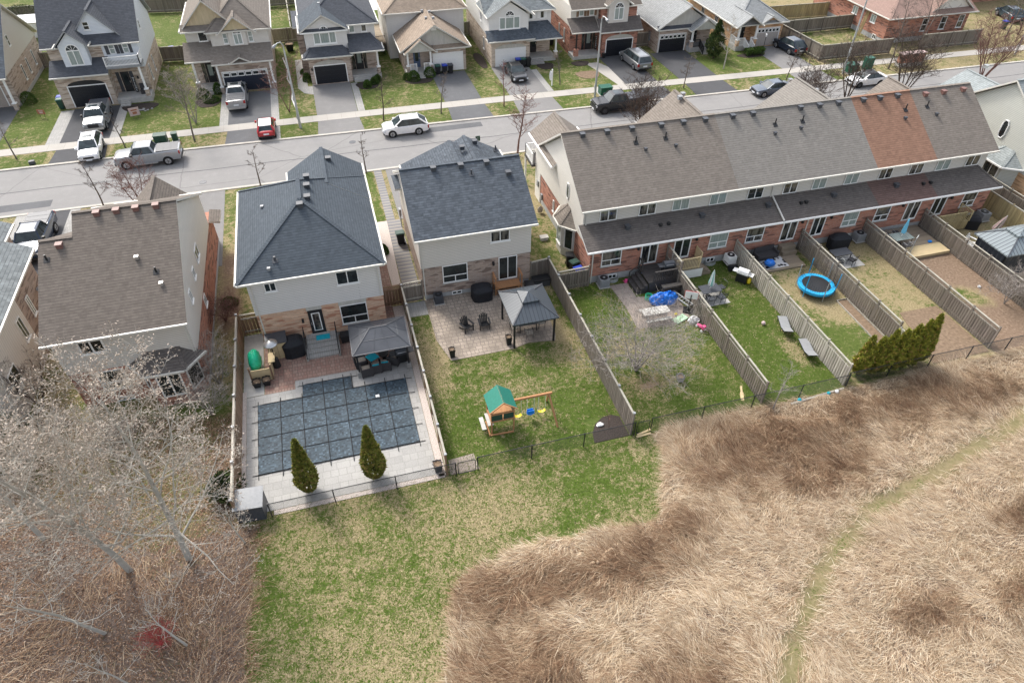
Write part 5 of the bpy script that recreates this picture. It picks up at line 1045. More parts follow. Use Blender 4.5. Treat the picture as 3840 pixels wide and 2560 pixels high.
chain_fence(4.68, 14.2, 23.28, 'black chain link fence in front of the swing set lawn'); chain_gate(14.3, 15.2, 23.3, 'black chain link gate beside the end of the grey fence')
chain_fence(15.3, 28.8, 23.35, 'black chain link fence beyond the blue flower pot'); chain_fence(28.9, 57, 23.5, 'black chain link fence behind the cedar row')

# ------------------------------------------------------------------ pool yard
flat('patio', 'pv_pool', 'pale stone slab patio around the covered pool', [(-7.95, 23.6), (2.45, 23.6), (2.45, 33.2), (-5.0, 33.2), (-5.0, 32.45), (-7.95, 32.45)], .03)
flat('patio', 'pv_red', 'red and grey paver patio behind the slate roofed house', [(-6.85, 32.47), (-5.02, 32.47), (-5.02, 33.22), (2.1, 33.22), (2.1, 41), (1.5, 41), (1.5, 36.9), (-6.85, 36.9)], .026)
flat('path', 'conc', 'beige concrete strip beside the left fence', [(-8.15, 32.5), (-6.9, 32.5), (-6.9, 38.5), (-8.15, 38.5)], .028)
for a, lb in (([(-8.2, 23.3), (-7.97, 23.3), (-7.97, 33), (-8.2, 33)], 'pebble strip along the left pool fence'), ([(2.47, 23.4), (2.88, 23.4), (2.88, 39), (2.12, 39), (2.12, 33.3), (2.47, 33.3)], 'pebble strip along the right pool fence'), ([(-6.5, 23.28), (2.8, 23.28), (2.8, 23.57), (-6.5, 23.57)], 'pebble strip along the chain link fence'), ([(2.45, 41.5), (3.1, 41.5), (3.3, 50.5), (2.3, 50.5)], 'pink gravel strip between the two houses')):
    flat('gravel', 'gravel', lb, a, .034)
pave(3.2, 39.3, 4.4, 50.5, 'pv_step', 'walk of dark slabs in pale borders'); pave(3.3, 50.5, 4.0, 59.4, 'pv_step', 'narrow walk of dark slabs beside the driveway'); pave(1.55, 40, 2.4, 50, 'pv_red', 'red paver walk beside the slate roofed house')
PC = thing('pool_cover', 'dark mesh winter cover with pale dust strapped over the pool', 'pool cover', (-2.7, 28.9, 0), 0, None, world=True)
def incov(x, y): return (-7.27 <= x <= 1.85 and 26.15 <= y <= 31.55) or (-4.53 <= x <= -1.48 and 31.55 <= y <= 32.62)
sxs = [-7.27, -5.94, -4.62, -3.3, -2.0, -.72, .56, 1.85]; sys_ = [26.15, 27.5, 28.85, 30.2, 31.55, 32.62]
mb = MB(); st_ = .11
ux = np.arange(-7.27, 1.86, 9.12 / 84); uy = np.arange(26.15, 32.63, 6.47 / 60)
vid = {}
def cz(x, y):
    i = max(j for j in range(len(sxs)) if sxs[j] <= x + 1e-6); i = min(i, len(sxs) - 2); j = max(q_ for q_ in range(len(sys_)) if sys_[q_] <= y + 1e-6); j = min(j, len(sys_) - 2)
    fx = (x - sxs[i]) / (sxs[i + 1] - sxs[i]); fy = (y - sys_[j]) / (sys_[j + 1] - sys_[j]); s_ = math.sin(math.pi * min(max(fx, 0), 1)) * math.sin(math.pi * min(max(fy, 0), 1))
    h_ = (i * 7 + j * 13) % 5; return .085 - .030 * s_ ** .6 + .010 * math.sin(x * (5 + h_) + 2.3 * h_ + 3 * math.sin(y * (3 + h_ * .7) + h_)) * s_ + .006 * math.sin(y * (11 + 3 * h_) + 3 * math.sin(x * 4 + 2 * h_)) * s_
for i in range(len(ux) - 1):
    for j in range(len(uy) - 1):
        if incov((ux[i] + ux[i + 1]) / 2, (uy[j] + uy[j + 1]) / 2):
            f = []
            for a, b in ((i, j), (i + 1, j), (i + 1, j + 1), (i, j + 1)):
                if (a, b) not in vid: vid[(a, b)] = len(mb.v); mb.v.append((ux[a], uy[b], .03 + cz(ux[a], uy[b])))
                f.append(vid[(a, b)])
            mb.f.append(tuple(f)); mb.m.append(0)
mb.build('cover_sheet', 'poolcover', PC, smooth=True)
straps = [((x, 25.75, .05), (x, 32.95 if -4.6 < x < -1.4 else 31.95, .05)) for x in sxs[1:-1]] + [((-7.65, y, .05), (2.25, y, .05)) for y in sys_[1:4]] + [((-7.6, 26.15, .05), (2.2, 26.15, .05)), ((-7.27, 25.8, .05), (-7.27, 31.9, .05)), ((1.85, 25.8, .05), (1.85, 31.95, .05)), ((-7.6, 31.55, .05), (2.25, 31.5, .05)), ((-4.53, 31.5, .05), (-4.53, 32.95, .05)), ((-1.48, 31.5, .05), (-1.48, 32.95, .05)), ((-4.85, 32.62, .05), (-1.1, 32.62, .05))]
for a, b in straps:
    m = MB(); n = 14; P = [V3(a).lerp(V3(b), t / n) for t in range(n + 1)]; [m.bar((p.x, p.y, .130 if incov(p.x, p.y) else .06), (q_.x, q_.y, .130 if incov(q_.x, q_.y) else .06),   .042, .010) for p, q_ in zip(P, P[1:])]; m.build('strap', 'rubber', PC)
MB().box(-.2 + .02, 30.3, .12, .05, 30.5, .15).build('deck_tag', 'white', PC)

def cone_tree(name, label, cat, loc, h, r, mat, seed=0, n=2600, group=None, bulge=.35, jag=.12, leaf=.075, trunk=True):
    """evergreen: thousands of small leaf faces through the crown volume, tapered trunk below"""
    g = np.random.default_rng(seed); t = g.random(n) ** 1.25; th = g.random(n) * 2 * math.pi
    prof = np.where(t < bulge, .35 + .65 * (t / bulge) ** .5, ((1 - t) / (1 - bulge)) ** .85); lump = 1 + jag * np.sin(th * 3 + 4 * np.sin(t * 7 + seed) + seed) + jag * .8 * np.sin(th * 7 + 9 * np.sin(t * 13))
    rr = r * prof * lump * (0.55 + .45 * g.random(n) ** .4) + .02; z = .12 * h * (1 if trunk else 0) * .6 + t * h * .94 + g.normal(0, .03, n)
    c = np.stack([rr * np.cos(th), rr * np.sin(th), z], 1); up = np.stack([np.cos(th) * .45, np.sin(th) * .45, np.ones(n)], 1) + g.normal(0, .45, (n, 3)); up /= np.linalg.norm(up, axis=1)[:, None]
    sd_ = np.cross(up, g.normal(0, 1, (n, 3))); sd_ /= np.linalg.norm(sd_, axis=1)[:, None]; s_ = leaf * (0.6 + .8 * g.random(n))[:, None]
    V = np.stack([c - sd_ * s_ * .5, c + sd_ * s_ * .5, c + up * s_ * 1.9], 1).reshape(-1, 3)
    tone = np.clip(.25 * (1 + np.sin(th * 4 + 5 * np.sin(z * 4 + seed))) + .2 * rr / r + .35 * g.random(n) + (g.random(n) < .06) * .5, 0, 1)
    m_ = bpy.data.meshes.new('crown'); m_.vertices.add(3 * n); m_.vertices.foreach_set('co', V.ravel()); m_.loops.add(3 * n); m_.loops.foreach_set('vertex_index', np.arange(3 * n)); m_.polygons.add(n); m_.polygons.foreach_set('loop_start', np.arange(0, 3 * n, 3)); m_.polygons.foreach_set('loop_total', np.full(n, 3)); m_.update(calc_edges=True)
    a = m_.attributes.new('tone', 'FLOAT', 'POINT'); a.data.foreach_set('value', np.repeat(tone, 3).astype(np.float32)); m_.materials.append(M[mat])
    R_ = thing(name, label, cat, loc, 0, group); o = bpy.data.objects.new('crown', m_); COL.objects.link(o); o.parent = R_
    k_ = MB(); k_.tube([(0, 0, 0), (0, 0, h * .5), (.02, 0, h * .9)], [max(.05, r * .13), .04, .01], 6); k_.build('trunk', 'barkb', R_)
    return R_
G_ = 'clipped cedar cones on the pool patio'
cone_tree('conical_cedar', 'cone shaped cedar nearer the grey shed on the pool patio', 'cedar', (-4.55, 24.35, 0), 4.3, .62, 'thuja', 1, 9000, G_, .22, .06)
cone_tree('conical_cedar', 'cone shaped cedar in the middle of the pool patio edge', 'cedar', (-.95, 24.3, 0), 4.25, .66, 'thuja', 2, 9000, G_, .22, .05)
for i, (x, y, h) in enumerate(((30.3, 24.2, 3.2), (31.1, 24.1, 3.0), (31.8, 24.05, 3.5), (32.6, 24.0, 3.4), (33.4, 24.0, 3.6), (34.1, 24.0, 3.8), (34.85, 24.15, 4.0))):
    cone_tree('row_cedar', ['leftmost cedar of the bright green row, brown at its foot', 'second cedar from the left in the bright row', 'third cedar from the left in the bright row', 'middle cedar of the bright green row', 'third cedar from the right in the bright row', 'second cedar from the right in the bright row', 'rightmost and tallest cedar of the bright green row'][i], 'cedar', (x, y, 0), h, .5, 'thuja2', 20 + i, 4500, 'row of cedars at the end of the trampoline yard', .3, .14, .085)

def pot(name, label, loc, s=.42, h=.55, mat='black', group=None, plant=True):
    P = thing(name, label, 'planter', loc, 0, group); m = MB(); b = s * .34; t = s * .5
    for sx, sy in ((1, 0), (0, 1), (-1, 0), (0, -1)):
        q_ = [(-b, b, 0), (b, b, 0), (t, t, h), (-t, t, h)]; ang = math.atan2(sy, sx); R_ = Matrix.Rotation(ang, 3, 'Z'); m.poly([tuple(R_ @ Vector(v)) for v in q_])
    m.poly([(-b, -b, .01), (b, -b, .01), (b, b, .01), (-b, b, .01)]); m.ring((0, 0, h), t * 1.2, .02, 4); m.build('pot', mat, P)
    MB().box(-t * .92, -t * .92, h - .1, t * .92, t * .92, h - .06).build('soil', 'soil', P); return P
G_ = 'square black planters'
pot('planter', 'tapered dark planter at the pool patio corner by the gate', (2.5, 23.85, 0), .5, .65, 'dgrey', G_)
pot('planter', 'black planter on the left in front of the green tarp', (-7.28, 33.35, 0), .5, .5, 'black', G_); pot('planter', 'black planter on the right in front of the green tarp', (-6.68, 33.4, 0), .5, .5, 'black', G_)
pot('planter', 'black planter at the front left corner of the beige patio', (5.2, 32.75, 0), .4, .75, 'black', G_); pot('planter', 'black planter beside the metal gazebo post', (9.15, 32.95, 0), .4, .75, 'black', G_)
pot('flower_pot', 'light blue pot on the lawn right of the crabapple', (18.86, 26.7, 0), .45, .45, 'grey')
S_ = thing('storage_shed', 'low grey shed box with a lean roof at the fence corner', 'shed', (-7.55, 23.75, 0), rad(-4)); MB().box(-.70, -.55, 0, .70, .55, 1.18).build('wall', 'dgrey', S_)
m = MB(); b_ = len(m.v); m.box(-.76, -.62, 0, .76, .62, .05); m.xf(Matrix.Translation((0, 0, 1.27)) @ Matrix.Rotation(rad(9), 4, 'X')); m.build('roof', 'grey', S_); MB().box(-.64, -.57, .08, -.02, -.55, 1.1).build('door', 'dgrey', S_); MB().box(.02, -.57, .08, .64, -.55, 1.1).build('door', 'dgrey', S_)
# wooden enclosure with green tarp
E_ = thing('wood_enclosure', 'tan wooden screen box holding the green covered item', 'screen', (-6.85, 34.6, 0), 0); MB().box(-.75, -.85, 0, .55, -.78, 1.0).build('front_panel', 'woodn', E_); MB().box(.5, -.78, 0, .57, .95, 1.05).build('side_panel', 'woodn', E_); MB().box(.45, -.4, 1.05, .85, .5, 1.1).build('ledge', 'woodn', E_)
[MB().box(x, y, 0, x + .1, y + .1, 1.3).build('post', 'wood2', E_) for x, y in ((-.78, -.88), (.5, -.9), (.5, .9))]
m = MB(); m.blob((0, 0, .7), .42, .8, .75, 0, 22, 12, 4, .07, True); solo('covered_item', m, 'tarpg', 'glossy green tarp wrapped around a tall item', 'cover', (-7.3, 35.0, .05), smooth=True)
C_ = thing('storage_cabinet', 'tan wood cabinet with dark slatted lid against the brick wall', 'cabinet', (-5.85, 36.1, 0), rad(3)); MB().box(-.62, -.5, .03, .62, .55, 1.35).build('body', 'woodn', C_); MB().box(-.68, -.56, 1.35, .68, .6, 1.42).build('lid', 'dgrey', C_); MB().box(-.02, -.52, .1, .0, -.5, 1.3).build('door_gap', 'wood2', C_)
def covered_grill(label, loc, rz=0, w_=.85, d=.5, h=1.1, mat='blackm'):
    m = MB(); g = random.Random(label); n = 18
    rings = [(0.02, 1.0), (.35, 1.0), (.72, 1.02), (.8, 1.0), (1.0, .62), (1.04, .3), (1.045, 0.02)]; b = 0
    for zz, sc in rings:
        for j in range(n):
            t = 2 * math.pi * j / n; c_, s_ = math.cos(t), math.sin(t); rx = w_ * (abs(c_) ** .5) * (1 if c_ > 0 else -1); ry = d * (abs(s_) ** .5) * (1 if s_ > 0 else -1); q_ = sc * (1 + g.uniform(-.05, .05)); m.v.append((rx * q_, ry * q_, zz * h))
    for i in range(len(rings) - 1):
        for j in range(n): m.f.append((i * n + j, i * n + (j + 1) % n, (i + 1) * n + (j + 1) % n, (i + 1) * n + j)); m.m.append(0)
    m.f.append(tuple(range((len(rings) - 1) * n, len(rings) * n))); m.m.append(0)
    return solo('covered_barbecue', m, mat, label, 'barbecue', loc, rz, 'covered barbecues', smooth=False)
covered_grill('black covered barbecue beside the brick back steps', (-4.85, 35.95, 0), rad(8), .72, .62, 1.3); covered_grill('black covered barbecue below the brown brick wall', (8.6, 38.35, 0), 0, .75, .6, 1.15); covered_grill('large black covered barbecue in the shaded fourth townhouse yard', (37.8, 37.1, 0), rad(-8), .85, .45, 1.25)
h_ = thing('patio_heater', 'tall patio heater with a round silver hood beside the cabinet', 'heater', (-6.05, 34.9, 0)); m = MB().tube([(0, 0, 0), (0, 0, .06), (0, 0, .7), (0, 0, .74)], [.25, .25, .2, .05], 16); m.build('base', 'black', h_); MB().cyl(0, 0, .7, 2.0, .035).build('pole', 'black', h_); MB().tube([(0, 0, 2.0), (0, 0, 2.05), (0, 0, 2.22), (0, 0, 2.25)], [.45, .44, .12, .02], 24).build('hood', 'steel', h_, smooth=True)
m = MB().box(-.3, -.28, .12, .3, .28, .6).box(-.34, -.3, .6, .34, .3, .64).box(-.28, -.26, 0, -.22, -.2, .12).box(.22, -.26, 0, .28, -.2, .12).box(-.28, .2, 0, -.22, .26, .12).box(.22, .2, 0, .28, .26, .12); solo('side_heater', m, 'black', 'black box beside the right rail of the back steps', 'box', (-1.45, 36.2, .03))
m = MB().box(-.2, -.1, .2, .2, .1, .85).box(-.14, -.2, 0, .14, .2, .2); 

# soft top gazebo
Z = thing('gazebo', 'dark panelled gazebo over the wicker chairs by the pool', 'gazebo', (.7, 33.6, 0), 0, None, world=True)
rf = MB(); e = 2.22; t_ = 3.0; c0, c1, c2, c3 = (-1.13, 32.12, e), (2.5, 32.12, e), (2.55, 35.12, e), (-1.1, 35.12, e); a, b = (.2, 33.6, t_), (1.25, 33.6, t_)
rf.poly([c0, c1, b, a]).poly([c1, c2, b]).poly([c2, c3, a, b]).poly([c3, c0, a]); rf.build('canopy', 'gazpanel', Z)
rb = MB()
def L_(p, q, t): return tuple(V3(p).lerp(V3(q), t))
for p, q in ((c0, c1), (c1, c2), (c2, c3), (c3, c0), (c0, a), (c3, a), (c1, b), (c2, b), (a, b)): rb.bar(p, q, .06, .05)
for s0, s1, t0, t1 in ((c0, c1, a, b), (c2, c3, b, a)):
    for f in (.36, .64): rb.bar(L_(s0, s1, f), L_(t0, t1, f), .035, .03)
    rb.bar(L_(s0, t0, .5), L_(s1, t1, .5), .035, .03)
for s0, s1, t0 in ((c1, c2, b), (c3, c0, a)): rb.bar(L_(s0, s1, .5), t0, .035, .03); rb.bar(L_(s0, t0, .5), L_(s1, t0, .5), .035, .03)
rb.build('roof_frame', 'dgrey', Z)
for x, y in ((-.9, 32.5), (2.28, 32.5), (-.9, 34.85), (2.3, 34.85)):
    MB().box(x - .06, y - .06, .45, x + .06, y + .06, 2.25).build('post', 'black', Z); MB().box(x - .14, y - .14, .03, x + .14, y + .14, .48).build('stone_base', 'stone', Z)
def wicker_chair(label, loc, rz, teal=False):
    c = thing('wicker_chair', label, 'chair', loc, rz, 'wicker chairs under the dark gazebo')
    f = MB(); f.box(-.33, -.3, .12, .33, .34, .40); f.box(-.38, -.34, .1, -.29, .34, .62); f.box(.29, -.34, .1, .38, .34, .62); f.poly([(-.38, .3, .1), (.38, .3, .1), (.36, .42, .86), (-.36, .42, .86)]).poly([(-.38, .38, .1), (.38, .38, .1), (.36, .48, .86), (-.36, .48, .86)]).poly([(-.36, .42, .86), (.36, .42, .86), (.36, .48, .86), (-.36, .48, .86)]).poly([(.38, .3, .1), (.38, .38, .1), (.36, .48, .86), (.36, .42, .86)]).poly([(-.38, .3, .1), (-.38, .38, .1), (-.36, .48, .86), (-.36, .42, .86)]); f.build('frame', 'wicker', c)
    MB().box(-.28, -.3, .40, .28, .3, .5).build('cushion', 'cush', c)
    if teal: MB().cbox(0, .22, .5, .42, .12, .34, 0, 0, -.3).build('pillow', 'teal', c)
    [MB().box(x, y, 0, x + .05, y + .05, .12).build('leg', 'wicker', c) for x in (-.33, .28) for y in (-.3, .3)]
    return c
wicker_chair('wicker chair beside the front left gazebo post', (-.45, 32.6, .03), rad(185)); wicker_chair('wicker chair with teal pillow, second from the left post', (.15, 32.75, .03), rad(182), True); wicker_chair('wicker chair with teal pillow nearer the grill', (.78, 32.85, .03), rad(176), True); wicker_chair('wicker chair turned beside the grill', (1.45, 33.2, .03), rad(150)); wicker_chair('wicker chair facing the teal table from its left', (-.72, 33.5, .03), rad(95))
t2 = thing('side_table', 'square teal topped table under the gazebo', 'table', (.05, 33.45, .03), rad(30)); MB().box(-.33, -.33, .62, .33, .33, .66).build('tabletop', 'teal', t2); [MB().box(x, y, 0, x + .05, y + .05, .62).build('leg', 'black', t2) for x in (-.3, .25) for y in (-.3, .25)]
t2 = thing('fire_table', 'round black table between wicker chairs', 'table', (.8, 33.65, .03)); MB().cyl(0, 0, .55, .62, .34, .34, 20).build('tabletop', 'black', t2); MB().cyl(0, 0, 0, .55, .14, .1, 12).build('base', 'black', t2)
def grill(label, loc, rz, lid='dgrey', body='black', yellow=False, group='uncovered barbecues'):
    g = thing('barbecue', label, 'barbecue', loc, rz, group); MB().box(-.4, -.26, .08, .4, .26, .8).build('cabinet', body, g); MB().box(-.78, -.24, .82, -.42, .24, .86).build('side_shelf', lid, g); MB().box(.42, -.24, .82, .78, .24, .86).build('side_shelf', lid, g); MB().box(-.42, -.3, .8, .42, .28, .93).build('control_panel', lid, g)
    m = MB(); n = 8
    for i in range(n):
        t0, t1 = math.pi * i / n, math.pi * (i + 1) / n; m.poly([(-.4, -.26 * math.cos(t0), .93 + .24 * math.sin(t0)), (.4, -.26 * math.cos(t0), .93 + .24 * math.sin(t0)), (.4, -.26 * math.cos(t1), .93 + .24 * math.sin(t1)), (-.4, -.26 * math.cos(t1), .93 + .24 * math.sin(t1))])
    for x in (-.4, .4): m.poly([(x, -.26 * math.cos(math.pi * i / n), .93 + .24 * math.sin(math.pi * i / n)) for i in range(n + 1)])
    lo = m.build('lid', lid, g); MB().tube([(-.3, -.3, 1.0), (.3, -.3, 1.0)], .02, 6).build('handle', 'steel', lo); [MB().cyl(x, -.2, 0, .1, .06, .06, 8).build('wheel', 'rubber', g) for x in (-.34, .34)]
    if yellow: MB().tube([(.55, 0, .1), (.55, 0, .14), (.55, 0, .45), (.55, 0, .5), (.55, 0, .58)], [.14, .15, .15, .08, .05], 12).build('gas_tank', 'yellow', g, smooth=True)
    return g
grill('grey grill beside the right gazebo post by the pool', (1.95, 33.25, .03), rad(4), 'dgrey')
grill('grey lidded grill standing on the dark first deck', (22.35, 36.4, .9), rad(-3), 'dgrey'); grill('white lidded grill with yellow tank beside the second yard fence', (28.05, 35.1, 0), rad(-50), 'white', 'black', True)

# ------------------------------------------------------------------ gazebo yard
flat('patio', 'pv_c', 'stained beige paver patio behind the brown brick house', [(4.5, 39.2), (4.5, 34.6), (4.75, 33.6), (5.05, 32.4), (7.4, 32.42), (9.4, 32.45), (10.5, 32.75), (12.35, 32.5), (12.55, 33.1), (12.8, 37), (13.3, 39.1)], .03)
flat('patio', 'pv_grey', 'grey flagstones inside the picket gate', [(3.1, 39.1), (4.48, 39.1), (4.48, 37.5), (3.1, 37.5)], .028); flat('path', 'pv_slab', 'weedy paving inside the chain link gate', [(3.1, 23.35), (4.8, 23.35), (4.7, 24.5), (3.2, 24.4)], .02)
flat('mulch_bed', 'mulch', 'dark mulch bed at the corner of the swing set lawn', [(11.75, 23.35), (13.95, 23.35), (13.95, 24.9), (13.5, 25.15), (12.9, 25.1), (12.3, 24.7), (11.9, 24.1)], .03)
m = MB().blob((0, 0, .05), .22, .16, .1, 0, 10, 5, 3, .2, True); solo('rock', m, 'white', 'white rock on the dark mulch bed', 'rock', (12.55, 24.55, .03))
Z = thing('gazebo', 'square slate blue metal roofed gazebo on the beige patio', 'gazebo', (10.8, 34.0, 0), 0, None, world=True)
def hip_gazebo(Z, x0, x1, y0, y1, e, t_, mat, cup=True):
    xc, yc = (x0 + x1) / 2, (y0 + y1) / 2; f = .30
    A = [(x0, y0, e), (x1, y0, e), (x1, y1, e), (x0, y1, e)]; B = [(xc + (p[0] - xc) * f, yc + (p[1] - yc) * f, t_) for p in A]
    r = MB()
    for i in range(4): j = (i + 1) % 4; r.poly([A[i], A[j], B[j], B[i]]); r.poly([(A[i][0], A[i][1], e - .1), (A[j][0], A[j][1], e - .1), A[j], A[i]])
    r.poly(B); ro = r.build('roof', mat, Z); org = ORG[Z.name]
    for i in range(4): MB().bar(A[i], B[i], .09, .06).build('hip_cap', 'dgrey', ro, org=org)
    C = [(xc + (p[0] - xc) * (f + .07), yc + (p[1] - yc) * (f + .07), t_ + .12) for p in A]; m = MB()
    for i in range(4): j = (i + 1) % 4; m.poly([C[i], C[j], (xc, yc, t_ + .45)]); m.poly([(C[i][0], C[i][1], t_ - .02), (C[j][0], C[j][1], t_ - .02), C[j], C[i]])
    m.build('cupola', mat, Z)
hip_gazebo(Z, 9.2, 12.38, 32.15, 35.9, 2.35, 2.98, 'gazmetal')
for x, y in ((9.42, 32.5), (12.2, 32.5), (9.42, 35.6), (12.2, 35.6)): MB().box(x - .06, y - .06, .03, x + .06, y + .06, 2.28).build('post', 'black', Z)
m = MB(); [m.bar(p, q, .05) for p, q in (((9.42, 32.5, 2.2), (12.2, 32.5, 2.2)), ((9.42, 32.5, 1.9), (9.75, 32.5, 2.2)), ((12.2, 32.5, 1.9), (11.85, 32.5, 2.2)))]; m.build('beam', 'black', Z)
def slat_chair(name, label, loc, rz, group, mat='black'):
    c = thing(name, label, 'chair', loc, rz, group); s_ = MB(); s_.poly([(-.27, -.32, .38), (.27, -.32, .38), (.25, .22, .26), (-.25, .22, .26)]).poly([(-.27, -.32, .35), (.27, -.32, .35), (.25, .22, .23), (-.25, .22, .23)]).poly([(-.27, -.32, .35), (.27, -.32, .35), (.27, -.32, .38), (-.27, -.32, .38)]); s_.build('seat', mat, c)
    b = MB()
    for i in range(5):
        x = (i - 2) * .105; h = .98 - .05 * abs(i - 2) ** 1.6; b.bar((x * .9, .2, .25), (x * 1.25, .42, h), .09, .02, up=(0, 1, 0))
    b.bar((-.26, .36, .7), (.26, .36, .7), .06, .03); b.build('backrest', mat, c)
    for s in (-1, 1):
        MB().box(s * .36 - .06, -.36, .54, s * .36 + .06, .34, .57).build('armrest', mat, c); MB().box(s * .33 - .03, -.34, 0, s * .33 + .03, -.24, .54).build('leg', mat, c); MB().bar((s * .31, -.2, .3), (s * .31, .5, .02), .04, .08).build('leg', mat, c)
    return c
G_ = 'slatted lounge chairs on the beige patio'
slat_chair('slatted_chair', 'black slatted chair on the left, turned towards the gazebo', (6.75, 35.15, .03), rad(22), G_); slat_chair('slatted_chair', 'black slatted chair on the right, nearer the covered barbecue', (7.98, 35.1, .03), rad(-3), G_)
def metal_chair(name, label, loc, rz, group, mat='black', seat='cush'):
    c = thing(name, label, 'chair', loc, rz, group); MB().box(-.24, -.24, .42, .24, .24, .49).build('seat', seat, c)
    b = MB(); b.tube([(-.24, .24, .42), (-.24, .32, .95), (.24, .32, .95), (.24, .24, .42)], .018, 5); [b.tube([(x, .25, .45), (x, .32, .95)], .01, 4) for x in (-.12, 0, .12)]; b.build('backrest', mat, c)
    for x in (-.23, .23):
        for y in (-.22, .22): MB().tube([(x, y, 0), (x, y, .43)], .016, 5).build('leg', mat, c)
    for x in (-.27, .27): MB().tube([(x, .28, .66), (x, -.2, .66), (x, -.2, .42)], .016, 5).build('armrest', mat, c)
    return c
t2 = thing('patio_table', 'dark table under the metal gazebo', 'table', (10.8, 34.2, .03)); MB().box(-.7, -.5, .7, .7, .5, .74).build('tabletop', 'dgrey', t2); [MB().box(x, y, 0, x + .05, y + .05, .7).build('leg', 'black', t2) for x in (-.62, .57) for y in (-.42, .37)]
G_ = 'cushioned metal chairs under the metal gazebo'
metal_chair('patio_chair', 'front swivel chair with grey cushion under the metal gazebo', (10.7, 33.3, .03), rad(178), G_); metal_chair('patio_chair', 'right metal chair in the gazebo shade', (11.8, 34.1, .03), rad(-90), G_); metal_chair('patio_chair', 'left metal chair in the gazebo shade', (9.85, 34.1, .03), rad(90), G_)
def ac_unit(label, loc, mat='grey', s=.72, h=.72, rz=0):
    a = thing('air_conditioner', label, 'air conditioner', loc, rz, 'outdoor air conditioners'); m = MB(); m.box(-s / 2, -s / 2, .05, s / 2, s / 2, h)
    for i in range(9): z = .12 + i * (h - .2) / 9; m.box(-s / 2 - .012, -s / 2 - .012, z, s / 2 + .012, s / 2 + .012, z + .02)
    m.build('casing', mat, a); MB().cyl(0, 0, h, h + .03, s * .4, s * .4, 20).build('fan_guard', 'black', a); MB().cyl(0, 0, h + .03, h + .05, .1, .1, 12).build('fan_hub', mat, a); MB().box(-s * .6, -s * .6, 0, s * .6, s * .6, .05).build('pad', 'conc', a)
ac_unit('grey brown air conditioner beside the brown brick wall', (5.45, 38.65, .03), 'dgrey', .62, .72); ac_unit('grey air conditioner at the first townhouse window', (17.75, 37.4, 0), 'grey'); ac_unit('white air conditioner beside the second yard fence', (28.2, 37.3, .25), 'white', .7, .68); ac_unit('grey air conditioner behind the covered barbecue', (40.0, 37.45, .1), 'grey'); ac_unit('grey air conditioner at the end of the townhouse row', (52.2, 37.4, .1), 'grey', .8, .75)
for (lb, loc, sx, sy) in (('larger black deck box in the patio corner', (13.25, 38.75, 0), 1.25, .65), ('smaller black deck box left of the larger one', (12.25, 38.2, 0), .6, 1.0)):
    b = thing('deck_box', lb, 'deck box', loc, 0, 'black deck boxes'); MB().box(-sx / 2, -sy / 2, 0, sx / 2, sy / 2, .55).build('body', 'dgrey', b); MB().box(-sx / 2 - .03, -sy / 2 - .03, .55, sx / 2 + .03, sy / 2 + .03, .62).build('lid', 'black', b)
# swing set
W = thing('swing_set', 'cedar play set with green canopy, slide table and swings', 'swing set', (7.5, 26, 0), 0, None, world=True)
for x, y in ((6.1, 25.65), (7.45, 25.65), (6.1, 26.75), (7.45, 26.75)): MB().bar((x, y, 0), (x, y, 2.1), .08).build('tower_post', 'cedar', W)
MB().box(6.05, 25.6, 1.0, 7.5, 26.8, 1.07).build('platform', 'cedar', W)
for b in ((6.1, 25.6, 1.15, 6.75, 25.63, 1.65), (6.82, 25.6, 1.15, 7.42, 25.63, 1.65), (7.48, 25.7, 1.15, 7.51, 26.7, 1.65)): MB().box(*b).build('fabric_panel', 'dkgreen', W)
[MB().bar(p, q, .08).build('rail', 'cedar', W) for p, q in (((6.05, 25.6, 1.69), (7.5, 25.6, 1.69)), ((6.05, 25.6, 1.1), (7.5, 25.6, 1.1)), ((5.9, 25.5, .05), (7.4, 25.45, .05)), ((5.95, 25.5, .1), (5.95, 26.6, .1)))]
m = MB(); m.poly([(5.95, 25.4, 2.05), (6.78, 25.4, 2.72), (6.78, 26.95, 2.72), (5.95, 26.95, 2.05)]).poly([(6.78, 25.4, 2.72), (7.6, 25.4, 2.05), (7.6, 26.95, 2.05), (6.78, 26.95, 2.72)]); m.build('canopy', 'canopy', W)
[MB().bar(p, q, .06).build('canopy_bar', 'cedar', W) for p, q in (((5.95, 25.42, 2.03), (6.78, 25.42, 2.70)), ((6.78, 25.42, 2.70), (7.6, 25.42, 2.03)), ((6.78, 25.45, 2.67), (6.78, 26.9, 2.67)))]
MB().bar((7.45, 26.2, 1.92), (9.95, 26.2, 1.92), .12, .14).build('swing_beam', 'cedar', W); [MB().bar((9.75, 26.2, 1.92), (10.05, y, 0), .09).build('frame_leg', 'cedar', W) for y in (25.1, 27.3)]
MB().box(5.55, 25.7, .42, 5.8, 26.7, .46).build('bench', 'grwood', W); MB().box(5.9, 25.7, .68, 6.25, 26.7, .72).build('play_table', 'grwood', W)
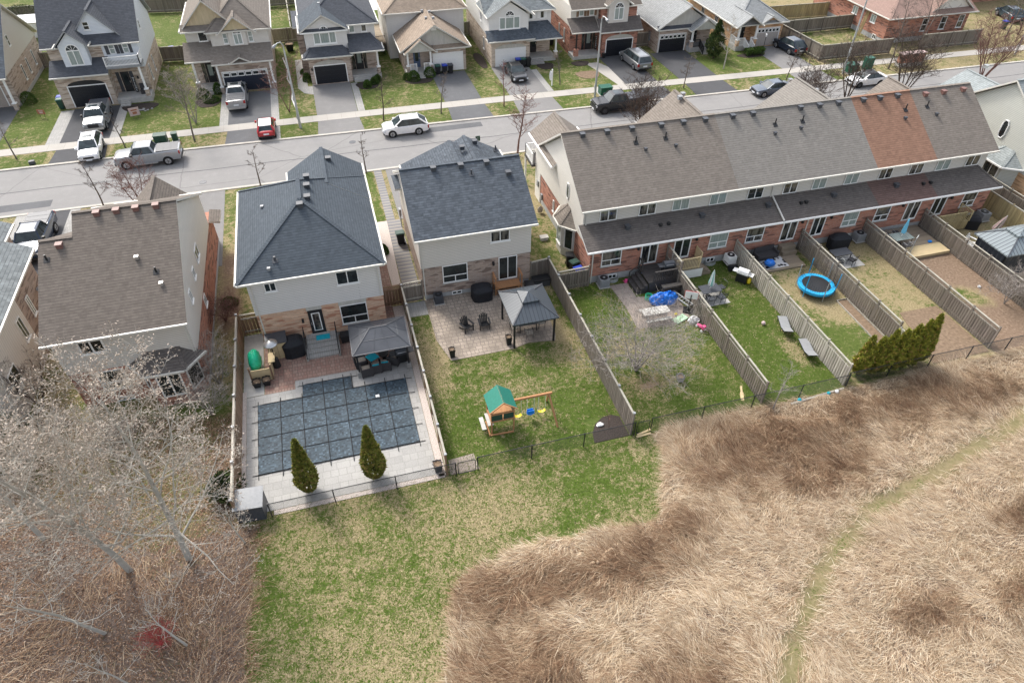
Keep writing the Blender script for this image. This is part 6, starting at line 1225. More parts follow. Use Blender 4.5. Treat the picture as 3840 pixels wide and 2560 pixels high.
for x, m_, wd in ((7.85, 'yellow', .2), (8.65, 'swblue', .22), (9.35, 'yellow', .18)):
    s_ = MB(); n = 6
    for i in range(n):
        t0, t1 = i / n * 2 - 1, (i + 1) / n * 2 - 1; z = lambda t: .55 - .12 * (1 - t * t); s_.poly([(x + t0 * .24, 26.2 - wd / 2, z(t0)), (x + t1 * .24, 26.2 - wd / 2, z(t1)), (x + t1 * .24, 26.2 + wd / 2, z(t1)), (x + t0 * .24, 26.2 + wd / 2, z(t0))])
    if m_ == 'swblue': s_.box(x - .22, 26.08, .5, x + .22, 26.12, .8).box(x - .2, 26.3, .5, x + .2, 26.33, .75)
    so_ = s_.build('swing_seat', m_, W); [MB().tube([(x + d, 26.2, .55), (x + d * .85, 26.2, 1.9)], .012, 4).build('rope', 'white', so_, org=(7.5, 26, 0)) for d in (-.24, .24)]
# ------------------------------------------------------------------ first townhouse yard
flat('patio', 'pv_slab', 'old slab patio below the dark deck', [(18.2, 37.2), (19.6, 37.2), (19.6, 35.4), (22.5, 34.8), (22.4, 32.3), (21.2, 31.9), (18.3, 32.1), (18.4, 34.5)], .026)
D = thing('deck', 'dark stained deck with steps at the first townhouse door', 'deck', (21.6, 36.6, 0), 0, None, world=True)
MB().prism([(20.6, 37.85), (22.8, 37.85), (22.8, 35.7), (20.6, 35.7)], .78, .9).build('platform', 'deckd', D); [MB().box(20.6 - .3 * (i + 1), 35.7, .0, 20.6 - .3 * i, 37.5, .68 - .22 * i).build('step', 'deckd', D) for i in range(3)]
m = MB(); m.box(20.65, 35.68, .05, 22.8, 35.72, .78); m.build('skirt', 'deckd', D)
m = MB(); m.bar((21.0, 35.75, 1.75), (22.8, 35.75, 1.75), .14, .05); m.bar((21.0, 35.75, 1.0), (22.8, 35.75, 1.0), .06); [m.bar((21.0 + i * .15, 35.75, .9), (21.0 + i * .15, 35.75, 1.75), .07, .03) for i in range(13)]; m.build('railing', 'deckd', D)
m = MB(); [m.bar((20.62, y, .9), (20.62, y, 1.8), .09) for y in (37.1, 37.7)]; m.bar((20.62, 37.1, 1.78), (20.62, 37.7, 1.78), .1, .05).bar((20.62, 37.1, 1.75), (19.75, 37.3, .95), .07, .05).bar((19.75, 37.3, 0), (19.75, 37.3, .95), .07); m.build('stair_rail', 'deckd', D)
m = MB(); [m.box(21.3, 34.75, .25 + i * .35, 22.8, 35.15, .29 + i * .35) for i in range(3)]; [m.box(x, y, 0, x + .04, y + .04, 1.0) for x in (21.3, 22.76) for y in (34.75, 35.11)]; tag(m.build('shelf_rack', 'deckd', None, org=(22, 35, 0)), 'dark slatted rack of small pots below the deck railing', 'rack')
m = MB(); m.blob((0, 0, .35), .62, .5, .6, 0, 18, 9, 11, .16); m.blob((.75, -.1, .38), .7, .5, .62, 0, 18, 9, 12, .16); solo('tarp_pile', m, 'tarp', 'crumpled blue tarpaulin over a heap below the deck', 'tarp', (20.75, 34.25, .03))
m = MB(); [m.ring((0, 0, .06 + i * .05), .26 - .02 * (i % 3), .02, 18) for i in range(7)]; solo('garden_hose', m, 'tarpg', 'coiled green garden hose left of the blue tarpaulin', 'hose', (20.35, 34.95, .03))
Lr = thing('ladder', 'grey extension ladder lying beside the basketball hoop', 'ladder', (22.3, 33.9, .55), rad(-70)); [MB().box(-1.1, s * .2 - .03, -.05, 1.1, s * .2 + .03, .05).build('side_rail', 'galv', Lr) for s in (-1, 1)]; [MB().box(-1 + i * .25, -.18, -.015, -.96 + i * .25, .18, .015).build('rung', 'steel', Lr) for i in range(9)]; m = MB().box(-1, -.15, -.55, -.9, .15, -.06).box(.9, -.15, -.55, 1, .15, -.06); m.build('prop', 'woodl', Lr)
K = thing('basketball_hoop', 'childs basketball hoop with red edged backboard by the fence', 'hoop', (22.5, 32.9, 0), rad(150)); MB().tube([(0, 0, .15), (0, .25, 1.7)], .04, 8).build('pole', 'black', K); MB().box(-.45, .18, 1.35, .45, .21, 1.95).build('backboard', 'white', K); m = MB(); [m.box(*b) for b in ((-.48, .16, 1.32, .48, .18, 1.4), (-.48, .16, 1.9, .48, .18, 1.98), (-.48, .16, 1.4, -.4, .18, 1.9), (.4, .16, 1.4, .48, .18, 1.9), (-.16, .16, 1.5, .16, .18, 1.75))]; m.build('backboard_edge', 'red', K); MB().ring((0, -.05, 1.5), .2, .015).build('rim', 'red', K); MB().box(-.35, -.4, 0, .35, .25, .15).build('base', 'black', K)
Pt = thing('picnic_table', 'bleached grey picnic table on the slab patio', 'table', (19.85, 32.8, 0), rad(0)); MB().box(-.98, -.36, .72, .98, .36, .77).build('tabletop', 'grwood', Pt); [MB().box(-.95, s * .62 - .13, .42, .95, s * .62 + .13, .46).build('bench', 'grwood', Pt) for s in (-1, 1)]
for x in (-.7, .7):
    for s in (-1, 1): MB().bar((x, s * .25, .72), (x, s * .55, 0), .05, .09).build('leg', 'grwood', Pt)
m = MB().box(-.55, -.28, .02, .6, .28, .05).box(-.1, -.3, .05, .55, .25, .07); solo('foam_mat', m, 'sd_green' if 'sd_green' in M else 'leafw', 'pale green patterned mat beside the picnic table', 'mat', (21.55, 32.25, .03), rad(22))
m = MB().blob((0, 0, .2), .42, .32, .3, 0, 12, 6, 9, .2); b_ = solo('storage_bag', m, 'leafw', 'dark and white bag by the hoop base', 'bag', (22.35, 31.75, 0)); 
K = thing('toy_trike', 'pink toy trike on the lawn beside the fence', 'toy', (22.45, 30.95, 0), rad(110)); MB().blob((0, 0, .3), .3, .11, .13, 0, 12, 6, 1, .05, False).build('body', 'pink', K); MB().cbox(-.3, 0, .25, .22, .22, .25).build('seat', 'pink', K); [MB().tube([(x, y - .03, .1), (x, y + .03, .1)], .1, 12).build('wheel', 'white', K) for x, y in ((.3, 0), (-.3, .18), (-.3, -.18))]; MB().tube([(.28, 0, .3), (.25, 0, .52), (.25, -.14, .55), (.25, .14, .55)], .02, 5).build('handlebar', 'white', K)
m = MB().blob((0, 0, .12), .11, .11, .11, 0, 12, 8, 0, 0, False); solo('ball', m, 'yellow', 'small orange ball beside the green mat', 'ball', (21.5, 32.75, 0), smooth=True)
m = MB().blob((0, 0, .15), .15, .15, .15, 0, 14, 8, 0, 0, False); solo('ball', m, 'balus', 'pale pink ball on the lawn behind the loungers', 'ball', (27.0, 30.2, 0), smooth=True)
W_ = thing('watering_can', 'pink watering can beside the dark deck steps', 'watering can', (19.55, 37.3, 0), rad(200)); MB().cyl(0, 0, 0, .26, .13, .11).build('body', 'pink', W_); MB().tube([(.1, 0, .08), (.32, 0, .3)], .025, 6).build('spout', 'pink', W_); MB().ring((-.12, 0, .18), .1, .015, 12, 0, 'y').build('handle', 'pink', W_)
m = MB(); [m.tube([(.5 * math.cos(math.pi * i / 8), -.42 * math.sin(math.pi * i / 8), 0) for i in range(9)], .02, 4) for _ in range(1)]
for i in range(8):
    a0, a1 = math.pi * i / 8, math.pi * (i + 1) / 8; m.poly([(.5 * math.cos(a0), -.42 * math.sin(a0), 0), (.5 * math.cos(a1), -.42 * math.sin(a1), 0), (.5 * math.cos(a1), -.42 * math.sin(a1), .3), (.5 * math.cos(a0), -.42 * math.sin(a0), .3)])
solo('window_well', m, 'galv', 'galvanised window well under the first townhouse window', 'window well', (18.65, 37.92, 0), 0, 'window wells'); w2 = m.build('window_well', 'galv'); w2.location = (26.85, 37.92, 0); tag(w2, 'galvanised window well under the second townhouse window', 'window well', 'window wells')
def bin_(label, loc, lid, body='black', rz=0, group='wheeled bins'):
    b = thing('wheeled_bin', label, 'bin', loc, rz, group); m = MB(); P0 = [(-.22, -.24), (.22, -.24), (.22, .24), (-.22, .24)]; P1 = [(-.29, -.33), (.29, -.33), (.29, .33), (-.29, .33)]
    for i in range(4): j = (i + 1) % 4; m.poly([(*P0[i], .06), (*P0[j], .06), (*P1[j], 1.0), (*P1[i], 1.0)])
    m.build('body', body, b); l = MB(); l.box(-.31, -.36, 1.0, .31, .36, 1.06).box(-.26, -.3, 1.06, .26, .28, 1.1); l.build('lid', lid, b); [MB().tube([(x, .26, .12), (x + .05, .26, .12)], .12, 10).build('wheel', 'rubber', b) for x in (-.3, .25)]; MB().tube([(-.25, .38, .98), (.25, .38, .98)], .02, 5).build('handle', body, b)
bin_('black bin beside the bay window of the townhouse end', (16.1, 40.45, 0), 'black', rz=rad(-15)); bin_('blue lidded bin at the townhouse corner gate', (16.15, 38.6, 0), 'bluebin', rz=rad(-80)); bin_('green lidded bin behind the blue lidded one at the gate', (16.15, 39.5, 0), 'dkgreen', rz=rad(-75)); bin_('dark bin on the slab walk beside the brown brick house', (3.95, 46.9, 0), 'dkgreen', rz=rad(-90))
m = MB().blob((0, 0, .3), .25, .2, .4, 0, 12, 6, 5, .1); solo('paper_bag', m, 'cush', 'brown yard waste bag against the townhouse end wall', 'bag', (16.2, 48.3, 0)); m = MB().box(-.3, -.2, 0, .3, .2, .25).box(-.35, -.25, .25, .35, .25, .3); solo('stone_block', m, 'conc', 'pale stone block on the grass by the townhouse end', 'block', (15.3, 44.4, 0))
# ------------------------------------------------------------------ second yard
D = thing('deck', 'small deck with fresh pine railing at the second townhouse door', 'deck', (24.3, 36.9, 0), 0, None, world=True); MB().box(23.05, 36.5, .78, 25.4, 37.85, .9).build('platform', 'deckg', D); MB().box(23.05, 36.46, .05, 25.4, 36.5, .78).build('lattice_skirt', 'white', D); railing(D, (23.1, 36.5, .9), (25.0, 36.5, .9), .95, 'woodn', .12); railing(D, (25.4, 37.85, .9), (25.4, 37.0, .9), .95, 'woodn', .12); [MB().box(25.4 + .28 * i, 36.6, 0, 25.68 + .28 * i, 37.4, .68 - .22 * i).build('step', 'deckg', D) for i in range(3)]
flat('patio', 'conc', 'small concrete pad under the parasol table', [(23.6, 33.0), (26.0, 33.0), (25.95, 34.3), (23.6, 35.0)], .026)
t2 = thing('patio_table', 'grey table under the closed striped parasol', 'table', (24.75, 34.1, .03)); MB().box(-.75, -.48, .68, .75, .48, .72).build('tabletop', 'dgrey', t2); [MB().box(x, y, 0, x + .05, y + .05, .68).build('leg', 'black', t2) for x in (-.7, .65) for y in (-.42, .37)]
def parasol(label, loc, mat, mat2=None, h=2.3, tilt=0, drape=.17, rz=0):
    p = thing('closed_parasol', label, 'parasol', loc, rz, 'closed parasols'); R_ = Matrix.Rotation(tilt, 4, 'X'); m = MB().cyl(0, 0, 0, h, .02, .02, 8); m.xf(R_); m.build('pole', 'white', p)
    m = MB(); n = 16; zs = [h * .42, h * .5, h * .7, h * .88, h * .97]; rs = [drape * .9, drape * 1.1, drape * .75, drape * .45, .03]
    for z, r in zip(zs, rs):
        for j in range(n): t = 2 * math.pi * j / n; q_ = r * (1 + .28 * (-1) ** j); m.v.append((q_ * math.cos(t), q_ * math.sin(t), z))
    for i in range(len(zs) - 1):
        for j in range(n): m.f.append((i * n + j, i * n + (j + 1) % n, (i + 1) * n + (j + 1) % n, (i + 1) * n + j)); m.m.append((j // 2) % 2 if mat2 else 0)
    m.xf(R_); m.build('canopy', [mat, mat2 or mat], p); MB().cyl(0, 0, 0, .06, .2, .2, 14).build('base', 'black', p)
parasol('closed white and mint striped parasol through the grey table', (24.75, 34.1, .03), 'white', 'greenstripe' if 'greenstripe' in M else 'leafw', 2.4)
G_ = 'dark mesh chairs around the parasol table'
for lb, (x, y), a in (('dark mesh chair left behind the parasol table', (23.75, 34.7), 70), ('dark mesh chair right of the parasol table', (25.85, 34.35), -80), ('dark mesh chair front left of the parasol table', (24.45, 33.3), 175), ('dark mesh chair front right of the parasol table', (25.3, 33.25), 190)): metal_chair('patio_chair', lb, (x, y, .03), rad(a), G_, 'black', 'dgrey')
def lounger(label, loc, rz):
    l = thing('sun_lounger', label, 'lounger', loc, rz, 'grey mesh loungers by the fence'); MB().box(-.32, -.95, .36, .32, .3, .4).build('seat', 'grey', l); m = MB(); m.poly([(-.32, .3, .4), (.32, .3, .4), (.32, .95, .62), (-.32, .95, .62)]).poly([(-.32, .3, .36), (.32, .3, .36), (.32, .95, .58), (-.32, .95, .58)]); m.build('backrest', 'grey', l); f = MB(); [f.tube([(s * .34, -.97, .38), (s * .34, .3, .38), (s * .34, .97, .6)], .02, 5) for s in (-1, 1)]; f.build('frame', 'black', l)
    [MB().tube([(x, y, 0), (x, y, .38)], .02, 5).build('leg', 'black', l) for x in (-.32, .32) for y in (-.7, .35)]
lounger('grey lounger with raised back, farther from the field', (28.15, 29.4, 0), rad(160)); lounger('flat grey lounger nearer the field, half on bare grass', (28.3, 26.9, 0), rad(165))
D_ = MB().box(-.1, -.35, 0, .1, .35, .04).box(-.06, .35, .0, .06, .9, .04); solo('toy_shovel', D_, 'woodn', 'small wooden shovel lying near the chain link fence', 'shovel', (22.05, 24.4, 0), rad(-25))
m = MB().box(-.15, -.3, .3, .15, .3, .45).box(-.2, -.35, .12, .2, .35, .3).tube([(0, .3, .4), (0, .8, .9)], .02, 5).tube([(-.22, -.2, .12), (.22, -.2, .12)], .12, 10).tube([(-.22, .25, .12), (.22, .25, .12)], .12, 10); solo('lawn_mower', m, 'black', 'black push mower below the white air conditioner', 'mower', (28.1, 36.5, 0), rad(70))
# ------------------------------------------------------------------ third yard
flat('patio', 'deckg', 'low wooden deck beside the patterned rug', [(29.0, 35.5), (33.9, 35.5), (33.9, 37.5), (29.0, 37.5)], .12); MB_ = MB().box(30.6, 35.75, .125, 32.6, 37.1, .135); tag(MB_.build('rug', 'rug', None, org=(31.6, 36.4, 0)), 'black and white patterned rug on the low deck', 'rug')
MB_ = MB(); MB_.box(32.75, 37.3, .12, 34.0, 37.85, .75).box(32.75, 37.0, .12, 34.0, 37.3, .42); tag(MB_.build('door_steps', 'deckg', None, org=(33.4, 37.4, 0)), 'two wooden steps below the third patio door', 'steps')
s_ = thing('outdoor_sofa', 'dark wicker sofa behind the blue ball cover', 'sofa', (31.3, 37.2, .12), rad(5)); MB().box(-.9, -.35, .1, .9, .35, .4).build('seat', 'wicker', s_); MB().box(-.9, .3, .4, .9, .42, .85).build('backrest', 'wicker', s_); [MB().box(s * .92 - .06, -.35, .1, s * .92 + .06, .4, .6).build('armrest', 'wicker', s_) for s in (-1, 1)]
m = MB().blob((0, 0, .3), .42, .36, .3, 0, 16, 8, 2, .1); solo('covered_item', m, 'tarp', 'small bright blue cover on the patterned rug', 'cover', (31.0, 36.1, .13)); metal_chair('patio_chair', 'black round chair at the third yard fence', (29.8, 36.9, .12), rad(20), 'odd dark chairs of the third yard', 'black', 'blackm'); metal_chair('patio_chair', 'black chair on the near corner of the rug', (29.9, 35.9, .12), rad(160), 'odd dark chairs of the third yard', 'black', 'blackm')
Tn = thing('trampoline', 'round blue rimmed trampoline with a sagging net', 'trampoline', (32.75, 32.65, 0), 0); n = 36; m = MB(); R1, R0 = 1.32, 1.02
for i in range(n):
    a0, a1 = 2 * math.pi * i / n, 2 * math.pi * (i + 1) / n; m.poly([(R0 * math.cos(a0), R0 * math.sin(a0), .62), (R1 * math.cos(a0), R1 * math.sin(a0), .62), (R1 * math.cos(a1), R1 * math.sin(a1), .62), (R0 * math.cos(a1), R0 * math.sin(a1), .62)]).poly([(R1 * math.cos(a0), R1 * math.sin(a0), .42), (R1 * math.cos(a1), R1 * math.sin(a1), .42), (R1 * math.cos(a1), R1 * math.sin(a1), .62), (R1 * math.cos(a0), R1 * math.sin(a0), .62)])
m.build('rim_pad', 'skyblue', Tn); MB().prism([(1.04 * math.cos(2 * math.pi * i / n), 1.04 * math.sin(2 * math.pi * i / n)) for i in range(n)], .585, .6).build('jumping_mat', 'black', Tn)
for i in range(6):
    a = math.pi / 3 * i + .35; x, y = 1.36 * math.cos(a), 1.36 * math.sin(a); MB().tube([(x, y, 0), (x, y, .7), (x * 1.02, y * 1.02, 1.95)], [.02, .035, .03], 7).build('net_pole', 'skyblue' if i % 2 else 'galv', Tn)
m = MB()
for i in range(6):
    a0, a1 = math.pi / 3 * i + .35, math.pi / 3 * (i + 1) + .35
    for k_ in range(9):
        t = k_ / 8; p0 = (1.3 * math.cos(a0) * (1 - t) + 1.3 * math.cos(a1) * t, 1.3 * math.sin(a0) * (1 - t) + 1.3 * math.sin(a1) * t); zt = 1.85 - (.75 if i in (3, 4) else .35) * math.sin(math.pi * t); m.bar((p0[0], p0[1], .62), (p0[0], p0[1], zt), .012, .012)
    for z_ in (.9, 1.2, 1.5): m.bar((1.3 * math.cos(a0), 1.3 * math.sin(a0), z_), (1.3 * math.cos(a1), 1.3 * math.sin(a1), z_), .012, .012) if i not in (3, 4) or z_ < 1 else None
m.build('net', 'black', Tn)
m = MB(); [m.bar(p, q, .04, .12) for p, q in (((33.6, 31.1, .06), (33.5, 25.2, .06)), ((34.45, 31.1, .06), (34.4, 25.2, .06)), ((33.6, 31.1, .06), (34.45, 31.1, .06)))]; tag(m.build('bed_edging', 'woodl', None, org=(34, 28, 0)), 'narrow timber edged bed along the trampoline fence', 'garden edging'); flat('garden_bed', 'soil', 'narrow bare bed along the fence', [(33.65, 31.05), (34.4, 31.05), (34.35, 25.3), (33.55, 25.3)], .04)
# ------------------------------------------------------------------ fourth to sixth yards
flat('garden_bed', 'soil', 'large bare soil bed in the fourth townhouse yard', [(37.2, 28.75), (40.3, 28.7), (40.35, 23.7), (35.8, 23.7), (36.6, 26.5)], .03); flat('patio', 'conc', 'grey slabs under the fourth yard table', [(35.6, 35.9), (38.5, 35.9), (38.5, 34.4), (35.6, 34.4)], .026)
t2 = thing('patio_table', 'dark slatted table in front of the large covered barbecue', 'table', (36.9, 35.6, .03)); MB().box(-.8, -.45, .68, .8, .45, .72).build('tabletop', 'dgrey', t2); [MB().box(x, y, 0, x + .05, y + .05, .68).build('leg', 'black', t2) for x in (-.72, .67) for y in (-.4, .35)]; metal_chair('patio_chair', 'white rimmed dark chair at the fourth yard fence', (36.3, 34.8, .03), rad(170), 'dark chairs of the fourth yard', 'galv', 'blackm'); metal_chair('patio_chair', 'dark chair right of the fourth yard table', (37.4, 34.75, .03), rad(200), 'dark chairs of the fourth yard', 'black', 'blackm')
Dk = thing('deck', 'wide low deck with a fresh pine front edge', 'deck', (43.3, 36, 0), 0, None, world=True); MB().box(40.8, 35.25, .05, 45.9, 37.85, .32).build('old_boards', 'deckg', Dk); MB().box(42.3, 34.0, .05, 46.0, 35.25, .3).build('new_boards', 'woodn', Dk)
t2 = thing('patio_table', 'rectangular glass table with the light blue parasol', 'table', (42.6, 35.9, .32)); MB().box(-.85, -.5, .68, .85, .5, .71).build('tabletop', 'glassp', t2); [MB().tube([(x, y, 0), (x, y, .68)], .02, 5).build('leg', 'black', t2) for x in (-.75, .75) for y in (-.42, .42)]
parasol('closed light blue parasol through the glass table', (42.6, 35.9, .32), 'ltblue' if 'ltblue' in M else 'skyblue', None, 2.4, 0, .13)
G_ = 'scrolled metal chairs around the glass table'
for lb, (x, y), a in (('metal chair behind the glass table, left', (42.0, 36.7), 5), ('metal chair behind the glass table, right', (42.9, 36.75), -5), ('metal chair in front of the glass table', (42.5, 35.0), 180), ('metal chair at the left end of the glass table', (41.4, 35.9), 90)): metal_chair('patio_chair', lb, (x, y, .32), rad(a), G_, 'grey', 'wicker')
m = MB().tube([(0, 0, 0), (0, 0, 1.9), (.25, 0, 2.05)], .03, 6); solo('awning_pole', m, 'galv', 'thin bent metal pole leaning by the pine deck', 'pole', (42.2, 34.2, .1), rad(30)); m = MB().cbox(0, 0, 0, .25, .2, .12); solo('blue_toy', m, 'swblue', 'small blue toy on the pine deck edge', 'toy', (45.2, 35.4, .32)); m = MB().blob((0, 0, .08), .13, .1, .1, 0, 8, 5, 3, .2); solo('white_bag', m, 'leafw', 'scrap of blue and white litter on the dirt yard', 'litter', (45.0, 29.7, 0))
Dk = thing('deck', 'small raised tan deck at the last townhouse door', 'deck', (48.9, 37, 0), 0, None, world=True); MB().box(46.5, 36.6, .1, 49.8, 37.85, .85).build('platform', 'woody', Dk); railing(Dk, (46.6, 36.6, .85), (49.2, 36.6, .85), .9, 'woody', .14); railing(Dk, (49.8, 36.6, .85), (49.8, 37.8, .85), .9, 'woody', .14)
covered_grill('dark covered barbecue beside the last small deck', (50.4, 36.7, 0), rad(-30), .6, .4, 1.1)
c_ = slat_chair('slatted_chair', 'white plastic chair near the striped closed parasol', (48.4, 34.5, 0), rad(20), None, 'white'); t2 = thing('patio_table', 'round white table left of the curtained gazebo', 'table', (47.6, 33.6, 0)); MB().cyl(0, 0, .68, .72, .5, .5, 20).build('tabletop', 'white', t2); MB().cyl(0, 0, 0, .68, .05, .05).build('leg', 'white', t2)
parasol('closed beige striped parasol leaning near the curtained gazebo', (50.3, 34.8, 0), 'balus', 'cush', 2.5, rad(14), .22, rad(60))
Z = thing('gazebo', 'curtained gazebo with a pale ribbed metal roof at the right', 'gazebo', (49, 31.4, 0), 0, None, world=True); hip_gazebo(Z, 46.6, 51.4, 30.0, 33.3, 2.3, 3.0, 'seam2')
for x, y in ((46.95, 30.35), (51.1, 30.35), (46.95, 33.0), (51.1, 33.0)): MB().box(x - .06, y - .06, 0, x + .06, y + .06, 2.25).build('post', 'black', Z)
for p, q in (((46.95, 30.35), (51.1, 30.35)), ((46.95, 30.4), (46.95, 33.0)), ((51.1, 30.4), (51.1, 33.0))):
    m = MB(); n = 30
    for i in range(n):
        t0, t1 = i / n, (i + 1) / n; o0, o1 = .05 * math.sin(i * 1.3), .05 * math.sin((i + 1) * 1.3); dx, dy = q[0] - p[0], q[1] - p[1]; L = math.hypot(dx, dy); nx, ny = -dy / L, dx / L
        m.poly([(p[0] + dx * t0 + nx * o0, p[1] + dy * t0 + ny * o0, .05), (p[0] + dx * t1 + nx * o1, p[1] + dy * t1 + ny * o1, .05), (p[0] + dx * t1 + nx * o1, p[1] + dy * t1 + ny * o1, 2.2), (p[0] + dx * t0 + nx * o0, p[1] + dy * t0 + ny * o0, 2.2)])
    m.build('curtain', 'dgrey', Z)
for i, (x, mt_) in enumerate(((25.3, 'teal'), (27.4, 'teal'), (28.0, 'white'))):
    m = MB().blob((0, 0, .11), .13, .13, .13, 0, 12, 8, 0, 0, False); solo('glass_globe', m, mt_, ['teal garden globe on the left by the fence timber', 'teal garden globe on the right by the fence timber', 'white garden globe at the fence corner'][i], 'garden globe', (x, 23.1, 0), smooth=True)
MB_ = MB().bar((14.4, 23.2, .08), (15.3, 23.35, .16), .12, .04).bar((14.3, 23.1, .05), (15.25, 23.15, .05), .14, .05); tag(MB_.build('lumber_boards', 'woodn', None, org=(14.8, 23.2, 0)), 'pale boards lying behind the chain link gate', 'boards'); MB_ = MB().bar((24.6, 22.95, .08), (28.6, 23.25, .08), .12, .12); tag(MB_.build('edging_timber', 'woodl', None, org=(26.5, 23.1, 0)), 'bleached timber lying along the chain link fence', 'timber')

# ------------------------------------------------------------------ vehicles
PAINT = {}
def pm(name, c, metal=0.0, rough=.25):
    if name not in PAINT: PAINT[name] = paint(name + ' car paint', c, metal, rough)
    return PAINT[name]
M['headlamp'] = plain('lamp lens', (0.62, 0.65, 0.68), 0.15, 0.6); M['taillamp'] = plain('red lamp lens', (0.30, 0.01, 0.012), 0.2, 0.6); M['rim'] = plain('alloy rim', (0.45, 0.46, 0.47), 0.35, 0.5, 0.5); M['rimd'] = plain('dark rim', (0.03, 0.03, 0.032), 0.4, 0.5); M['plate'] = plain('number plate', (0.7, 0.72, 0.74), 0.5)
ST = {  # style: L, W, H, wheel r, wheelbase, stations (x frac from front 0..1, zlow, ztop, width frac), glass (xf0 base front, xf1 roof front, xf2 roof rear, xf3 base rear), belt z
    'pickup': (5.85, 2.02, 1.92, .40, 3.65, [(0, .55, .92, .84), (.012, .42, 1.12, .93), (.06, .36, 1.2, .985), (.25, .34, 1.26, 1), (.30, .34, 1.3, 1), (.62, .34, 1.32, 1), (.63, .36, 1.34, 1), (.985, .42, 1.36, .99), (1, .5, 1.32, .95)], (.245, .335, .575, .625), 1.28),
    'suv': (4.62, 1.87, 1.68, .36, 2.68, [(0, .45, .72, .78), (.02, .30, .88, .90), (.08, .24, .97, .97), (.24, .22, 1.03, 1), (.30, .22, 1.06, 1), (.85, .24, 1.10, 1), (.95, .28, 1.08, .97), (.99, .36, 1.0, .93), (1, .5, .9, .88)], (.235, .415, .80, .975), 1.04),
    'van': (5.15, 2.0, 1.76, .34, 3.07, [(0, .45, .72, .8), (.02, .28, .9, .92), (.10, .22, 1.0, .98), (.2, .2, 1.06, 1), (.9, .22, 1.1, 1), (.98, .28, 1.06, .98), (1, .4, .95, .92)], (.17, .33, .93, .985), 1.06),
    'sedan': (4.65, 1.82, 1.45, .33, 2.72, [(0, .42, .62, .76), (.02, .27, .76, .90), (.08, .2, .84, .97), (.27, .18, .93, 1), (.33, .18, .95, 1), (.80, .2, .99, 1), (.93, .25, 1.0, .96), (.99, .34, .92, .92), (1, .45, .8, .86)], (.25, .43, .70, .88), .93),
    'hatch': (3.75, 1.7, 1.42, .31, 2.47, [(0, .4, .65, .8), (.02, .26, .8, .92), (.08, .2, .88, .98), (.28, .18, .93, 1), (.85, .2, .97, 1), (.96, .28, .95, .96), (1, .42, .85, .9)], (.27, .40, .86, .965), .92)}
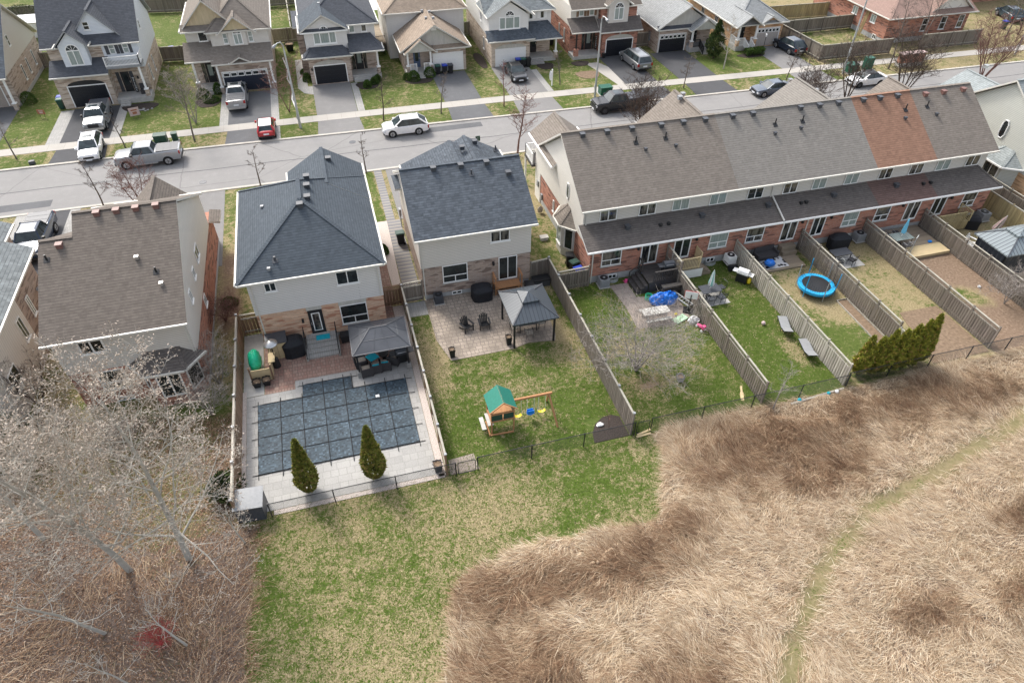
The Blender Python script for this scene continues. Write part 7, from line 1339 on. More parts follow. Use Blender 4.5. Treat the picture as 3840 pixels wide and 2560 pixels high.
def vehicle(style, name, label, cat, loc, rz, pc, dark_roof=False, rim='rim', group='parked vehicles', trim='black', sunroof=False, roofc=None, rails=False, chrome=True):
    L, W, H, wr, wb, sts, gl, belt = ST[style]; hw = W / 2
    c = thing(name, label, cat, loc, rz, group); X = lambda f: L / 2 - f * L
    b = MB(); n = 0
    for f, zl, zt, wf in sts:
        w_ = hw * wf; x = X(f); zm = zl + (zt - zl) * .55
        ring = [(x, w_ * .72, zl), (x, w_ * .95, zl + .06), (x, w_, zm), (x, w_ * .985, zt - .10), (x, w_ * .90, zt - .015), (x, w_ * .45, zt + .02)]
        ring = ring + [(x, -p[1], p[2]) for p in ring[::-1]]; n = len(ring); b.v += ring
    for i in range(len(sts) - 1):
        for j in range(n): b.f.append((i * n + j, i * n + (j + 1) % n, (i + 1) * n + (j + 1) % n, (i + 1) * n + j)); b.m.append(0)
    b.f.append(tuple(range(n))[::-1]); b.m.append(0); b.f.append(tuple(range((len(sts) - 1) * n, len(sts) * n))); b.m.append(0)
    body = b.build('body', pc, c, smooth=True); body.data.set_sharp_from_angle(angle=rad(38))
    x0, x1, x2, x3 = [X(f) for f in gl]; wb_, wt_ = hw * .92, hw * .71; zr = H - .05
    # cabin glass, pillars and roof
    g = MB(); B = [(x0, wb_, belt), (x3, wb_, belt), (x3, -wb_, belt), (x0, -wb_, belt)]; T = [(x1, wt_, zr), (x2, wt_, zr), (x2, -wt_, zr), (x1, -wt_, zr)]
    for i in range(4): j = (i + 1) % 4; g.poly([B[i], B[j], T[j], T[i]])
    g.build('windows', 'carglass', c)
    r = MB(); RR = [(x1 + .06, wt_ * 1.0, zr - .02), (x2 - .04, wt_ * 1.0, zr - .02), (x2 - .04, -wt_, zr - .02), (x1 + .06, -wt_, zr - .02)]; RM = [(x1 - .22, wt_ * .80, H), (x2 + .22, wt_ * .80, H), (x2 + .22, -wt_ * .80, H), (x1 - .22, -wt_ * .80, H)]
    for i in range(4): j = (i + 1) % 4; r.poly([RR[i], RR[j], RM[j], RM[i]])
    r.poly(RM)
    r.build('roof_panel', roofc or ('black' if dark_roof else pc), c)
    for s in (0, 3):
        sg = 1 if s == 0 else -1
        MB().bar(B[s], T[s], .09, .07).build('pillar', pc, c); MB().bar(B[1 if s == 0 else 2], T[1 if s == 0 else 2], .16, .08).build('pillar', pc, c); xm = (x1 + x2) / 2 + .05
        MB().bar((xm + .06, sg * wb_, belt), (xm, sg * wt_, zr), .07, .05).build('pillar', 'black', c)
        MB().box(x0 - .12, sg * (hw + .02), belt - .02, x0 - .34, sg * (hw + .2), belt + .16).build('mirror', pc if style != 'pickup' else 'black', c)
        if rails: MB().tube([(x1 - .15, sg * wt_ * .92, H + .0), (x1 - .3, sg * wt_ * .92, H + .06), (x2 + .3, sg * wt_ * .92, H + .06), (x2 + .1, sg * wt_ * .92, H)], .02, 5).build('roof_rail', 'galv', c)
        hl = MB(); hl.box(L / 2 - .26, sg * hw * .55, sts[1][2] - .30, L / 2 - .015, sg * hw * .93, sts[1][2] - .13); hl.build('headlight', 'headlamp', c)
        tl = MB(); tl.box(-L / 2 - .006, sg * hw * .76, sts[-2][2] - .38, -L / 2 + .12, sg * hw * .985, sts[-2][2] - .06); tl.build('taillight', 'taillamp', c)
        for xx in (wb / 2 + L * .02, -wb / 2 + L * .02):
            a = MB(); a.tube([(xx, sg * (hw - .25), wr), (xx, sg * (hw + .004), wr)], wr * 1.17, 20); a.build('wheel_arch', 'rubber', c)
            wl = MB(); wl.tube([(xx, sg * (hw - .22), wr), (xx, sg * (hw - .02), wr), (xx, sg * (hw + .018), wr)], [wr, wr, wr * .94], 20); wo = wl.build('wheel', 'rubber', c)
            rm = MB(); rm.tube([(xx, sg * (hw + .0), wr), (xx, sg * (hw + .024), wr)], wr * .66, 16); 
            rm.build('rim', rim, wo)
            sp = MB(); [sp.bar((xx, sg * (hw + .03), wr), (xx + wr * .62 * math.cos(t), sg * (hw + .03), wr + wr * .62 * math.sin(t)), .05, .02) for t in [k_ * 2 * math.pi / 5 for k_ in range(5)]]; sp.build('spokes', 'rimd' if rim == 'rim' else 'dgrey', wo)
    MB().box(L / 2 - .06, -hw * .5, .52 if style != 'pickup' else .68, L / 2 + .012, hw * .5, (.52 if style != 'pickup' else .68) + (.2 if style != 'pickup' else .34)).build('grille', 'black', c)
    MB().box(L / 2 - .1, -hw * .86, .3 if style != 'pickup' else .42, L / 2 + .03, hw * .86, .42 if style != 'pickup' else .62).build('front_bumper', trim, c)
    MB().box(-L / 2 - .05, -hw * .88, .34 if style != 'pickup' else .45, -L / 2 + .1, hw * .88, .48 if style != 'pickup' else .66).build('rear_bumper', trim, c)
    MB().box(-L / 2 - .06, -.26, .62 if style != 'pickup' else .8, -L / 2 + .02, .26, (.62 if style != 'pickup' else .8) + .13).build('number_plate', 'plate', c); MB().box(L / 2 - .02, -.26, .36, L / 2 + .045, .26, .48).build('number_plate', 'plate', c)
    if style == 'pickup':
        m = MB().box(X(.645), -hw * .86, 1.335, X(.975), hw * .86, 1.40); [m.box(X(.645 + i * .11), -hw * .86, 1.40, X(.645 + i * .11) - .03, hw * .86, 1.412) for i in range(1, 3)]; m.build('bed_cover', 'dgrey' if label.startswith('dark') or 'black' in label else 'dgrey', c)
        [MB().box(x0 - .2, s * hw * .96, .36, X(.64), s * (hw + .1), .42).build('running_board', 'steel' if chrome else 'black', c) for s in (-1, 1)]
    if sunroof: MB().box(x1 - .25, -wt_ * .6, H - .01, x1 - .85, wt_ * .6, H + .008).build('sunroof', 'carglass', c)
    return c
P = math.pi / 2
vehicle('pickup', 'pickup_truck', 'silver grey pickup facing the road on the dark driveway', 'pickup truck', (-22.95, 77.3, .02), -P + .02, pm('silver grey', (.20, .21, .22), .3, .3), sunroof=True, trim='steel')
vehicle('suv', 'parked_suv', 'white suv facing the road across the sidewalk', 'suv', (-22.5, 70.0, .03), -P + .06, pm('white', (.80, .80, .80)), sunroof=True)
vehicle('pickup', 'pickup_truck', 'bright silver pickup parked along the near lane kerb side', 'pickup truck', (-16.9, 66.65, .015), math.pi, pm('silver', (.30, .315, .33), .3, .28))
vehicle('pickup', 'pickup_truck', 'silver pickup nosed up to the navy garage door', 'pickup truck', (-9.1, 78.8, .02), P, pm('pale silver', (.34, .345, .35), .3, .3), sunroof=True, trim='steel')
vehicle('hatch', 'hatchback', 'small red hatchback with a white roof', 'car', (-6.15, 70.25, .03), P, pm('red', (.42, .012, .02)), roofc='white')
vehicle('suv', 'parked_suv', 'white suv parked on the road beyond the sapling', 'suv', (7.5, 66.7, .015), math.pi, pm('white2', (.80, .80, .80)), rails=True)
vehicle('sedan', 'sedan', 'dark grey sedan with black roof facing the road', 'car', (22.45, 78.0, .02), -P, pm('dark grey', (.045, .048, .055), .3), dark_roof=True, rim='rimd')
vehicle('van', 'minivan', 'silver minivan parked nose in on black asphalt', 'minivan', (37.65, 77.85, .02), P + .07, pm('van silver', (.22, .225, .23), .3, .3), rails=True)
vehicle('pickup', 'pickup_truck', 'black pickup on the road behind the bare tree', 'pickup truck', (30.75, 66.35, .015), math.pi, pm('black', (.012, .013, .016)), rim='rimd', sunroof=True, chrome=False)
vehicle('suv', 'parked_suv', 'dark blue suv beside the long corner fence', 'suv', (58.75, 77.3, .02), P + .1, pm('navy', (.012, .02, .035)))
vehicle('sedan', 'sedan', 'white sedan with dark roof on the bright stretch of road', 'car', (61.4, 65.3, .015), math.pi - .02, pm('white3', (.80, .80, .80)), dark_roof=True, rim='rimd')
vehicle('sedan', 'sedan', 'blue grey sedan half hidden by the townhouse gable', 'car', (49.2, 65.75, .015), math.pi, pm('blue grey', (.10, .12, .15), .4))
vehicle('pickup', 'pickup_truck', 'dark blue pickup on the driveway behind the brown roof', 'pickup truck', (-24.1, 54.3, .02), -P - .02, pm('dark blue', (.012, .028, .06), .2), rim='rim', chrome=False)
vehicle('suv', 'parked_suv', 'dark suv in the far top right corner', 'suv', (96.5, 80.5, .0), P - .3, pm('navy2', (.03, .05, .07)))

# ------------------------------------------------------------------ street furniture
def lamp_post(label, loc, ang, h=8.8, two=False):
    p = thing('street_lamp', label, 'street lamp', loc, ang, 'curved street lamps'); MB().tube([(0, 0, 0), (0, 0, 1), (0, 0, h - .9)], [.13, .12, .075], 10).build('pole', 'galv', p)
    MB().tube([(0, 0, h - .9), (.04, 0, h - .45), (.35, 0, h - .1), (.9, 0, h), (1.3, 0, h - .05)], [.075, .07, .06, .05, .05], 8).build('arm', 'galv', p)
    m = MB(); m.tube([(1.2, 0, h - .05), (1.35, 0, h - .06), (1.75, 0, h - .12), (1.85, 0, h - .14)], [.05, .13, .14, .05], 10); m.build('lamp_head', 'grey', p); MB().box(-.1, -.16, 1.0, .1, -.11, 1.4).build('hatch', 'galv', p)
lamp_post('street lamp leaning over the bare tree by the navy garage', (-2.84, 70.5, 0), rad(-120)); lamp_post('street lamp beside the green utility box and black pickup', (29.4, 69.9, 0), rad(-92)); lamp_post('street lamp between the green cabinets near the white sedan', (60.7, 68.6, 0), rad(-60), 10.5); lamp_post('street lamp at the far right beside the sidewalk', (86.2, 68.6, 0), rad(-90), 10)
p = thing('garden_lamp', 'black garden lamp post beside the clipped hedge', 'lamp', (55.2, 77.6, 0)); MB().cyl(0, 0, 0, 1.9, .03).build('pole', 'black', p); MB().tube([(0, 0, 1.9), (0, 0, 1.95), (0, 0, 2.2), (0, 0, 2.3)], [.05, .1, .13, .02], 6).build('lantern', 'white', p)
def utility(label, loc, sx, sy, h, mat='green', base='conc', rz=0):
    u = thing('utility_cabinet', label, 'utility box', loc, rz, 'utility cabinets on the verge'); MB().box(-sx / 2 - .08, -sy / 2 - .08, 0, sx / 2 + .08, sy / 2 + .08, .12).build('pad', base, u); MB().box(-sx / 2, -sy / 2, .12, sx / 2, sy / 2, h).build('body', mat, u); MB().box(-sx / 2 - .04, -sy / 2 - .04, h, sx / 2 + .04, sy / 2 + .04, h + .06).build('lid', mat, u); MB().box(-.015, -sy / 2 - .01, .2, .015, -sy / 2, h - .08).build('door_seam', 'black', u)
utility('dark green utility box behind the silver street pickup', (-16.3, 70.6, 0), 1.15, .8, .9, 'dkgreen'); utility('slim green pedestal right of the dark green box', (-15.0, 70.7, 0), .5, .5, .85, 'dkgreen'); utility('green utility box at the foot of the second lamp', (30.8, 70.4, 0), 1.35, 1.0, .9, 'green'); utility('wide green cabinet at the foot of the third lamp', (61.9, 68.9, 0), 1.3, 1.1, 1.0, 'green'); utility('tall green cabinet right of the wide green one', (64.3, 69.0, 0), .9, .8, 1.5, 'green')
b = thing('brick_enclosure', 'red brick mailbox wall with a grey base', 'wall', (70.4, 69.0, 0), rad(-1)); MB().box(-1.7, -.4, 0, 1.7, .4, .45).build('base', 'conc', b); MB().box(-1.65, -.35, .45, 1.65, .35, 1.5).build('wall', 'br_red', b); MB().box(-1.75, -.45, 1.5, 1.75, .45, 1.58).build('coping', 'balus', b)
G_ = 'wheeled bins at the far houses'
for lb, loc, lid, bd in (('green lidded bin by the white garage door', (13.7, 81.1, 0), 'greenbin', 'black'), ('bright blue lidded bin by the white garage door', (14.5, 81.05, 0), 'bluebin', 'black'), ('black lidded bin by the white garage door', (15.2, 81.0, 0), 'dgrey', 'black'), ('blue lidded bin by the dark sedan', (23.5, 80.7, 0), 'bluebin', 'black'), ('green lidded bin by the dark sedan', (24.1, 80.65, 0), 'greenbin', 'black'), ('black bin nearest the steps beside the dark sedan', (24.75, 80.6, 0), 'black', 'black'), ('blue lidded bin left of the black arched garage', (-27.5, 82.8, 0), 'bluebin', 'black'), ('green lidded bin left of the dark driveway garage', (-27.4, 82.0, 0), 'greenbin', 'dkgreen'), ('blue lidded bin beside the red brick house side wall', (29.8, 87.0, 0), 'bluebin', 'black'), ('blue lidded bin at the brick bungalow corner', (92.3, 77, 0), 'bluebin', 'dkgreen')): bin_(lb, loc, lid, bd, group=G_)
def yard_sign(label, loc, rz, mat, w_=.75, h=.5, z=.45):
    s_ = thing('yard_sign', label, 'sign', loc, rz); MB().box(-w_ / 2, -.01, z, w_ / 2, .01, z + h).build('board', mat, s_); [MB().box(x, -.012, 0, x + .025, .012, z).build('stake', 'black', s_) for x in (-.25, .225)]; m = MB().box(-w_ * .3, -.016, z + h * .62, w_ * .3, -.01, z + h * .78).box(-w_ * .2, -.016, z + h * .2, w_ * .22, -.01, z + h * .5); m.build('lettering', 'balus' if mat != 'balus' else 'clay', s_)
yard_sign('small pink and red lawn sign left of the dark driveway', (-28.9, 80.0, 0), rad(-15), 'clay', .8, .5, .4); yard_sign('larger tilted pink sign right of the silver grey pickup', (-19.5, 77.6, 0), rad(15), 'balus', 1.0, .85, .2)
s_ = thing('sign_post', 'white post with a hanging cloth wrapped sign', 'sign', (25.75, 74.3, 0)); MB().box(-.06, -.06, 0, .06, .06, 1.9).build('post', 'white', s_); MB().blob((-.18, 0, 1.2), .16, .06, .55, 0, 8, 6, 3, .15, False).build('cloth', 'leafw', s_)
s_ = thing('street_sign', 'small street sign behind the grey roof', 'sign', (13.3, 58.9, 0)); MB().cyl(0, 0, 0, 2.4, .03).build('post', 'galv', s_); MB().box(-.22, -.02, 2.0, .22, .02, 2.5).build('board', 'dkgreen', s_)
solo('drain_box', MB().box(-.25, -.2, 0, .25, .2, .3).box(-.22, -.17, .3, .22, .17, .34), 'dgrey', 'small dark box on the grass at the far left verge', 'box', (-27.7, 69.2, 0), rad(10))
for lb, loc in (('dark pot left of the red brick house garage', (34.75, 80.95, .02)), ('dark pot right of the red brick house garage', (39.0, 80.9, .02))):
    p = pot('planter', lb, loc, .4, .55, 'black', 'dark pots at the red brick house'); MB().tube([(0, 0, .4), (.05, 0, 1.0)], .015, 4).tube([(0, .05, .4), (-.08, .05, .95)], .015, 4).build('twigs', 'twig', p)
pot('planter', 'large black pot by the gate behind the first street lamp', (-3.0, 93.5, 0), 1.0, .9, 'black')
p = thing('porch_chair', 'dark wicker chair on the pale blue house porch', 'chair', (-18.95, 82.7, .58), rad(0)); MB().box(-.35, -.35, 0, .35, .3, .42).build('seat', 'wicker', p); MB().box(-.38, .2, .42, .38, .35, .95).build('backrest', 'wicker', p)
def wel(label, loc, text_n, rz=0):
    s_ = thing('porch_sign', label, 'sign', loc, rz); MB().box(-.13, -.02, 0, .13, .02, 1.7).build('board', 'black', s_)
    for i, ch in enumerate(text_n):
        cu = bpy.data.curves.new('t', 'FONT'); cu.body = ch; cu.size = .24; cu.align_x = 'CENTER'; cu.align_y = 'CENTER'; cu.extrude = .004; o = bpy.data.objects.new('t', cu); COL.objects.link(o); dg = bpy.context.evaluated_depsgraph_get(); me_ = bpy.data.meshes.new_from_object(o.evaluated_get(dg)); bpy.data.objects.remove(o); me_.transform(Matrix.Translation((0, -.028, 1.55 - i * .22)) @ Matrix.Rotation(P, 4, 'X')); me_.materials.clear(); me_.materials.append(M['white']); q_ = bpy.data.objects.new('letter', me_); COL.objects.link(q_); q_.parent = s_
wel('tall welcome sign beside the black door on the balcony house porch', (-19.75, 83.1, .58), 'WELCOME'); wel('tall welcome sign beside the red brick house door', (34.35, 82.9, .42), 'WELCOME')
b = thing('leaning_boards', 'long gold boards leaning on the red brick bungalow', 'lumber', (71.9, 79.9, 0)); [MB().bar((-.9, d, 0), (-.05, d + .45, 3.0), .14, .05).build('board', 'woody', b) for d in (-.35, -.15, .1)]
h = MB().cyl(0, 0, 0, .9, .3, .3); b = thing('snow_tarp', 'white curved edging pipe lying along the side walk', 'pipe', (-3.1, 84, 0)); MB().tube([(0, -8.5, .05), (-.3, -6, .05), (-.1, -3, .05), (-.6, 0, .05), (-.5, 3, .05), (-.9, 7, .05)], .07, 6).build('hose', 'white', b)
MB_ = MB(); [MB_.blob((random.uniform(-1.3, 1.3), random.uniform(-.35, .35) + .2 * math.sin(i), .05), .14, .11, .1, 0, 7, 4, i, .2) for i in range(14)]; o = MB_.build('stone_border', 'stone'); o.location = (-19.3, 79.3, 0); tag(o, 'row of round grey stones edging the bed near the pink sign', 'stones', kind='stuff')
for x, y, rx, ry, lb in ((-19.4, 80.2, 1.8, 1.2, 'mulch bed below the balcony house steps'), (-12.3, 79.6, 1.3, 1.5, 'mulch bed in front of the taupe house'), (5.2, 79.9, 1.3, 1.3, 'mulch bed with round shrubs below the porch steps'), (11.2, 79.6, 1.6, .9, 'curved mulch bed of the tan bungalow'), (31.3, 79.9, 1.1, .9, 'mulch bed beside the pale stone walk'), (53.3, 77, 1.9, .8, 'mulch bed around the clipped hedge'), (19.6, 84, .6, 3, 'dark bed along the pale house wall'), (31.0, 76.3, 1.4, 1.3, 'brush covered bed in the red brick house lawn'), (26.9, 80.2, 1.0, 1.2, 'mulch bed right of the dark sedan')):
    flat('mulch_bed', 'mulch' if 'brush' not in lb else 'soil', lb, [(x + rx * (1 + .12 * math.sin(3 * t)) * math.cos(t), y + ry * (1 + .12 * math.cos(2 * t)) * math.sin(t)) for t in [k_ * math.pi / 12 for k_ in range(24)]], .035)

# ------------------------------------------------------------------ bare trees
def skeleton(seed, h, spread, trunks=1, n1=9, n2=6, n3=5, r0=.09, lean=(0, 0), up=.55, t0=.3, lvl=3, tw=.010, droop=0.0):
    g = random.Random(seed); segs = {0: [], 1: []}; tips = []
    def rv(s): return Vector((g.gauss(0, s), g.gauss(0, s), g.gauss(0, s)))
    def grow(p, d, L, r, lv, k_):
        pts = [p.copy()]; dd = d.copy(); st = L / k_
        for i in range(k_):
            dd = (dd + rv(.13 if lv else .05) + Vector((0, 0, (.10 if lv < 2 else .05) * up - droop * .1))).normalized(); p = p + dd * st; pts.append(p.copy())
        rs = [max(tw * .6, r * (1 - .8 * i / k_)) for i in range(k_ + 1)]; segs[0 if lv == 0 else 1].append((pts, rs, lv)); 
        if lv >= lvl: tips.extend(pts[1:]); return
        n = (n1, n2, n3)[lv] if lv < 3 else 3
        for j in range(n):
            f = (t0 if lv == 0 else .2) + (1 - (t0 if lv == 0 else .2)) * (j + g.random() * .8) / n; f = min(f, .99); i = min(int(f * k_), k_ - 1); q_ = pts[i].lerp(pts[i + 1], f * k_ - i); ax = (pts[i + 1] - pts[i]).normalized()
            a = (2.4 * j + g.random()) if lv == 0 else g.uniform(0, 6.28); per = Vector((math.cos(a), math.sin(a), 0)) if abs(ax.z) > .5 else (ax.cross(Vector((0, 0, 1))) * math.cos(a) + Vector((0, 0, 1)) * abs(math.sin(a))).normalized()
            nd = (ax * g.uniform(.35, .75) * (up + .35) + per * g.uniform(.6, 1.0)).normalized()
            Lc = (spread * (1.15 - .55 * f) if lv == 0 else L * g.uniform(.35, .6) * (1.1 - .4 * f)); grow(q_, nd, Lc, max(tw, rs[i] * (.40 if lv == 0 else .55)), lv + 1, 5 if lv == 0 else 3)
        if lv == 0: pass
    for t in range(trunks):
        a = 6.28 * t / max(1, trunks) + g.random(); d = Vector((lean[0], lean[1], 1)) + (Vector((math.cos(a), math.sin(a), 0)) * g.uniform(.25, .5) if trunks > 1 else Vector()); grow(Vector((0, 0, 0)), d.normalized(), h * (g.uniform(.8, 1) if trunks > 1 else 1), r0 * (.7 if trunks > 1 else 1), 0, 8)
    return segs, tips
def bare_tree(name, label, cat, loc, h, spread, mat='bark', seed=0, group=None, buds=0, budmat='bud', bud=.05, rz=None, **kw):
    segs, tips = skeleton(seed, h, spread, **kw); T_ = thing(name, label, cat, loc, rz or 0, group)
    a = MB(); [a.tube(p, r, 7, 0, False) for p, r, l in segs[0]]; a.build('trunk', mat, T_, smooth=True)
    b = MB(); [b.tube(p, r, 5 if l == 1 else 3, 0, False) for p, r, l in segs[1]]; b.build('branches', mat if 'twigm' not in kw else kw['twigm'], T_)
    if buds:
        g = np.random.default_rng(seed); t = np.array([tuple(x) for x in tips]); c = t[g.integers(0, len(t), buds)] + g.normal(0, .10, (buds, 3)); ax = g.normal(0, 1, (buds, 3)); ax /= np.linalg.norm(ax, axis=1)[:, None]; s2 = np.cross(ax, g.normal(0, 1, (buds, 3))); s2 /= np.linalg.norm(s2, axis=1)[:, None]; L = bud * (.6 + .8 * g.random(buds))[:, None]
        V = np.stack([c - ax * L, c + s2 * L * .35, c + ax * L, c - s2 * L * .35], 1).reshape(-1, 3); m_ = bpy.data.meshes.new('catkins'); m_.vertices.add(4 * buds); m_.vertices.foreach_set('co', V.ravel()); m_.loops.add(4 * buds); m_.loops.foreach_set('vertex_index', np.arange(4 * buds)); m_.polygons.add(buds); m_.polygons.foreach_set('loop_start', np.arange(0, 4 * buds, 4)); m_.polygons.foreach_set('loop_total', np.full(buds, 4)); m_.update(calc_edges=True); m_.materials.append(M[budmat]); o = bpy.data.objects.new('catkins', m_); COL.objects.link(o); o.parent = T_
    return T_
G_ = 'big pale aspens at the left of the field'
bare_tree('aspen', 'big pale aspen nearest the grey shed, covered in catkins', 'tree', (-10.7, 21.8, 0), 10.8, 5.2, 'barkp', 101, G_, 15000, bud=.06, n1=24, n2=9, n3=6, r0=.17, lean=(-.02, 0), up=.6, t0=.12, tw=.010)
bare_tree('aspen', 'big leaning aspen left of the tallest one, covered in catkins', 'tree', (-13.5, 21.9, 0), 11.0, 5.2, 'barkp', 102, G_, 15000, bud=.06, n1=24, n2=9, n3=6, r0=.16, lean=(-.10, .04), up=.6, t0=.15, tw=.012)
bare_tree('aspen', 'pale aspen at the left edge behind the leaning one', 'tree', (-18.0, 25.0, 0), 9.5, 4.6, 'barkp', 103, G_, 10000, bud=.066, n1=20, n2=9, n3=6, r0=.13, lean=(-.05, .05), up=.6, t0=.2, tw=.012)
bare_tree('aspen', 'slim pale tree leaning out of the left edge', 'tree', (-14.2, 18.8, 0), 5.6, 2.5, 'barkp', 104, G_, 0, n1=9, n2=5, n3=3, r0=.09, lean=(-.42, 0), up=.3, t0=.25, tw=.011)
bare_tree('aspen', 'small leafless tree left of the crimson shrub base', 'tree', (-10.5, 17.2, 0), 3.0, 1.6, 'barkp', 105, G_, 0, n1=8, n2=4, n3=3, r0=.06, lean=(-.35, .1), up=.25, t0=.35, tw=.010)
bare_tree('aspen', 'thin leafless tree at the bottom left edge', 'tree', (-12.6, 15.9, 0), 3.0, 1.4, 'barkp', 106, G_, 0, n1=7, n2=4, n3=3, r0=.05, lean=(-.45, .1), up=.25, t0=.3, tw=.009)
bare_tree('aspen', 'young pale tree beside the low grey shed', 'tree', (-8.0, 22.0, 0), 3.6, 1.5, 'barkp', 107, G_, 400, n1=9, n2=5, n3=3, r0=.05, up=.6, t0=.3, tw=.009)
bare_tree('shrub', 'crimson stemmed shrub in the brown thicket', 'shrub', (-11.6, 17.5, 0), 1.3, 1.0, 'redtwig', 110, None, 0, trunks=9, n1=6, n2=4, n3=0, r0=.022, up=.4, t0=.15, lvl=2, tw=.008)
for i, (x, y, h, lb) in enumerate(((-9.6, 34.2, 3.6, 'twiggy brown bush between the house bay and left pool fence'), (-10.0, 31.6, 3.2, 'lower twiggy bush along the left pool fence'), (-18.6, 31.5, 4.2, 'bare bush below the gap between the two left houses'), (-20.0, 35.0, 4.5, 'tall bare bush in the gap between two left houses'), (-15.0, 29.5, 2.8, 'low bare bush behind the aspens'), (-9.4, 40.5, 1.8, 'reddish bare bush beside the brick side wall'))):
    bare_tree('bare_bush', lb, 'bush', (x, y, 0), h, 1.5, ('twig', 'twig', 'bark', 'barkb', 'twig', 'barkr')[i], 120 + i, 'bare bushes around the left houses', 0, trunks=6, n1=9, n2=6, n3=3, r0=.05, up=.3, t0=.2, tw=.008)
bare_tree('crabapple', 'wide crooked leafless crabapple on the first townhouse lawn', 'tree', (16.5, 28.3, 0), 3.9, 4.3, 'twig', 130, None, 0, trunks=5, n1=11, n2=8, n3=5, r0=.11, up=.12, t0=.25, tw=.009, droop=.15)
bare_tree('sapling', 'bare young tree at the corner behind the chain link fence', 'tree', (23.3, 22.9, 0), 3.6, 1.2, 'twig', 131, None, 0, n1=9, n2=5, n3=3, r0=.05, up=.5, tw=.008); bare_tree('sapling', 'thin reddish sapling in the dark mulch bed', 'tree', (13.0, 24.2, 0), 1.7, .4, 'barkr', 132, None, 0, n1=5, n2=3, r0=.02, lvl=2)
bare_tree('bare_bush', 'sprawling pale bush against the gazebo yard fence', 'bush', (45.3, 27.6, 0), 2.6, 2.2, 'twig', 133, 'bare bushes at the right yards', 0, trunks=4, n1=9, n2=6, n3=3, r0=.05, up=.1, tw=.009); bare_tree('bare_bush', 'pale bush in front of the curtained gazebo', 'bush', (48.6, 27.8, 0), 3.0, 2.0, 'twig', 134, 'bare bushes at the right yards', 0, trunks=4, n1=8, n2=6, n3=3, r0=.05, up=.2, tw=.009)
G_ = 'bare street trees'
for i, (x, y, h, sp, mt_, kw, lb) in enumerate((
    (-13.2, 70.2, 6.8, 2.2, 'bark', dict(n1=11), 'bare tree on the verge right of the silver street pickup'), (-13.3, 74.4, 6.0, 2.2, 'twig', dict(trunks=3, n1=8), 'pale multi stemmed tree on the taupe house lawn'),
    (-3.8, 74.8, 6.2, 2.3, 'barkr', dict(trunks=2, n1=9), 'reddish bare tree beside the first street lamp'), (5.7, 70.1, 4.8, 1.3, 'barkb', dict(n1=7), 'bare sapling left behind the white street suv'), (11.9, 70.2, 4.4, 1.0, 'bark', dict(n1=8), 'bare sapling on the verge of the tan bungalow'),
    (18.9, 70.2, 4.4, 1.1, 'barkr', dict(n1=8), 'bare sapling left of the dark sedan driveway'), (26.75, 74.3, 3.8, .9, 'bark', dict(n1=6), 'bare sapling right of the white sign post'), (40.25, 69.7, 3.8, 1.1, 'bark', dict(n1=9), 'small dark tree at the wide black driveway apron'),
    (47.6, 73.8, 5.4, 1.5, 'barkp', dict(n1=9), 'white barked birch on the golden bungalow lawn'), (53.2, 68.9, 3.4, 1.0, 'bark', dict(n1=9), 'small bare tree on the verge near the golden bungalow'), (-29.4, 70.7, 4.2, .9, 'bark', dict(n1=6), 'thin bare sapling at the far left verge'), (-19.7, 70.5, 3.6, .8, 'bark', dict(n1=6), 'thin bare sapling right of the white driveway suv'),
    (17.2, 58.9, 6.2, 2.0, 'barkr', dict(n1=18, up=.8), 'reddish upright tree left of the townhouse balcony'), (-6.9, 59.2, 3.8, 1.0, 'bark', dict(n1=6), 'thin sapling behind the left slope of the slate roof'), (2.6, 59.2, 3.8, .8, 'bark', dict(n1=6), 'thin sapling right of the slate roof peak'), (-19.7, 58.2, 5.0, 1.3, 'bark', dict(n1=8), 'bare tree left behind the brown roof ridge'), (-16.6, 57.6, 4.6, 2.0, 'barkr', dict(trunks=4, n1=8), 'pinkish spreading bare tree behind the brown roof ridge'),
    (29.6, 57.6, 6.6, 2.4, 'barkb', dict(trunks=7, n1=11, up=.9), 'dark multi stemmed tree in front of the black pickup'), (47.8, 57.6, 6.6, 2.2, 'barkb', dict(trunks=7, n1=11, up=.9), 'dark multi stemmed tree in front of the blue grey sedan'), (62.3, 60.5, 7.2, 2.6, 'barkb', dict(trunks=7, n1=11, up=.9), 'dark multi stemmed tree right of the white sedan'), (74.6, 62.0, 7.5, 2.4, 'barkr', dict(trunks=7, n1=11, up=.9), 'reddish upright tree at the right stretch of road'),
    (67.2, 68.6, 8.2, 2.6, 'bark', dict(n1=13), 'tall bare tree left of the brick mailbox wall'), (55.6, 61.0, 6.8, 2.2, 'barkb', dict(trunks=5, n1=9, up=.9), 'dark multi stemmed tree left of the white sedan'), (76.0, 73.9, 9.5, 3.2, 'bark', dict(trunks=2, n1=12), 'large bare tree in the gap of the long fences'), (89.2, 73.4, 7.5, 3.0, 'bark', dict(n1=12), 'bare tree right of the brick bungalow'), (92.6, 74.6, 6.5, 2.5, 'barkb', dict(n1=10), 'bare tree in the top right corner lawn'), (84.5, 78.0, 8.5, 3.0, 'twig', dict(n1=12), 'pale bare tree beyond the brick bungalow'))):
    bare_tree('street_tree', lb, 'tree', (x, y, 0), h, sp, mt_, 200 + i, G_, 300 if 'taupe' in lb else 0, r0=.07 + h * .006, n2=7, n3=5, tw=.013, **kw) if 'up' in kw else bare_tree('street_tree', lb, 'tree', (x, y, 0), h, sp, mt_, 200 + i, G_, 900 if 'taupe' in lb else 0, r0=.05 + h * .006, n2=7, n3=5, tw=.012, up=.65, **kw)
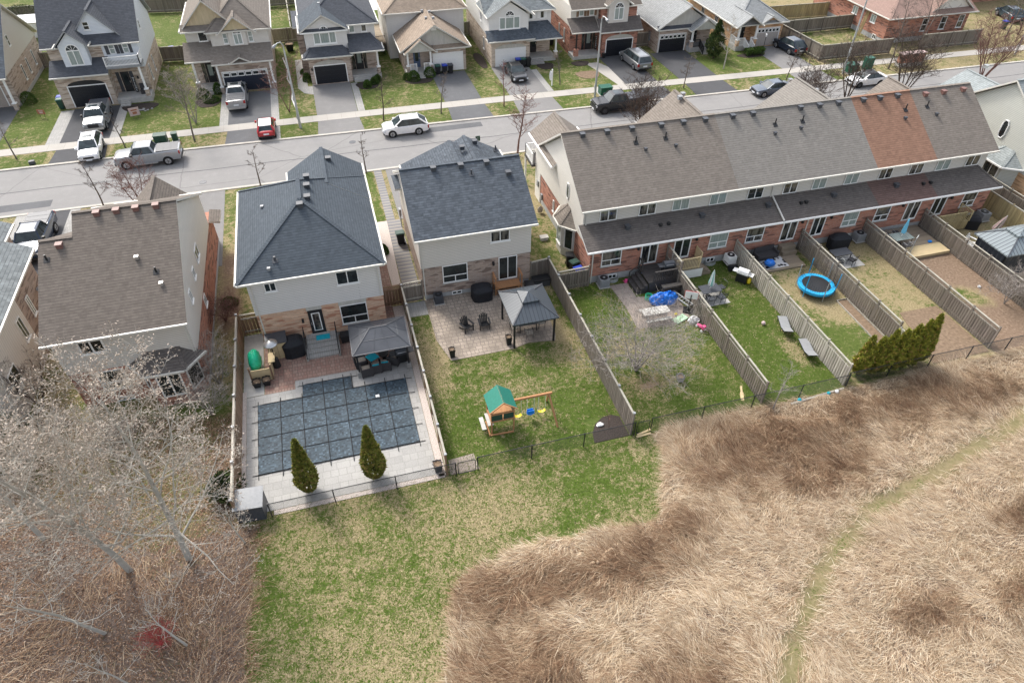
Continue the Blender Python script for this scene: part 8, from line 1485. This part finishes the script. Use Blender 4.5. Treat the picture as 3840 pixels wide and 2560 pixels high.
# evergreens and shrubs
cone_tree('evergreen_tree', 'shaggy dark evergreen beside the brown bungalow steps', 'tree', (48.1, 77.3, 0), 4.4, .95, 'spruce', 61, 5000, None, .3, .3, .12)
def round_shrub(label, loc, rx, h, mat='hedge', seed=0, n=1500, group='round green shrubs at the far houses', box=None, name='green_shrub'):
    g = np.random.default_rng(seed); d = g.normal(0, 1, (n, 3)); d /= np.linalg.norm(d, axis=1)[:, None]; d[:, 2] = np.abs(d[:, 2]); rr = (.7 + .3 * g.random(n) ** .3)[:, None]
    if box: c = (g.random((n, 3)) - .5) * np.array([box[0], box[1], 0]) + np.array([0, 0, 1]) * (g.random((n, 1)) ** .4 * h)
    else: c = d * rr * np.array([rx, rx, h]); 
    up = d + g.normal(0, .5, (n, 3)); up /= np.linalg.norm(up, axis=1)[:, None]; s2 = np.cross(up, g.normal(0, 1, (n, 3))); s2 /= np.linalg.norm(s2, axis=1)[:, None]; L = .07 * (.6 + .8 * g.random(n))[:, None]
    V = np.stack([c - s2 * L * .6, c + s2 * L * .6, c + up * L * 1.5], 1).reshape(-1, 3); m_ = bpy.data.meshes.new(name); m_.vertices.add(3 * n); m_.vertices.foreach_set('co', V.ravel()); m_.loops.add(3 * n); m_.loops.foreach_set('vertex_index', np.arange(3 * n)); m_.polygons.add(n); m_.polygons.foreach_set('loop_start', np.arange(0, 3 * n, 3)); m_.polygons.foreach_set('loop_total', np.full(n, 3)); m_.update(calc_edges=True)
    a = m_.attributes.new('tone', 'FLOAT', 'POINT'); a.data.foreach_set('value', np.repeat(g.random(n), 3).astype(np.float32)); m_.materials.append(M[mat]); o = bpy.data.objects.new(name, m_); COL.objects.link(o); o.location = loc; tag(o, label, 'shrub', group); return o
for i, (lb, loc, rx, h) in enumerate((('large round shrub left of the white railed bungalow steps', (10.6, 80.0, 0), .75, 1.1), ('round shrub right of the white railed bungalow steps', (12.6, 80.7, 0), .7, 1.1), ('smaller shrub behind the large round one at the blue door house', (9.9, 80.5, 0), .5, .7), ('topmost of three round shrubs by the charcoal roofed porch', (6.5, 80.9, 0), .4, .75), ('middle of three round shrubs by the charcoal roofed porch', (6.0, 80.1, 0), .45, .8), ('lowest of three round shrubs by the charcoal roofed porch', (5.1, 79.3, 0), .45, .85), ('upper green shrub left of the black arched garage wall', (-1.6, 85.3, 0), .55, .6), ('green shrub beside the paver side walk', (-1.45, 83.0, 0), .5, .9), ('dark round shrub at the left edge garage', (-31.2, 84.6, 0), .8, 1.2), ('dark shrub beside the taupe house porch', (-12.9, 81.4, 0), .75, .9), ('yellowish shrub left of the navy garage door', (-11.3, 81.9, 0), .5, 1.2), ('low shrub in the taupe house bed', (-12.0, 79.9, 0), .9, .5), ('green shrub between the two far bungalow decks', (7.8, 89.5, 0), .8, 1.2))): round_shrub(lb, loc, rx, h, seed=300 + i)
round_shrub('green clipped rectangular hedge at the golden bungalow', (53.6, 77.0, 0), 1, .85, 'hedge', 320, 4200, None, (2.6, .9), 'clipped_hedge'); round_shrub('green shrub beside the slate roofed house wall corner', (2.35, 45.9, 0), .45, .8, seed=321, group='green shrubs near the slate roofed house'); round_shrub('low green plant in the gap beside the brick side wall', (-9.2, 42.4, 0), .6, .5, seed=322, group='green shrubs near the slate roofed house')
cone_tree('evergreen_tree', 'green arborvitae below the left edge house', 'tree', (-20.6, 31.0, 0), 4.5, 1.2, 'spruce', 62, 6000, 'evergreens at the left edge', .35, .25, .11); cone_tree('evergreen_tree', 'dark low evergreen beside the grey shed', 'tree', (-8.9, 25.2, 0), 1.8, .8, 'spruce', 64, 3000, 'evergreens at the left edge', .4, .3, .1)
# deck and pavilion between the far houses
D = thing('side_deck', 'pale wooden deck between charcoal roof and tan bungalow', 'deck', (8.4, 94, 0), 0, None, world=True); MB().box(7.6, 90.7, .6, 9.4, 99, .8).build('platform', 'deckg', D); railing(D, (7.6, 90.7, .8), (9.4, 90.7, .8), .95, 'wood', .14); MB().box(7.6, 90.65, 0, 9.4, 90.7, .6).build('skirt', 'wood', D)
Z = thing('gazebo', 'white topped pavilion behind the side deck', 'gazebo', (8.3, 101, 0), 0, None, world=True); m = MB(); a = (8.3, 101, 3.4); q_ = [(6.2, 99, 2.4), (10.4, 99, 2.4), (10.4, 103, 2.4), (6.2, 103, 2.4)]; [m.poly([q_[i], q_[(i + 1) % 4], a]) for i in range(4)]; m.build('canopy', 'leafw', Z); [MB().box(x, y, 0, x + .1, y + .1, 2.4).build('post', 'black', Z) for x in (6.3, 10.2) for y in (99.1, 102.8)]
Sh = thing('garden_shed', 'cream garden shed at the top left beside the house', 'shed', (-35.0, 108, 0)); MB().box(-1.4, -1.2, 0, 1.4, 1.2, 1.9).build('wall', 'sd_cream', Sh); m = MB(); [m.poly(q__) for q__ in ([(-1.5, -1.3, 1.9), (1.5, -1.3, 1.9), (1.5, 0, 2.6), (-1.5, 0, 2.6)], [(1.5, 1.3, 1.9), (-1.5, 1.3, 1.9), (-1.5, 0, 2.6), (1.5, 0, 2.6)], [(-1.4, -1.2, 1.9), (-1.4, 1.2, 1.9), (-1.4, 0, 2.55)], [(1.4, -1.2, 1.9), (1.4, 1.2, 1.9), (1.4, 0, 2.55)])]; m.build('roof', 'white', Sh); MB().box(-.5, -1.23, .1, .5, -1.2, 1.7).build('door', 'white', Sh)
round_shrub('reddish bare hedge in front of the top left fence', (-38, 114, 0), 3.0, 2.2, 'hedge' if False else 'spruce', 330, 3000, None); bin_('blue bin behind the pale blue house corner', (-17.2, 95.5, 0), 'bluebin', 'bluebin', group=G_)

# ------------------------------------------------------------------ dry grass, twigs, leaves (uncountable ground cover)
def foliage3(name, pts, rough=.9):
    k = Nd(name, rough, .1); oi = k.n('ShaderNodeAttribute'); oi.attribute_name = 'tone'; return k.out(k.ramp(oi.outputs['Fac'], pts))
M['blade'] = foliage3('dry meadow stems', [(0.0, (.072, .042, .027)), (.25, (.21, .120, .072)), (.5, (.37, .262, .165)), (.75, (.54, .425, .29)), (1, (.71, .61, .465))])
M['leaf'] = foliage3('fallen leaves', [(0.0, (.075, .045, .032)), (.5, (.20, .115, .070)), (.8, (.31, .20, .13)), (1, (.45, .35, .26))])
M['lawnb'] = foliage3('lawn blades', [(0.0, (.035, .068, .008)), (.45, (.09, .142, .02)), (.6, (.20, .17, .08)), (1, (.43, .35, .215))])
CAM = np.array([0, 0, 31.5]); RC = np.array(cam.matrix_world.to_3x3())
def inview(x, y, m=60):
    d = np.stack([x, y, np.zeros_like(x)], 1) - CAM; c = d @ RC; u = 512 + c[:, 0] / -c[:, 2] * 682.7; v = 341 - c[:, 1] / -c[:, 2] * 682.7
    return (u > -m) & (u < 1024 + m) & (v > -m) & (v < 682 + m)
def blades(name, label, mat, x, y, z, ang, elev, L, w_, tone, curl=.35):
    n = len(x); dx, dy = np.cos(ang), np.sin(ang); ce, se = np.cos(elev), np.sin(elev); base = np.stack([x, y, z], 1)
    d1 = np.stack([dx * ce, dy * ce, se], 1); e2 = elev - curl; d2 = np.stack([dx * np.cos(e2), dy * np.cos(e2), np.sin(e2)], 1); sd_ = np.stack([-dy, dx, np.zeros(n)], 1) * (w_ / 2)[:, None]
    mid_ = base + d1 * (L * .55)[:, None]; tip = mid_ + d2 * (L * .45)[:, None]; tip[:, 2] = np.maximum(tip[:, 2], z + .01)
    V = np.stack([base - sd_, base + sd_, mid_ + sd_ * .8, mid_ - sd_ * .8, tip], 1).reshape(-1, 3)
    q_ = (np.arange(n)[:, None] * 5); quad = q_ + np.array([0, 1, 2, 3]); tri = q_ + np.array([3, 2, 4]); li_ = np.concatenate([quad, tri], 1).ravel()
    m_ = bpy.data.meshes.new(name); m_.vertices.add(5 * n); m_.vertices.foreach_set('co', V.ravel()); m_.loops.add(7 * n); m_.loops.foreach_set('vertex_index', li_); m_.polygons.add(2 * n)
    st_ = np.stack([np.arange(n) * 7, np.arange(n) * 7 + 4], 1).ravel(); m_.polygons.foreach_set('loop_start', st_); m_.polygons.foreach_set('loop_total', np.tile([4, 3], n)); m_.update(calc_edges=True)
    a = m_.attributes.new('tone', 'FLOAT', 'POINT'); a.data.foreach_set('value', np.repeat(np.clip(tone, 0, 1), 5).astype(np.float32)); m_.materials.append(M[mat])
    o = bpy.data.objects.new(name, m_); COL.objects.link(o); o['kind'] = 'stuff'; o['label'] = label; return o
g = np.random.default_rng(77)
# meadow: flattened straw everywhere, standing rusty stems in patches, both following a wind-laid field
RP = [(22, 20.5, 6.5, 2.2), (33, 21, 6, 1.6), (19.5, 20, 3.8, 2.6), (24, 18.2, 3.5, 1.6), (28.5, 21.5, 3.5, 1.3), (5, 15.6, 5, 1.5), (4, 11, 3.5, 3), (11, 15.5, 3.5, 1.4), (14, 16.8, 2.5, 1.2), (11, 9.5, 2.5, 1.4), (36, 20.5, 4, 1.6), (30, 9, 2.5, 1), (33, 12.5, 3, .8), (24, 9.5, 2, 1.0), (42, 15, 3, 1)]
def rustf(x, y):
    r = np.zeros(x.shape)
    for a, b, rx, ry in RP: r = np.maximum(r, np.exp(-(((x - a) / rx) ** 2 + ((y - b) / ry) ** 2) ** 1.3))
    return np.clip(r * 1.1 + .28 * lowfreq(x, y, 2.0, 86) + .22 * lowfreq(x, y, 4.5, 87) - .08, 0, 1)
def flow(x, y): return 2.9 + 1.7 * lowfreq(x, y, .33, 85) + 1.5 * lowfreq(x, y, 1.1, 83)
N = 620000; x = g.uniform(-1, 62, N); y = g.uniform(4, 24.5, N); _, mz, _, _, pz = zones(x, y); keep = inview(x, y) & (mz > .25) & (g.random(N) > pz * 1.35) & (g.random(N) < .7 + .5 * lowfreq(x, y, 3.5, 89)); x, y, pz = x[keep], y[keep], pz[keep]; n = len(x)
rs = rustf(x, y); c4 = lowfreq(x, y, 5.5, 88)
blades('meadow_grass', 'flattened straw coloured meadow grass', 'blade', x, y, height(x, y, np.ones(n), np.zeros(n)) - .02, flow(x, y) + g.normal(0, .55, n), np.clip(g.normal(.22, .2, n), .02, 1.1), (.3 + .6 * g.random(n)) * (1 - .6 * pz), .009 + .012 * g.random(n), .68 - .32 * rs + .20 * c4 + g.normal(0, .2, n), .22)
NT = 5200; tx = g.uniform(-1, 62, NT); ty = g.uniform(4, 24.5, NT); _, mz, _, _, pz = zones(tx, ty); rs = rustf(tx, ty)
keep = inview(tx, ty) & (mz > .4) & (g.random(NT) < rs * 1.5 + .06) & (pz < .3); tx, ty, rs = tx[keep], ty[keep], rs[keep]; NT = len(tx); tang = flow(tx, ty) + g.normal(0, .4, NT); ttone = .56 - .32 * rs + g.normal(0, .09, NT); tl = (.5 + .55 * rs) * g.uniform(.6, 1.4, NT)
ix = np.repeat(np.arange(NT), 60); n = len(ix); sr = .10 + .25 * g.random(NT); x = tx[ix] + g.normal(0, 1, n) * sr[ix]; y = ty[ix] + g.normal(0, 1, n) * sr[ix]; ok = soft(x, y, MEADOW, .12, 4) > .3; x, y, ix = x[ok], y[ok], ix[ok]; n = len(x)
blades('rusty_stems', 'rusty brown dead stems standing in patches of the meadow', 'blade', x, y, height(x, y, np.ones(n), np.zeros(n)) - .03, tang[ix] + g.normal(0, .4, n), np.clip(g.normal(.45, .28, n), .03, 1.3), tl[ix] * g.uniform(.5, 1.25, n), .010 + .012 * g.random(n), ttone[ix] + g.normal(0, .15, n) + (g.random(n) < .08) * .3, .25)
# leaf litter and fallen twigs
N = 150000; x = g.uniform(-30, -6.6, N); y = g.uniform(8, 36, N); _, _, _, lz, _ = zones(x, y); keep = inview(x, y) & (lz > .3) & (g.random(N) < .75 + .4 * lowfreq(x, y, 1.2, 91)); x, y = x[keep], y[keep]; n = len(x)
blades('leaf_litter', 'brown fallen leaves under the aspens', 'leaf', x, y, np.full(n, .03) + .03 * g.random(n), g.uniform(0, 6.28, n), np.clip(g.normal(.2, .25, n), 0, 1), .05 + .05 * g.random(n), .03 + .025 * g.random(n), g.random(n) ** 1.3, .2)
N = 42000; x = g.uniform(-30, -6.6, N); y = g.uniform(8, 36, N); _, _, _, lz, _ = zones(x, y); keep = inview(x, y) & (lz > .3) & (g.random(N) < np.where(y < 22, .75, .3) * (.55 + .9 * lowfreq(x, y, .8, 97))); x, y = x[keep], y[keep]; n = len(x)
blades('undergrowth', 'tangle of thin dead stems and twigs under the aspens', 'blade', x, y, np.full(n, .02), .5 + 2.0 * lowfreq(x, y, .3, 93) + g.normal(0, .6, n), np.clip(g.normal(.4, .25, n), .02, 1.2), .4 + .8 * g.random(n), .010 + .010 * g.random(n), .40 + .22 * lowfreq(x, y, 1.1, 94) + g.normal(0, .2, n), .4)
# lawn blades for texture where the lawn is seen closest
N = 330000; x = g.uniform(-8.1, 29, N); y = g.uniform(8, 37.6, N); zg_, mz, zb_, lz, _ = zones(x, y)
cov = (y > 23.6) & (x < 3.1)
for (a, b, c_, d_) in ((4.4, 13.3, 32.3, 39.3), (18.1, 23, 31.8, 39), (23.5, 26.2, 32.9, 39), (11.7, 14, 23.2, 25.2)): cov |= (x > a) & (x < b) & (y > c_) & (y < d_)
keep = inview(x, y) & (mz < .5) & (lz < .5) & ~cov & (zb_ < .5); x, y, zg_ = x[keep], y[keep], zg_[keep]; n = len(x)
cl = lowfreq(x, y, 9.0, 95) + lowfreq(x, y, 4.0, 96) * .8; tone = np.where(g.random(n) < np.clip(.12 + zg_ + .75 * cl, .03, .98), .2 + .22 * g.random(n), .74 + .15 * g.normal(0, 1, n))
blades('lawn_grass', 'patchy green and straw coloured lawn grass', 'lawnb', x, y, np.full(n, .0), g.uniform(0, 6.28, n), np.clip(g.normal(.5, .3, n), .1, 1.3), .06 + .06 * g.random(n), .022 + .016 * g.random(n), tone, .5)
# loose straw tufts, bright dead clump and weeds
m = MB(); 
for i in range(22): m.blob((random.gauss(0, .7), random.gauss(0, .22), .03), .16, .10, .07, 0, 9, 5, i, .4)
o = m.build('straw_clump', 'straw'); o.location = (9.5, 16.3, .12); tag(o, 'pale torn clumps of dead straw in the rusty meadow', 'straw', kind='stuff')

for x, y, lb in ((26.5, 62.3, 'round manhole cover beyond the townhouse gable'), (2.0, 65.9, 'square drain grate near the white street suv'), (-12.0, 61.4, 'round manhole cover right of the brown roof peak')):
    mh = MB(); mh.cyl(0, 0, 0, .012, .34, .34, 24); solo('manhole_cover', mh, 'dgrey', lb, 'manhole cover', (x, y, .014))
for i, (x0, x1, y0, y1) in enumerate(((-29, -24.5, 60.4, 61.6), (9.5, 15.5, 66.0, 67.1), (33, 36, 60.2, 62.0))): flat('road_patch', 'drive', 'darker repaired patch in the road', [(x0, y0), (x1, y0 + .05), (x1, y1), (x0 + .1, y1)], .0165)
